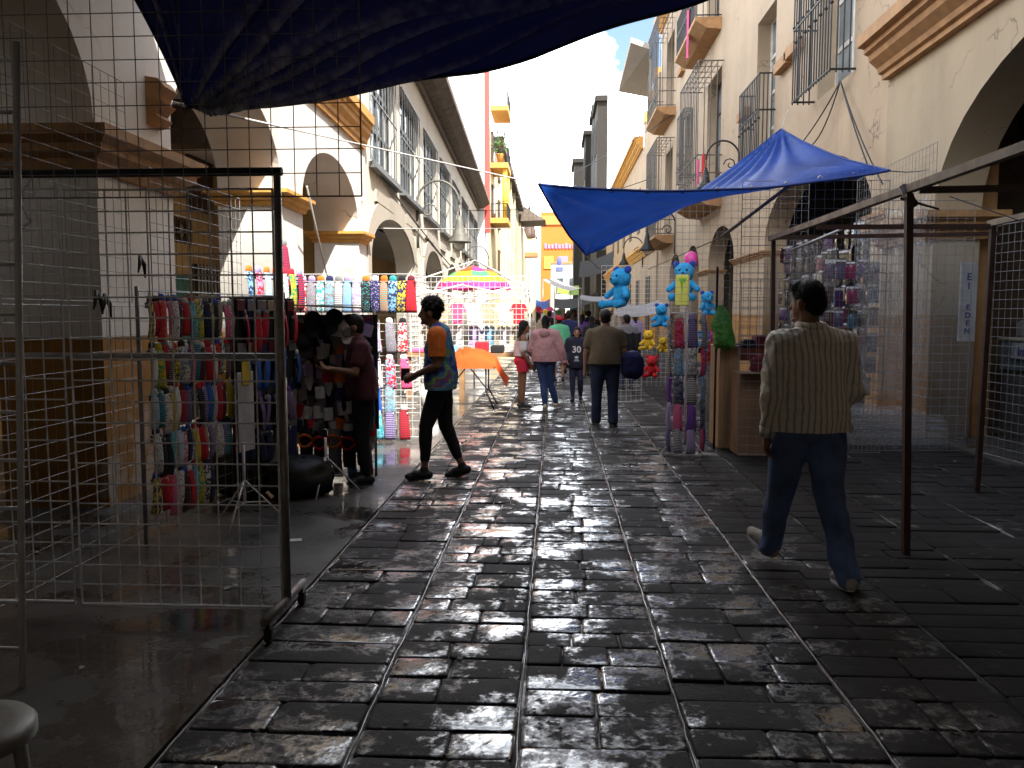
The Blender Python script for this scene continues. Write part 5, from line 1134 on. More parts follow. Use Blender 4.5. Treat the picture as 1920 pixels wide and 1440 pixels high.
# tripods and bags on the dark pavement
def tripod(x, y, h, label):
    o = thing('tripod_stand', (x, y, 0), label, 'stand'); mb = MB(); mb.tube((x, y, .16), (x, y, h), .011, 8); mb.build('pole', M_gal, o)
    for k in range(3):
        a = k * 2.094 + .5; mb = MB(); mb.tube((x, y, .34), (x + .3 * math.cos(a), y + .3 * math.sin(a), .01), .007, 6); mb.tube((x, y, .17), (x + .16 * math.cos(a), y + .16 * math.sin(a), .16), .005, 5); mb.build('leg', M_gal, o)
    return o
tripod(-2.3, 5.95, .62, 'thin metal tripod stand on the dark pavement below the garments'); tripod(-1.98, 7.0, .5, 'thin metal tripod stand on the pavement before the crowded stand')
def lump(c, r, label, mat, name='duffel_bag', cat='bag', seed=0):
    c = Vector(c); mb = MB(); mb.grid(28, 16, lambda u, v: c + Vector((r[0] * math.cos(u * 6.2832) * math.sin(math.pi * v) ** .7, r[1] * math.sin(u * 6.2832) * math.sin(math.pi * v) ** .7, max(-c.z + .006, -r[2] * math.cos(math.pi * v)))) * 1.0 + Vector((0, 0, 0)) + .05 * Vector((noise.noise(Vector((u * 6, v * 5, seed))), noise.noise(Vector((u * 6, v * 5, seed + 4))), 0)))
    return solo(mb, name, mat, (c.x, c.y, 0), label, cat)
lump((-2.2, 6.95, .16), (.3, .24, .19), 'large black sack slumped on the pavement below the slipper stand', M_black, 'sack'); lump((-2.7, 7.0, .24), (.28, .25, .27), 'black sack behind the tripod in the shade', M_black, 'sack', seed=3)

# ---------------------------------------------------------- right: fluffy sock tree
SX, SY = 1.47, 9.3
ST2 = thing('sock_tree', (SX, SY, 0), 'slim stand with tiers of fluffy socks beside the cardboard boxes', 'display stand')
mb = MB(); mb.tube((SX, SY, .1), (SX, SY, 1.62), .014, 8); mb.build('pole', M_gal, ST2)
for k in range(3): a = k * 2.094 + 1.2; mb = MB(); mb.tube((SX, SY, .3), (SX + .28 * math.cos(a), SY + .28 * math.sin(a), .01), .009, 6); mb.build('leg', M_gal, ST2)
mb = MB()
for z in (1.58, 1.27, .96, .66, .40): mb.path([(SX + .17 * math.cos(t), SY + .17 * math.sin(t), z) for t in [i * math.pi / 8 for i in range(16)]], .006, 5, True); mb.tube((SX - .17, SY, z), (SX + .17, SY, z), .005, 5)
mb.build('ring_hooks', M_gal, ST2)
FS = [('grey', 'white', 'blot'), ('navy', 'grey', 'blot'), ('lilac', 'grey', 'plain'), ('pink', 'red', 'blot'), ('black', 'white', 'stripe'), ('grey', 'pink', 'dot'), ('lilac', 'navy', 'stripe'), ('sky blue', 'grey', 'blot'), ('purple', 'lilac', 'plain'), ('white', 'navy', 'stripe')]
for ri, (z, rn) in enumerate(((1.57, 'top'), (1.26, 'second'), (.95, 'third'), (.65, 'fourth'), (.39, 'lowest'))):
    for i in range(5):
        t = R(195) + i * R(165 / 4); a, b_, k = FS[(i * 3 + ri * 4) % 10]
        sock((SX + .19 * math.cos(t), SY + .19 * math.sin(t), z), t + math.pi / 2, a, b_, k, 'white' if i % 2 else a, f'fluffy {a} {KN[k]} socks, {ORD[i]} from left, {rn} tier of the sock tree', 'fluffy socks on the sock tree', 1.05 if ri < 4 else 1.0)
# ---------------------------------------------------------- cardboard boxes and table goods
M_cb = pbr('brown cardboard', (.30, .18, .10), .8, .2, 3, .1, 30, dark=(.2, .12, .07)); M_cb2 = pbr('taped light cardboard', (.42, .27, .14), .7, .15, 3, .1, 30); M_tape = pbr('shiny parcel tape', (.34, .22, .12), .2, .1)
def carton(x0, x1, y0, y1, h, mat, label):
    o = thing('cardboard_box', ((x0 + x1) / 2, (y0 + y1) / 2, 0), label, 'box')
    mb = MB(); mb.rbox(x0, x1, y0, y1, .005, h, .006); mb.build('carton', mat, o)
    mb = MB(); xm = (x0 + x1) / 2 - .06; mb.boxp(xm, xm + .06, y0 - .003, y0 - .0005, .01, h - .01); mb.boxp(xm, xm + .06, y0, y1, h + .001, h + .004); mb.build('tape', M_tape, o)
    mb = MB(); mb.boxp(x0 + .01, x1 - .01, y0 - .12, y0 - .0, h + .004, h + .008, None); mb.build('flap', mat, o); return o
carton(1.90, 2.12, 9.62, 10.2, 1.2, M_cb2, 'tall light cardboard box on its end beside the sock tree')
carton(2.02, 2.6, 9.12, 9.55, .92, M_cb, 'tall brown taped cardboard box behind the low wire panel')
carton(2.66, 3.1, 9.7, 10.2, .8, M_cb, 'brown cardboard box hidden behind the striped shirt man')
GT = thing('goods_table', (2.5, 10.2, 0), 'table of dark folded goods with a red edge behind the boxes', 'table')
mb = MB(); mb.rbox(2.14, 3.6, 10.22, 10.9, 1.1, 1.14, .01); mb.build('tabletop', M_plank, GT)
mb = MB(); mb.boxp(2.13, 3.61, 10.19, 10.215, 1.0, 1.15); mb.build('edge_cloth', pbr('red edge cloth', (.2, .045, .025), .8), GT)
for x in (2.2, 3.5):
    for y in (10.28, 10.84): mb = MB(); mb.boxp(x - .02, x + .02, y - .02, y + .02, 0, 1.1); mb.build('leg', M_rust, GT)
for i in range(9):
    c = ['navy', 'black', 'maroon', 'blue', 'black', 'teal', 'navy', 'purple', 'black'][i]; x = 2.24 + i * .15; mb = MB(); mb.rbox(x - .07, x + .07, 10.3, 10.55, 1.141, 1.2 + .05 * ((i * 7) % 3), .02); solo(mb, 'folded_cloth', cloth_of(c, c, 'plain'), (x, 10.42, 1.14), f'{c} folded cloth, {ORD[i]} from the left on the goods table', 'cloth', 'folded cloths on the goods table')
lump((2.28, 9.33, 1.0), (.1, .12, .12), 'maroon cloth lump on top of the brown cardboard box', cloth_of('maroon', 'maroon', 'plain'), 'cloth_lump', 'cloth')
m, t, b = node_mat('green plastic film'); t.links.new(nmix(t, nramp(t, nnoise(t, 6, 5), .3, .7), (.03, .2, .02), (.14, .45, .08)), b.inputs['Base Color']); b.inputs['Roughness'].default_value = .18; nbump(t, b, nnoise(t, 14, 6), .8, .04); M_green = m
gb = at(1352, 572, 9.5); mb = MB()
mb.grid(48, 30, lambda u, v: gb + Vector(((.015 + .10 * min(1, v * 2.2) ** .8 - .05 * max(0, v - .9) * 10 * .5) * math.cos(u * 6.2832) * (1 + .22 * noise.noise(Vector((math.cos(u * 6.28) * 2, math.sin(u * 6.28) * 2, v * 3)))) + .05 * v + .012 * math.cos(u * 50) * (1 - v), (.015 + .06 * min(1, v * 2.2) ** .8) * math.sin(u * 6.2832) * (1 - .8 * max(0, v - .9) * 10 * .9), -.5 * v + .03 * noise.noise(Vector((math.cos(u * 6.28) * 2, math.sin(u * 6.28) * 2, v * 2))) * v)))
solo(mb, 'plastic_bag', M_green, gb, 'green plastic bag hanging above the cardboard boxes', 'bag')
sp = at(1345, 560, 9.6); mb = MB(); mb.tube((sp.x, 9.62, 0), (sp.x, 9.62, 2.1), .014, 6); solo(mb, 'stall_pole', M_rust, (sp.x, 9.62, 0), 'rusty pole the green bag hangs on', 'pole')
# ---------------------------------------------------------- plush toys (plain bears)
def fuzz(me, s):
    for v in me.vertices: v.co += v.normal * s * (.03 * noise.noise(v.co * (5 / s)) + .018 * noise.noise(v.co * (19 / s)))
    me.update()
def plush(c, h, mat, mat2, label, rz=0, sit=True, hang=False, ears=1.0):
    c = Vector(c); o = thing('plush_toy', c, label, 'plush toy', rz=0); s = h; Rm = Matrix.Rotation(rz, 4, 'Z')
    def p(x, y, z): return c + Rm @ Vector((x * s, y * s, z * s))
    mb = MB(); mb.ball(p(0, 0, .27), (.22 * s, .19 * s, .27 * s), 18, 12); mb.ball(p(0, -.02, .70), (.26 * s, .23 * s, .24 * s), 18, 12); mb.ball(p(0, -.22, .64), (.13 * s, .12 * s, .10 * s), 12, 8)
    bm_ = mb.mesh('src'); ob = bpy.data.objects.new('src', bm_); col.objects.link(ob); md = ob.modifiers.new('r', 'REMESH'); md.mode = 'VOXEL'; md.voxel_size = .03 * s; md.use_smooth_shade = True; sm = ob.modifiers.new('s', 'SMOOTH'); sm.iterations = 3
    me = mesh_from(ob); xform(me, Matrix.Translation(-c)); fuzz(me, s); link('body', me, mat, o)
    for sx in (-1, 1):
        mb = MB(); mb.capsule(p(sx * .19, -.05, .42), p(sx * .36, -.16, .26), .085 * s, .075 * s); mb.build('arm', mat, o)
        mb = MB(); mb.capsule(p(sx * .14, -.08, .09), p(sx * .26, -.34, .05), .10 * s, .09 * s); mb.ball(p(sx * .27, -.40, .06), (.09 * s, .05 * s, .1 * s)); mb.build('leg', mat, o)
        mb = MB(); mb.ball(p(sx * .21, .02, .90), (.09 * s * ears, .04 * s, .09 * s * ears)); mb.build('ear', mat2, o)
    for sx in (-1, 1): mb = MB(); mb.ball(p(sx * .09, -.235, .75), .03 * s, 8, 6); mb.build('eye', M_black, o)
    mb = MB(); mb.ball(p(0, -.33, .67), (.04 * s, .025 * s, .03 * s), 8, 6); mb.build('nose', M_black, o); return o
F = lambda n, c: pbr('plush ' + n, c, .95, .2, 12, .5, 120)
P_b, P_db, P_y, P_r, P_pk, P_or = F('sky blue', (.02, .30, .62)), F('deep blue', (.02, .06, .35)), F('yellow', (.75, .5, .03)), F('red', (.6, .02, .03)), F('pink', (.75, .12, .35)), F('honey', (.65, .32, .04))
pa = at(1165, 575, 16.0); plush(pa, .78, P_b, P_db, 'biggest bright blue plush toy, perched above the dark bag', rz=R(-55))
pb = at(1282, 562, 15.5); plush(pb, .72, P_b, P_db, 'blue plush toy behind the yellow printed bag', rz=R(-15))
for (px, py, Y, h, m1, m2, lab, rz_) in ((1240, 612, 15, .42, P_b, P_db, 'small blue plush toy left of the sock tree, behind it', -20), (1325, 590, 14.5, .42, P_b, P_db, 'small blue plush toy next to the green bag', 20), (1216, 655, 14, .34, P_y, P_or, 'yellow plush toy above the red one', -30), (1242, 660, 13, .24, P_y, P_y, 'small lemon yellow plush toy left of the striped socks', 10), (1222, 706, 13.6, .36, P_r, P_r, 'red plush toy lowest on the toy panel', -20), (1320, 660, 12.4, .32, P_b, P_b, 'blue plush toy right of the sock tree under the pink one', 0), (1338, 650, 11.5, .22, P_pk, P_pk, 'tiny pink plush toy beside the green bag', 0), (1336, 676, 11, .26, P_r, F('lime', (.3, .6, .04)), 'red plush toy with lime ears by the light box', 0)):
    plush(at(px, py, Y), h, m1, m2, lab, R(rz_))
bl = at(1296, 488, 15.8); mb = MB(); mb.ball(bl, (.13, .13, .17), 18, 14); mb.tube(bl - Vector((0, 0, .17)), bl - Vector((0, .02, .6)), .004, 4); solo(mb, 'balloon', pbr('pink balloon', (.75, .05, .35), .3, .05), bl, 'magenta balloon above the blue plush toys', 'balloon')
yb = at(1280, 515, 14.8); mb = MB(); mb.rbox(yb.x - .12, yb.x + .12, yb.y - .015, yb.y + .015, yb.z - .54, yb.z, .012); PB = thing('printed_bag', yb, 'yellow printed bag hanging in front of the blue plush toy', 'bag'); mb.build('bag', pbr('yellow print', (.62, .6, .12), .5, .1), PB)
mb = MB(); mb.prism([(-.07, 0), (.07, 0), (.05, -.06), (.0, -.1), (.01, -.3), (-.03, -.12), (-.05, -.07)], lambda u, v, w: (yb.x + u, yb.y - w, yb.z - .06 + v), .016, .019); mb.build('print', pbr('lime print', (.2, .45, .03), .5), PB)
# black clothes hanging by the dark bag
for i in range(4):
    x = 1.02 + i * .14; mb = MB(); mb.grid(8, 12, lambda u, v: (x - .08 + .16 * u, 14.4 + .3 * i * .3 - .03 * math.sin(u * 9 + i), 1.25 - .62 * v - .03 * math.sin(u * 3.1))); solo(mb, 'hanging_garment', cloth_of('black', 'black', 'plain'), (x, 14.4, 1.25), f'black garment, {ORD[i]} from the left on the low panel by the dark bag', 'garment', 'black garments on the low panel')
# ---------------------------------------------------------- packets hanging in the big dark arch
PK = thing('goods_packet', (0, 0, 0), 'x', 'packet')
mb = MB(); mb.grid(6, 8, lambda u, v: (-.07 + .14 * u, -.02 * math.sin(math.pi * u) * math.sin(math.pi * v) - .006 * math.sin(u * 23 + v * 11), -.2 * v)); mb.grid(6, 8, lambda u, v: (-.07 + .14 * u, .015 * math.sin(math.pi * u), -.2 * v), flip=True); mb.build('pouch', M_black, PK, fix=False)
mb = MB(); mb.rbox(-.072, .072, -.008, .008, -.03, .02, .003); mb.build('header', M_wht, PK); kids(PK)
pkc = ['grey', 'lilac', 'white', 'maroon', 'navy', 'pink', 'beige', 'black', 'purple', 'sky blue']
M_film = {c: pbr('shiny film ' + c, tuple(x * .3 for x in CN[c]), .16, .35, 25, .6, 30) for c in pkc}
RN = ["topmost", "second", "third", "fourth", "fifth", "sixth", "seventh", "lowest"]
for ri in range(8):
    for i in range(14):
        c = rg.choice(pkc); y = 12.95 + i * .43 + rg.uniform(-.08, .08)
        copy_tree(PK, (4.98 + rg.uniform(-.06, .1), y, 3.0 - ri * .33 + rg.uniform(-.05, .05)), R(-90) + rg.uniform(-.5, .3), f'{c} film packet, {ORD[i]} from the near end, {RN[ri]} row in the big arch', 'film packets in the big arch', {'pouch': M_film[c], 'header': M_card[rg.choice([1, 2])]}, (2.3, 1.6, rg.uniform(1.2, 1.6)))
for ri in range(6):
    for i in range(5):
        c = rg.choice(pkc); copy_tree(PK, (3.95 + i * .15, 12.2 + rg.uniform(-.1, .1), 2.3 - ri * .34 + rg.uniform(-.04, .04)), rg.uniform(-.4, .4), f'{c} film packet, {ORD[i]} from left, {RN[ri]} row on the panel before the big arch', 'film packets on the panel before the big arch', {'pouch': M_film[c], 'header': rg.choice(M_card)}, (1.0, 1.2, rg.uniform(1, 1.4)))
for i in range(7):
    mb = MB(); y = 13.2 + i * .85; mb.boxp(5.35, 5.95, y, y + .7, 0, .5 + .35 * ((i * 3) % 4)); solo(mb, 'goods_crate', pbr('dark goods crate', (.05, .04, .035), .8, .4), (5.6, y + .35, 0), f'dark goods crate, {ORD[i]} from the near end inside the big arch', 'crate', 'dark crates inside the big arch')
# ---------------------------------------------------------- shop counter under the near right arch
SC = thing('shop_counter', (6, 10, 0), 'cluttered glass shop counter under the near right arch', 'counter')
mb = MB(); mb.rbox(5.9, 6.5, 7.6, 11.2, 0, .85, .01); mb.build('base', pbr('grey counter panel', (.12, .11, .105), .6), SC)
mb = MB(); mb.rbox(5.85, 6.5, 7.55, 11.25, 1.22, 1.26, .01); mb.build('top', M_archg, SC)
mb = MB(); mb.boxp(5.87, 5.89, 7.6, 11.2, .85, 1.22); mb.build('front_panel', M_paneg, SC)
vs = thing('vertical_sign', (5.25, 10.0, 1.9), 'narrow white upright sign with blue letters beside the near right pier', 'sign')
p0, p1 = at(1803, 492, 9.75), at(1824, 640, 9.75); mb = MB(); mb.boxp(p0.x, p1.x + .02, 9.75, 9.775, p1.z, p0.z); mb.build('board', pbr('white sign board', (.36, .37, .38), .5), vs)
M_ink = pbr('blue ink', (.02, .03, .2), .6)
for i, ch in enumerate(['E', 'I']):
    me = text_mesh(ch, .11, .004, 'CENTER', .003); xform(me, Matrix.Translation(((p0.x + p1.x) / 2 + .01, 9.747, p0.z - .2 - i * .1) - vs.location if False else (Vector(((p0.x + p1.x) / 2 + .01, 9.747, p0.z - .2 - i * .1)) - vs.location)) @ Matrix.Rotation(R(90), 4, 'X')); link('lettering', me, M_ink, vs)
for i, ch in enumerate(['E', 'D', 'E', 'N']):
    me = text_mesh(ch, .085, .004, 'CENTER', .003); xform(me, Matrix.Translation(Vector(((p0.x + p1.x) / 2 + .01, 9.747, p1.z + .36 - i * .09)) - vs.location) @ Matrix.Rotation(R(90), 4, 'X')); link('lettering', me, M_ink, vs)
bp = thing('counter_sign', (5.8, 9.6, .95), 'long white sign with blue lettering along the shop counter', 'sign')
mb = MB(); mb.boxp(5.84, 5.86, 8.2, 10.9, 1.0, 1.2); mb.build('board', pbr('white sign board', (.36, .37, .38), .5), bp)
me = text_mesh('Informacion', .17, .004, bold=.003); xform(me, Matrix.Translation(Vector((5.836, 10.75, 1.04)) - bp.location) @ FT); link('lettering', me, M_ink, bp)
mb = MB(); mb.boxp(5.86, 5.88, 9.9, 10.5, .22, .66); po = thing('blue_poster', (5.86, 10.2, .44), 'bright blue poster on the front of the shop counter', 'poster'); mb.build('sheet', pbr('poster blue', (.02, .1, .32), .6), po)
mb = MB(); mb.boxp(5.852, 5.859, 10.0, 10.4, .36, .42); mb.boxp(5.852, 5.859, 10.0, 10.4, .5, .54); mb.build('print', M_wht, po)
for i in range(6):
    c = ['white', 'grey', 'beige', 'white', 'lilac', 'grey'][i]; mb = MB(); y = 8.2 + i * .5; hh = .12 + .1 * ((i * 5) % 3); mb.rbox(5.95, 6.3, y, y + .32, 1.262, 1.262 + hh, .03); solo(mb, 'goods_parcel', cloth_of(c, c, 'plain'), (6.1, y + .16, 1.26), f'{c} parcel, {ORD[i]} nearest of those on the shop counter', 'parcel', 'parcels on the shop counter')
# ---------------------------------------------------------- clothes in the sunlit white stall
HG = thing('hanging_shirt', (0, 0, 0), 'x', 'shirt')
out_ = [(-.05, 0), (-.17, -.04), (-.27, -.2), (-.2, -.24), (-.15, -.17), (-.15, -.55), (.15, -.55), (.15, -.17), (.2, -.24), (.27, -.2), (.17, -.04), (.05, 0), (0, -.04)]
mb = MB(); mb.prism(out_, lambda u, v, w: (u, w + .015 * math.sin(u * 25), v), -.012, .012); mb.build('shirt', M_wht, HG)
mb = MB(); mb.path([(-.16, 0, -.03), (0, 0, .03), (.16, 0, -.03)], .005, 5); mb.path([(0, 0, .03), (.0, 0, .08), (.02, 0, .1)], .004, 5); mb.build('hanger', M_black, HG); kids(HG)
hc = ['white', 'beige', 'pink', 'white', 'beige', 'white', 'red', 'beige', 'white', 'white', 'lilac', 'sky blue', 'white', 'beige']
for i, c in enumerate(hc):
    r_, k = divmod(i, 7); copy_tree(HG, (-2.5 + k * .3, 16.1 + .25 * r_, 1.78 - .45 * r_), rg.uniform(-.3, .3), f'{c} shirt, {ORD[k]} from the left in the {"upper" if r_ == 0 else "lower"} row of the sunlit white stall', 'shirts in the sunlit white stall', {'shirt': cloth_of(c, c, 'plain')}, (.7, .7, .75))
for i in range(7):
    c = ['pink', 'beige', 'sky blue', 'white', 'red', 'black', 'white'][i]; x = -2.5 + i * .29; mb = MB(); mb.rbox(x - .12, x + .12, 15.08, 15.36, .852, .93 + .06 * ((i * 5) % 3), .02); solo(mb, 'folded_cloth', cloth_of(c, c, 'plain'), (x, 15.2, .85), f'{c} folded cloth, {ORD[i]} from the left on the plank counter', 'cloth', 'folded cloths on the plank counter')
# far goods under the awnings
for i in range(12):
    c = ['red', 'white', 'yellow', 'pink', 'lilac', 'green', 'white', 'red', 'beige', 'sky blue', 'pink', 'yellow'][i]; p_ = at(1010 + i * 7.2, 575 + (i * 5 % 3) * 6, 29)
    copy_tree(HG, p_, 0, f'{c} shirt, {ORD[i]} from the left among the far stalls', 'shirts at the far stalls', {'shirt': cloth_of(c, c, 'plain')}, (.55, .55, .75))
# washing on the balconies
for i, (px, py, w, h, c, lab) in enumerate(((1318, 290, .5, .9, 'red', 'red cloth hung over the balcony above the blue tarp'), (1308, 300, .4, .7, 'pink', 'pale pink cloth next to the red one on the balcony'), (1290, 20, .4, 1.4, 'pink', 'long pink cloth hanging at the highest balcony'))):
    p_ = atx(px, py, 3.96); mb = MB(); mb.grid(8, 10, lambda u, v: (p_.x + .03 * math.sin(u * 9), p_.y + (w * u - w / 2), p_.z - h * v)); solo(mb, 'hanging_cloth', cloth_of(c, c, 'plain'), p_, lab, 'cloth')
for o in (SK, GP, SL, CPp, KS, PK, HG):
    for c in list(o.children): bpy.data.objects.remove(c)
    bpy.data.objects.remove(o)
# ------------------------------------------------------------------ people
SKIN = pbr('warm brown skin', (.26, .13, .075), .55, .12, 9, .05, 90); SKIN2 = pbr('light brown skin', (.38, .2, .12), .55, .12, 9, .05, 90)
HAIRM = pbr('black hair', (.006, .005, .005), .6, .4, 40, .6, 140, spec=.25)
DEN = pbr('blue denim', (.10, .16, .31), .85, .45, 5, .35, 240); DEND = pbr('dark denim', (.022, .035, .075), .85, .35, 5, .35, 240)
M_shoe_w = pbr('worn white shoe', (.42, .38, .3), .7, .2, 12); M_shoe_b = pbr('black shoe', (.015, .015, .016), .5, .2)
BLK = cloth_of('black', 'black', 'plain')
def voxel(mb, vs, it=4, name='src'):
    ob = bpy.data.objects.new(name, mb.mesh(name)); col.objects.link(ob)
    md = ob.modifiers.new('r', 'REMESH'); md.mode = 'VOXEL'; md.voxel_size = vs; md.use_smooth_shade = True
    if it: sm = ob.modifiers.new('s', 'SMOOTH'); sm.iterations = it; sm.factor = .5
    me = mesh_from(ob); me.materials.clear(); return me
def wrinkle(me, amp, sc, seed=0, stretch=(1, 1, 1)):
    ns = [v.normal.copy() for v in me.vertices]; S_ = Vector(stretch)
    for v, n_ in zip(me.vertices, ns):
        p = Vector((v.co.x * S_.x, v.co.y * S_.y, v.co.z * S_.z)) * sc; v.co += n_ * amp * (noise.noise(p + Vector((seed, 0, 0))) + .5 * noise.noise(p * 2.3 + Vector((0, seed, 0))))
    me.update()
def cut(me, co, no):
    """keep the side the normal points away from"""
    bm = bmesh.new(); bm.from_mesh(me); bmesh.ops.bisect_plane(bm, geom=bm.verts[:] + bm.edges[:] + bm.faces[:], plane_co=co, plane_no=no, clear_outer=True); bm.to_mesh(me); bm.free(); me.polygons.foreach_set('use_smooth', [True] * len(me.polygons)); me.update()
POSE = dict(pelvis=(0, 0, .535), chest=(0, .005, .72), neck=(0, 0, .832), head=(0, .02, .925), look=0.0,
    shL=(-.105, 0, .805), elL=(-.14, -.015, .63), wrL=(-.15, .04, .485), shR=(.105, 0, .805), elR=(.14, -.015, .63), wrR=(.15, .04, .485),
    hipL=(-.05, 0, .52), knL=(-.058, .012, .285), anL=(-.06, -.012, .05), hipR=(.05, 0, .52), knR=(.058, .012, .285), anR=(.06, -.012, .05), ftL=(-.1, 1, 0), ftR=(.1, 1, 0))
def hand_to(mb, w, el, s, curl=.5, side=1, n=7, fwd=None):
    """palm, four fingers and thumb beyond the wrist; lengths follow the body height s"""
    d = (w - el).normalized(); f = Vector(fwd or (0, 1, 0)); f = (f - d * f.dot(d)).normalized(); a = d.cross(f).normalized() * side   # f: palm width direction, a: towards the palm side
    L = s * .052
    for k in range(4):
        o = f * (k - 1.5) * s * -.0105; mb.capsule(w + d * .006 * s + o * .6, w + d * L + o, .0085 * s, .0075 * s, n)
        ln = s * (.040, .046, .043, .033)[k]; b0 = w + d * L + o; d1 = (d + a * (.25 + curl * .5)).normalized(); b1 = b0 + d1 * ln * .5; d2 = (d + a * (.5 + curl * 1.5)).normalized(); b2 = b1 + d2 * ln * .32; d3 = (d * .6 + a * (.6 + curl * 2)).normalized(); b3 = b2 + d3 * ln * .22
        mb.capsule(b0, b1, .0052 * s, .005 * s, n); mb.capsule(b1, b2, .005 * s, .0046 * s, n); mb.capsule(b2, b3, .0046 * s, .004 * s, n)
    t0 = w + d * .014 * s + f * .014 * s; t1 = t0 + (f * .7 + d * .8 + a * .3).normalized() * .024 * s; t2 = t1 + (f * .15 + d + a * .5).normalized() * .02 * s
    mb.capsule(t0, t1, .0068 * s, .0058 * s, n); mb.capsule(t1, t2, .0056 * s, .0045 * s, n)
def person(label, loc, H, rz=0, pose=None, skin=SKIN, top=BLK, sleeve='short', sleeve_mat=None, legs='long', legmat=DEND, shoe=M_shoe_b, hair='short', hairmat=HAIRM, hem=.50, bulk=1.0, belly=1.0, hips=1.0, loose=1.0, vs=.012, cap=None, hood=False, belt=None, face=False, leg_cut=.1, seed=0, handfwd=((0, 1, 0), (0, 1, 0)), curl=.5, wr=.006, offsh=False, group=None):
    P = {k: (Vector(v) * H if k[:2] not in ('ft', 'lo') else v) for k, v in {**POSE, **(pose or {})}.items()}
    o = thing('person', loc, label, 'person', group, rz=rz); s = H; loc0 = Vector((0, 0, 0))
    def link_(name, me, mat, par=o): return link(name, me, mat, par)
    hd = P['head']; Lk = Matrix.Rotation(P['look'], 3, 'Z')
    # ---- body: one continuous skin
    mb = MB(); fy = lambda x, y, z: hd + Lk @ Vector((x * s, y * s, z * s))
    mb.ball(fy(0, -.004, .018), (.045 * s, .056 * s, .055 * s), 16, 12); mb.ball(fy(0, .016, -.022), (.034 * s, .038 * s, .048 * s), 14, 10)
    mb.capsule(fy(0, .052, .004), fy(0, .062, -.018), .006 * s, .009 * s, 8)
    mb.ball(fy(0, .044, -.038), (.014 * s, .008 * s, .007 * s), 8, 6); mb.ball(fy(0, .045, -.058), (.014 * s, .01 * s, .01 * s), 8, 6)
    for sx in (-1, 1): mb.ball(fy(sx * .046, -.004, -.008), (.007 * s, .014 * s, .02 * s), 8, 6)
    mb.capsule(P['neck'] - Vector((0, 0, .03 * s)), hd + Vector((0, -.012 * s, -.03 * s)), .036 * s * bulk ** .5, .031 * s * bulk ** .5)
    mb.capsule(P['shL'] * .75 + P['shR'] * .25 + Vector((0, 0, -.0 * s)), P['shR'] * .75 + P['shL'] * .25, .036 * s, .036 * s)
    mb.capsule(P['chest'], P['neck'] - Vector((0, 0, .05 * s)), .075 * s, .05 * s); mb.capsule(P['pelvis'], P['chest'], .07 * s, .072 * s)
    for q in 'LR':
        mb.capsule(P['sh' + q], P['el' + q], .030 * s * bulk ** .6, .023 * s * bulk ** .6); mb.capsule(P['el' + q], P['wr' + q], .0235 * s * bulk ** .5, .0145 * s)
        mb.capsule(P['hip' + q], P['kn' + q], .048 * s, .031 * s); c_ = P['kn' + q].lerp(P['an' + q], .35); mb.capsule(P['kn' + q], c_, .03 * s, .03 * s); mb.capsule(c_, P['an' + q], .03 * s, .0175 * s)
        fd = Vector(P['ft' + q]).normalized(); mb.capsule(P['an' + q], P['an' + q] + fd * .03 * s - Vector((0, 0, .02 * s)), .018 * s, .016 * s)
    mb.capsule(P['wrL'], P['wrL'] + (P['wrL'] - P['elL']).normalized() * .03 * s, .014 * s, .016 * s)
    mb.capsule(P['wrR'], P['wrR'] + (P['wrR'] - P['elR']).normalized() * .03 * s, .014 * s, .016 * s)
    hand_to(mb, P['wrL'], P['elL'], s, curl, 1, 7, handfwd[0]); hand_to(mb, P['wrR'], P['elR'], s, curl, -1, 7, handfwd[1])
    link_('body', voxel(mb, min(vs, .0095) if vs < .016 else vs * .8, 2), skin)
    # ---- top
    if top:
        mb = MB(); ch, pl = P['chest'], P['pelvis']; hw = .112 * s * bulk; B_ = lambda p, r: mb.ball(p, [x * s for x in r], 18, 12)
        sh = (P['shL'] + P['shR']) / 2; ax = (P['shR'] - P['shL']).normalized()
        mb.capsule(P['shL'], P['shR'], .045 * s * loose, .045 * s * loose)
        if not offsh: mb.capsule(P['neck'] - Vector((0, .004 * s, .018 * s)), P['neck'] - Vector((0, .004 * s, .045 * s)), .043 * s * bulk ** .5, .06 * s)
        for k in range(10):
            u = k / 9; c_ = sh.lerp(pl, u * 1.12) - Vector((0, 0, .02 * s)); w_ = (.122 - .012 * math.sin(math.pi * min(1, u * 1.1)) * (2 - belly) + .014 * max(0, u - .45) * 2) * bulk * loose ** .5; d_ = (.066 + .022 * math.sin(math.pi * u) * belly + .034 * max(0, u - .4)) * bulk * loose ** .4
            M_ = Matrix.Rotation(math.atan2(ax.y, ax.x), 3, 'Z'); mb.ball(c_, (w_ * s, d_ * s, .095 * s), 18, 10, M_)
        for q in 'LR':
            e, w_ = P['el' + q], P['wr' + q]; S0 = P['sh' + q]
            if offsh: S0 = S0 - Vector((0, 0, .05 * s))
            if sleeve == 'short': pass
            if sleeve == 'long': mb.capsule(S0, e, .044 * s * loose * bulk ** .4, .036 * s * loose); mb.capsule(e, e.lerp(w_, .97), .036 * s * loose, .026 * s * loose)
            elif sleeve == 'short' and not sleeve_mat: mb.capsule(S0, S0.lerp(e, .62), .043 * s * loose * bulk ** .4, .041 * s * loose * bulk ** .4)
        me = voxel(mb, vs, 10); wrinkle(me, wr * s / 1.7, 16 / s, seed, (1, 1, .55)); wrinkle(me, wr * .35, 48 / s, seed + 9, (.6, 1, 1)); cut(me, (0, 0, hem * s), (0, 0, -1))
        if offsh: cut(me, (0, 0, P['shL'].z - .035 * s), (0, 0, 1))
        link_('shirt' if not hood else 'hoodie', me, top)
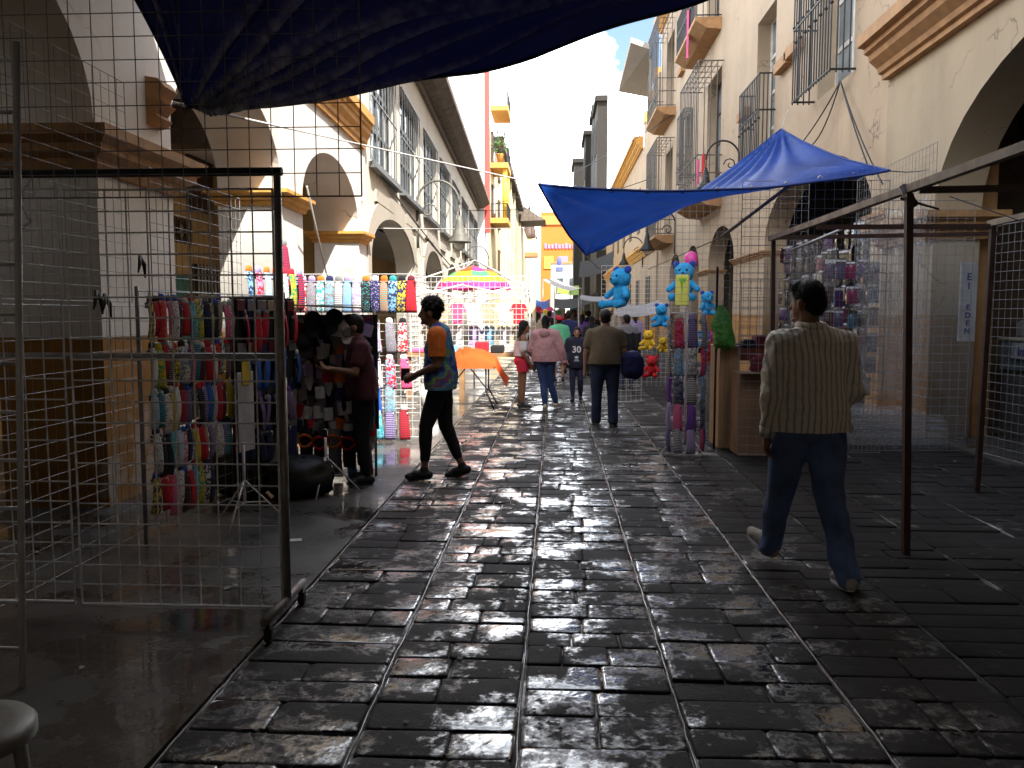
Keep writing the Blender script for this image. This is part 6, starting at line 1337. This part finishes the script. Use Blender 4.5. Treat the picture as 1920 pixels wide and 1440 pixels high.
        if sleeve_mat:
            for q in 'LR':
                mb = MB(); S0, e = P['sh' + q], P['el' + q]; mb.capsule(S0, S0.lerp(e, .75), .05 * s * loose, .044 * s * loose); me = voxel(mb, vs, 3); wrinkle(me, .005, 12, 3); d_ = (e - S0).normalized(); cut(me, S0 + d_ * (e - S0).length * .72, d_); link_('sleeve', me, sleeve_mat)
        if sleeve == 'long':
            for q in 'LR':
                mb = MB(); d_ = (P['wr' + q] - P['el' + q]).normalized(); mb.tube(P['wr' + q] - d_ * .03 * s, P['wr' + q] + d_ * .004 * s, .0265 * s * loose, 14, .024 * s * loose); link_('cuff', mb.mesh('cuff'), top)
        if hood:
            mb = MB(); mb.ball(P['neck'] + Vector((0, -.06 * s, -.012 * s)), (.062 * s, .045 * s, .05 * s)); mb.path([P['neck'] + Vector((.065 * s * math.cos(t), .05 * s * math.sin(t) - .01 * s, .002 * s - .05 * s * max(0, -math.sin(t)))) for t in [i * math.pi / 8 for i in range(16)]], .022 * s, 8, True); me = voxel(mb, vs, 3); wrinkle(me, .006, 14, 2); link_('hood', me, top)
    # ---- trousers
    if legs:
        mb = MB(); g = {'long': 1.25, 'slim': 1.08, 'short': 1.22, 'crop': 1.06}[legs] * hips ** .6
        mb.ball(P['pelvis'] + Vector((0, -.008 * s, .005 * s)), (.105 * s * hips * bulk ** .5, .078 * s * hips * bulk ** .4, .08 * s), 18, 12); mb.ball(P['pelvis'] + Vector((0, 0, .05 * s)), (.096 * s * bulk ** .6, .07 * s * bulk ** .6, .05 * s), 18, 10)
        for q in 'LR':
            h_, k_, a_ = P['hip' + q], P['kn' + q], P['an' + q]; mb.capsule(h_, k_, .056 * s * g, .039 * s * g)
            if legs in ('long', 'slim', 'crop'):
                e = a_ if legs != 'crop' else k_.lerp(a_, .72); r_ = {'long': .034, 'slim': .024, 'crop': .027}[legs]; c_ = k_.lerp(e, .35); mb.capsule(k_, c_, .038 * s * g, .036 * s * g); mb.capsule(c_, e + (Vector((0, 0, -.012 * s)) if legs == 'long' else Vector()), .036 * s * g, r_ * s * g)
            else: pass
        me = voxel(mb, vs, 4); wrinkle(me, wr * s / 1.7 * .9, 15 / s, seed + 5, (1, 1, .7))
        if legs == 'short': cut(me, (0, 0, leg_cut * s), (0, 0, -1))
        link_('trousers' if legs != 'short' else 'shorts', me, legmat)
        if belt:
            mb = MB(); c_ = P['pelvis'] + Vector((0, 0, belt * s)); mb.lathe([(1, -.011 * s), (1.02, 0), (1, .011 * s)], (0, 0, 0), 28, cap=False)
            mb.v = [c_ + Vector((v.x * .108 * s * bulk ** .6, v.y * .083 * s * bulk ** .6, v.z)) for v in mb.v]; link_('belt', mb.mesh('belt'), M_shoe_b)
    # ---- shoes
    for q in 'LR':
        fd = Vector(P['ft' + q]).normalized(); a_ = P['an' + q]; up = Vector((0, 0, 1)); sd = fd.cross(up).normalized(); up = sd.cross(fd).normalized()
        hl = a_ - fd * .022 * s - up * .022 * s; tl = a_ + fd * .095 * s - up * .03 * s; mb = MB(); mb.capsule(hl, a_ + fd * .045 * s - up * .018 * s, .026 * s, .026 * s); mb.capsule(a_ + fd * .045 * s - up * .02 * s, tl, .026 * s, .017 * s); mb.ball(tl - fd * .02 * s, (.028 * s, .028 * s, .02 * s)); mb.capsule(a_ - up * .005 * s, a_ + up * .012 * s, .024 * s, .023 * s)
        me = voxel(mb, min(vs, .012), 3); cut(me, a_ - up * .044 * s, -up); sh_ = link_('shoe', me, shoe)
        mb = MB(); o2 = [(.031 * math.cos(t) * (1 + .12 * math.sin(t)), .068 * math.sin(t)) for t in [i * 2 * math.pi / 18 for i in range(18)]]; c_ = a_ + fd * .032 * s
        mb.prism(o2, lambda u, v, w: c_ + sd * u * s + fd * v * s + up * w, -.047 * s, -.038 * s); link_('sole', mb.mesh('sole'), M_shoe_w if shoe is M_shoe_b and seed % 2 else shoe if shoe is M_shoe_b else M_wht, sh_)
    # ---- hair, cap, face
    if hair:
        mb = MB(); mb.ball(fy(0, -.008, .024), (.048 * s, .059 * s, .056 * s), 18, 14); mb.ball(fy(0, -.028, -.002), (.042 * s, .036 * s, .046 * s), 14, 10)
        if hair == 'short': mb.ball(fy(0, .02, .05), (.040 * s, .036 * s, .028 * s))
        if hair == 'curly':
            for q in range(40): a_, e_ = q * 2.4, -.25 + 1.6 * q / 40; mb.ball(fy(.048 * math.cos(a_) * math.cos(e_), -.012 + .058 * math.sin(a_) * math.cos(e_), .028 + .058 * math.sin(e_)), .0135 * s, 8, 6)
        if hair == 'bun': mb.ball(fy(0, -.045, .062), (.026 * s, .026 * s, .026 * s)); mb.capsule(fy(0, -.03, -.01), P['neck'] + Vector((0, -.045 * s, .0)), .034 * s, .028 * s)
        if hair == 'long':
            for sx in (-1, 0, 1): mb.capsule(fy(sx * .026, -.03, .0), P['neck'] + Vector((sx * .045 * s, -.055 * s, -.14 * s)), .033 * s, .022 * s)
            mb.capsule(fy(.035, .0, -.01), P['neck'] + Vector((.05 * s, .035 * s, -.16 * s)), .022 * s, .012 * s); mb.capsule(fy(-.035, .0, -.01), P['neck'] + Vector((-.05 * s, .03 * s, -.12 * s)), .022 * s, .012 * s)
        me = voxel(mb, min(vs, .012), 2); wrinkle(me, .003, 40, seed + 2); cut(me, fy(0, .03, .018), Lk @ Vector((0, .72, -.55)))
        if vs < .0105:
            # loose strands over the crown
            hv = [(v.co.copy(), v.normal.copy()) for v in me.vertices]; rh = random.Random(seed); sb = MB()
            for q in range(900):
                c0_, n0_ = rh.choice(hv); d0_ = (n0_ * .55 + Vector((rh.uniform(-.4, .4), rh.uniform(-.4, .4), -.9 if hair == 'short' else rh.uniform(-.8, .6)))).normalized(); l_ = rh.uniform(.008, .022)
                sb.path([c0_ - n0_ * .002, c0_ + d0_ * l_ * .5 + n0_ * .002, c0_ + d0_ * l_], [.0013, .001, .0003], 3)
            bm = bmesh.new(); bm.from_mesh(me); m2 = sb.mesh('strands', fix=False); bm.from_mesh(m2); bm.to_mesh(me); bm.free(); bpy.data.meshes.remove(m2)
        link_('hair', me, hairmat)
    if cap:
        mb = MB(); mb.ball(fy(0, -.005, .03), (.053 * s, .063 * s, .058 * s), 18, 14); me = voxel(mb, .01, 1); cut(me, fy(0, 0, .022), Lk @ Vector((0, .1, -1))); cp = link_('cap', me, cap)
        mb = MB(); mb.grid(12, 4, lambda u, v: fy(.05 * math.cos(math.pi * u) * (1 - .15 * v), .04 + (.012 + .06 * math.sin(math.pi * u)) * v + .02 * math.sin(math.pi * u), .026 - .012 * v)); mb.grid(12, 4, lambda u, v: fy(.05 * math.cos(math.pi * u) * (1 - .15 * v), .04 + (.012 + .06 * math.sin(math.pi * u)) * v + .02 * math.sin(math.pi * u), .022 - .012 * v), flip=True); link_('brim', mb.mesh('brim', fix=False), cap, cp)
    if face:
        for sx in (-1, 1):
            mb = MB(); mb.ball(fy(sx * .019, .047, -.001), (.0075 * s, .005 * s, .0045 * s), 8, 6); link_('eye', mb.mesh('eye'), HAIRM)
            mb = MB(); mb.capsule(fy(sx * .011, .052, .013), fy(sx * .028, .047, .013), .0022 * s, .0018 * s, 6); link_('eyebrow', mb.mesh('eyebrow'), HAIRM)
        mb = MB(); mb.capsule(fy(-.011, .051, -.038), fy(.011, .051, -.038), .0026 * s, .0026 * s, 6); link_('lips', mb.mesh('lips'), pbr('lips', (.25, .07, .06), .5))
    return o
# ---- striped shirt material
m, t, b = node_mat('striped cream shirting'); c = t.nodes.new('ShaderNodeTexCoord'); w = t.nodes.new('ShaderNodeTexWave'); w.bands_direction = 'X'; w.inputs['Scale'].default_value = 9.5; w.inputs['Distortion'].default_value = .5; w.inputs['Detail'].default_value = 1; t.links.new(c.outputs['Object'], w.inputs[0])
cc_ = nmix(t, nramp(t, w.outputs[1], .60, .9), (.85, .79, .66), (.40, .37, .30)); cc_ = nmix(t, nramp(t, nnoise(t, 3, 3), .3, .7, 0, .3), cc_, (.74, .69, .57)); t.links.new(cc_, b.inputs['Base Color']); b.inputs['Roughness'].default_value = .85; nbump(t, b, nnoise(t, 11, 4), .35, .02); M_shirt = m
m, t, b = node_mat('blue green printed jersey'); n1 = nnoise(t, 5, 3, vscale=(1, 1, 1.6)); r_ = t.nodes.new('ShaderNodeValToRGB'); t.links.new(n1, r_.inputs[0]); el = r_.color_ramp.elements; r_.color_ramp.interpolation = 'CONSTANT'
el[0].position = 0; el[0].color = (.03, .05, .28, 1); el[1].position = .42; el[1].color = (.10, .18, .30, 1)
for p_, c4 in ((.47, (.03, .22, .42, 1)), (.52, (.24, .36, .05, 1)), (.57, (.12, .14, .20, 1)), (.62, (.3, .05, .12, 1)), (.66, (.06, .09, .35, 1))): e_ = el.new(p_); e_.color = c4
t.links.new(r_.outputs[0], b.inputs['Base Color']); b.inputs['Roughness'].default_value = .7; M_jersey = m
M_oran = pbr('orange sleeve', (.75, .17, .015), .75, .1, 8, .2, 200)
K = lambda n, c: pbr('cotton ' + n, c, .9, .15, 6, .3, 200)
# ---- the man in the striped shirt
man = person('man in cream striped shirt and blue jeans walking away on the right', (1.49, 4.88, 0), 1.76, R(10), dict(
    head=(-.012, .018, .928), look=R(28), neck=(-.004, .004, .84), pelvis=(0, .0, .535), chest=(.0, .01, .72), shL=(-.105, .0, .79), shR=(.105, -.008, .788), elL=(-.142, -.02, .635), wrL=(-.135, .02, .492), elR=(.142, -.01, .635), wrR=(.10, .09, .55),
    hipL=(-.05, 0, .52), knL=(-.050, .085, .305), anL=(-.048, .165, .085), hipR=(.052, 0, .52), knR=(.062, -.03, .285), anR=(.085, -.12, .05), ftL=(-.28, .8, .42), ftR=(.12, 1, 0)),
    top=M_shirt, sleeve='long', legs='long', legmat=DEN, shoe=M_shoe_w, hem=.507, bulk=1.0, loose=1.14, vs=.009, belt=None, wr=.017, seed=1, handfwd=((.6, .8, 0), (0, 1, .3)), curl=.7)
mb = MB(); s_ = 1.76; mb.path([(Vector((-.004, .004, .84)) + Vector((.039 * math.cos(a_), .04 * math.sin(a_) - .002, .012 + .004 * math.sin(a_)))) * s_ for a_ in [i * math.pi / 10 for i in range(20)]], .014 * s_, 8, True); link('collar', mb.mesh('collar'), M_shirt, man)
# ---- youth in the orange sleeved jersey, walking to the left
person('youth in orange sleeved patterned jersey and black cropped trousers walking left', (-1.08, 7.78, 0), 1.72, R(90), dict(
    head=(0, .055, .918), neck=(0, .022, .835), chest=(0, .02, .72), look=0, shL=(-.10, .005, .795), shR=(.10, .005, .795), elL=(-.125, -.0, .635), wrL=(-.075, .14, .575), elR=(.125, .0, .635), wrR=(.06, .14, .57),
    hipL=(-.05, 0, .52), knL=(-.055, .075, .295), anL=(-.058, .085, .05), hipR=(.05, 0, .52), knR=(.055, -.02, .285), anR=(.06, -.11, .055), ftL=(-.05, 1, -.02), ftR=(0, 1, -.25)),
    top=M_jersey, sleeve='short', sleeve_mat=M_oran, legs='crop', legmat=BLK, shoe=M_shoe_b, hem=.50, loose=1.05, vs=.01, face=True, hair='curly', seed=2, handfwd=((.3, .2, 1), (-.3, .2, 1)), curl=1.0, wr=.008)
mb = MB(); mb.rbox(-1.455, -1.37, 7.755, 7.765, .935, 1.055, .004); solo(mb, 'phone', M_black, (-1.49, 7.76, .99), 'black phone held in the hands of the walking youth', 'phone')
# ---- seller in maroon in front of the sunlit socks
person('seller in maroon top and dark trousers with a grey face mask arranging socks', (-1.77, 7.52, 0), 1.58, R(110), dict(
    head=(0, .05, .915), shL=(-.1, .02, .80), shR=(.1, .02, .80), elL=(-.15, .06, .66), wrL=(-.1, .17, .68), elR=(.15, .06, .65), wrR=(.12, .18, .66)), top=pbr('dark maroon knit', (.06, .008, .014), .9, .15, 30, .25, 220), sleeve='short', legs='slim', legmat=BLK, shoe=M_shoe_b, hair='short', hem=.5, vs=.011, seed=4, curl=.8, wr=.008)
s_ = 1.60; mb = MB(); mb.grid(12, 6, lambda u, v: Vector(((.042 * math.sin((u - .5) * 2.6)), .05 + .055 * math.cos((u - .5) * 2.6) + .004, .915 - .012 - .05 * v)) * s_); mk = [o for o in bpy.data.objects if o.get('label', '').startswith('seller')][0]; link('face_mask', mb.mesh('face_mask'), cloth_of('grey', 'grey', 'plain'), mk)
# ---- khaki man, seen from behind
person('heavy man in khaki tee, dark cap and jeans seen from behind', (.71, 11.7, 0), 1.62, R(-2), dict(
    shL=(-.128, 0, .795), shR=(.128, 0, .795), elL=(-.165, -.01, .63), wrL=(-.175, .0, .475), elR=(.165, .0, .64), wrR=(.19, .06, .55), hipL=(-.06, 0, .52), hipR=(.06, 0, .52), knL=(-.07, .0, .285), anL=(-.072, .03, .05), knR=(.07, .02, .285), anR=(.074, -.03, .05), ftL=(-.15, 1, 0), ftR=(.2, 1, 0)),
    skin=SKIN2, top=K('khaki', (.17, .13, .075)), sleeve='short', legs='long', legmat=DEND, shoe=M_shoe_b, hem=.535, bulk=1.22, belly=1.35, hips=1.08, cap=M_black, belt=.025, vs=.012, seed=3, wr=.007)
bg_ = thing('shoulder_bag', (1.07, 11.72, 0), 'dark blue bag carried at the side of the khaki shirted man', 'bag')
mb = MB(); mb.rbox(.93, 1.24, 11.55, 11.9, .66, 1.04, .07); me = voxel(mb, .02, 6); wrinkle(me, .02, 7, 1); xform(me, Matrix.Translation(-Vector((1.07, 11.72, 0)))); link('bag', me, cloth_of('navy', 'navy', 'plain'), bg_)
mb = MB(); mb.path([(1.0, 11.7, 1.02), (1.0, 11.71, 1.1), (1.03, 11.72, 1.13), (1.12, 11.72, 1.1), (1.16, 11.72, 1.02)], .012, 6); mb.build('handle', BLK, bg_)
# ---- woman in the pink hoodie
person('woman in pink hoodie and blue jeans seen from behind', (-.15, 13.5, 0), 1.53, R(-8), dict(
    hipL=(-.05, 0, .52), knL=(-.02, .01, .285), anL=(.0, -.03, .05), hipR=(.05, 0, .52), knR=(.05, .05, .285), anR=(.105, .09, .06), elR=(.17, -.02, .65), wrR=(.2, .0, .50), elL=(-.16, .0, .64), wrL=(-.13, .09, .56), ftR=(.4, 1, 0), ftL=(-.1, 1, 0)),
    skin=SKIN2, top=K('dusty pink', (.45, .24, .25)), sleeve='long', legs='slim', legmat=K('blue jeans', (.03, .055, .16)), shoe=M_shoe_w, hair='bun', hood=True, hem=.52, loose=1.3, bulk=1.08, hips=1.05, vs=.012, seed=6, wr=.012)
# ---- girl in white off-shoulder top, profile to the right
person('girl with long black hair, white off shoulder top and red shorts', (-.53, 13.7, 0), 1.46, R(-80), dict(knL=(-.055, .01, .285), knR=(.055, .0, .285), wrL=(-.13, .07, .5), wrR=(.12, .08, .5)),
    top=K('white', (.6, .58, .6)), sleeve='short', legs='short', legmat=K('coral red', (.65, .03, .07)), shoe=M_shoe_b, hair='long', hem=.60, loose=1.15, bulk=1.08, hips=1.15, leg_cut=.42, offsh=True, face=True, vs=.012, seed=7)
# ---- girl with the number on her hoodie, facing the camera
gl = person('girl in navy hoodie numbered 30 walking towards the camera', (.40, 14.9, 0), 1.33, R(176), dict(knL=(-.05, .03, .285), anL=(-.05, -.06, .06), anR=(.05, .05, .05), elL=(-.15, -.01, .64), wrL=(-.13, .09, .55), elR=(.15, -.01, .64), wrR=(.13, .09, .55)),
    skin=SKIN2, top=K('navy hoodie', (.012, .015, .035)), sleeve='long', legs='slim', legmat=K('navy leggings', (.02, .025, .06)), shoe=M_shoe_b, hair='long', hem=.45, loose=1.3, face=True, vs=.011, seed=8)
me = text_mesh('30', .16, .003, 'CENTER', .004); y_ = .122
xform(me, Matrix.Translation((0, y_ + .012, .88)) @ Matrix.Rotation(math.pi, 4, 'Z') @ Matrix.Rotation(R(90), 4, 'X')); link('number_print', me, M_wht, gl)
mb = MB()
for a_ in (-.6, 0, .6): mb.prism([(0, 0), (.016, .03), (.0, .062), (-.016, .03)], lambda u, v, w: Vector((u * math.cos(a_) + v * math.sin(a_), y_ + .012 + w, .765 + v * math.cos(a_) - u * math.sin(a_))), 0, .003)
for z in (.752, .741, .728): mb.boxp(-.035 if z > .73 else -.05, .035 if z > .73 else .05, y_ + .01, y_ + .014, z - .004, z + .002)
link('chest_logo', mb.mesh('chest_logo'), M_wht, gl)
# ---- man in mint green tee and red cap
person('person in mint green tee and red cap among the shoppers', (.10, 19.2, 0), 1.52, R(10), skin=SKIN2, top=K('mint green', (.12, .5, .28)), sleeve='short', legs='short', legmat=BLK, cap=K('red cap', (.6, .02, .04)), hem=.47, loose=1.2, bulk=1.15, leg_cut=.3, vs=.016, seed=9)
# ---- the crowd further down
FC = [(1008, 24, 1.6, 'black', 'bun', 'beige', 'far shopper in beige top beside the white canopy post'), (1030, 27, 1.66, 'black', 'short', 'black', 'far shopper in black directly behind the pink hoodie'), (1066, 22, 1.62, 'black', 'short', 'navy', 'far shopper in navy top behind the girl numbered 30'), (1076, 29, 1.7, 'grey', 'short', 'grey', 'far shopper in grey top deep in the crowd'), (1092, 24, 1.55, 'black', 'bun', 'purple', 'far shopper in purple top left of the khaki man'), (1099, 33, 1.7, 'black', 'short', 'white', 'far shopper in white top under the dark awning'), (1056, 34, 1.7, 'navy', 'short', 'red', 'far shopper in red top deep under the dark awning'), (1040, 38, 1.68, 'black', 'long', 'lilac', 'far shopper in lilac top at the end of the market'), (1110, 21, 1.5, 'black', 'bun', 'black', 'far shopper in black top close to the head of the khaki man'), (1176, 17, 1.55, 'navy', 'short', 'grey', 'shopper in grey top behind the dark blue bag'), (1022, 33, 1.6, 'black', 'short', 'sky blue', 'far shopper in sky blue top near the blue awning'), (1084, 38, 1.66, 'black', 'short', 'maroon', 'far shopper in maroon top at the end of the market'), (994, 30, 1.6, 'black', 'bun', 'white', 'far shopper in white top just left of the canopy post')]
FC += [(1014, 36, 1.65, 'black', 'short', 'grey', 'far shopper in grey top behind the beige one'), (1034, 44, 1.7, 'black', 'short', 'white', 'far shopper in white top at the very end of the street'), (1062, 42, 1.6, 'black', 'bun', 'black', 'far shopper in black top beyond the mint green tee'), (1071, 36, 1.68, 'black', 'short', 'orange', 'far shopper in orange top deep in the crowd'), (1104, 28, 1.66, 'black', 'short', 'navy', 'far shopper in navy top left of the blue plush toy'), (1128, 26, 1.62, 'black', 'short', 'black', 'far shopper in black top just above the khaki man'), (1146, 30, 1.68, 'black', 'short', 'beige', 'far shopper in beige top under the grey awning'), (1190, 23, 1.6, 'black', 'bun', 'lilac', 'far shopper in lilac top among the toys')]
for i, (px, Y, H_, lg, hr, tp_, lab) in enumerate(FC):
    p_ = at(px, 600, Y); person(lab, (p_.x, Y, 0), H_, R((i * 77) % 50 - 25 + (180 if i % 4 == 3 else 0)), skin=SKIN if i % 2 else SKIN2, top=cloth_of(tp_, tp_, 'plain'), sleeve='long' if i % 3 else 'short', legs='slim', legmat=DEND if i % 2 else BLK, hair=hr, hem=.5, vs=.022, loose=1.15, seed=i, wr=.006, group='far shoppers in the crowd')
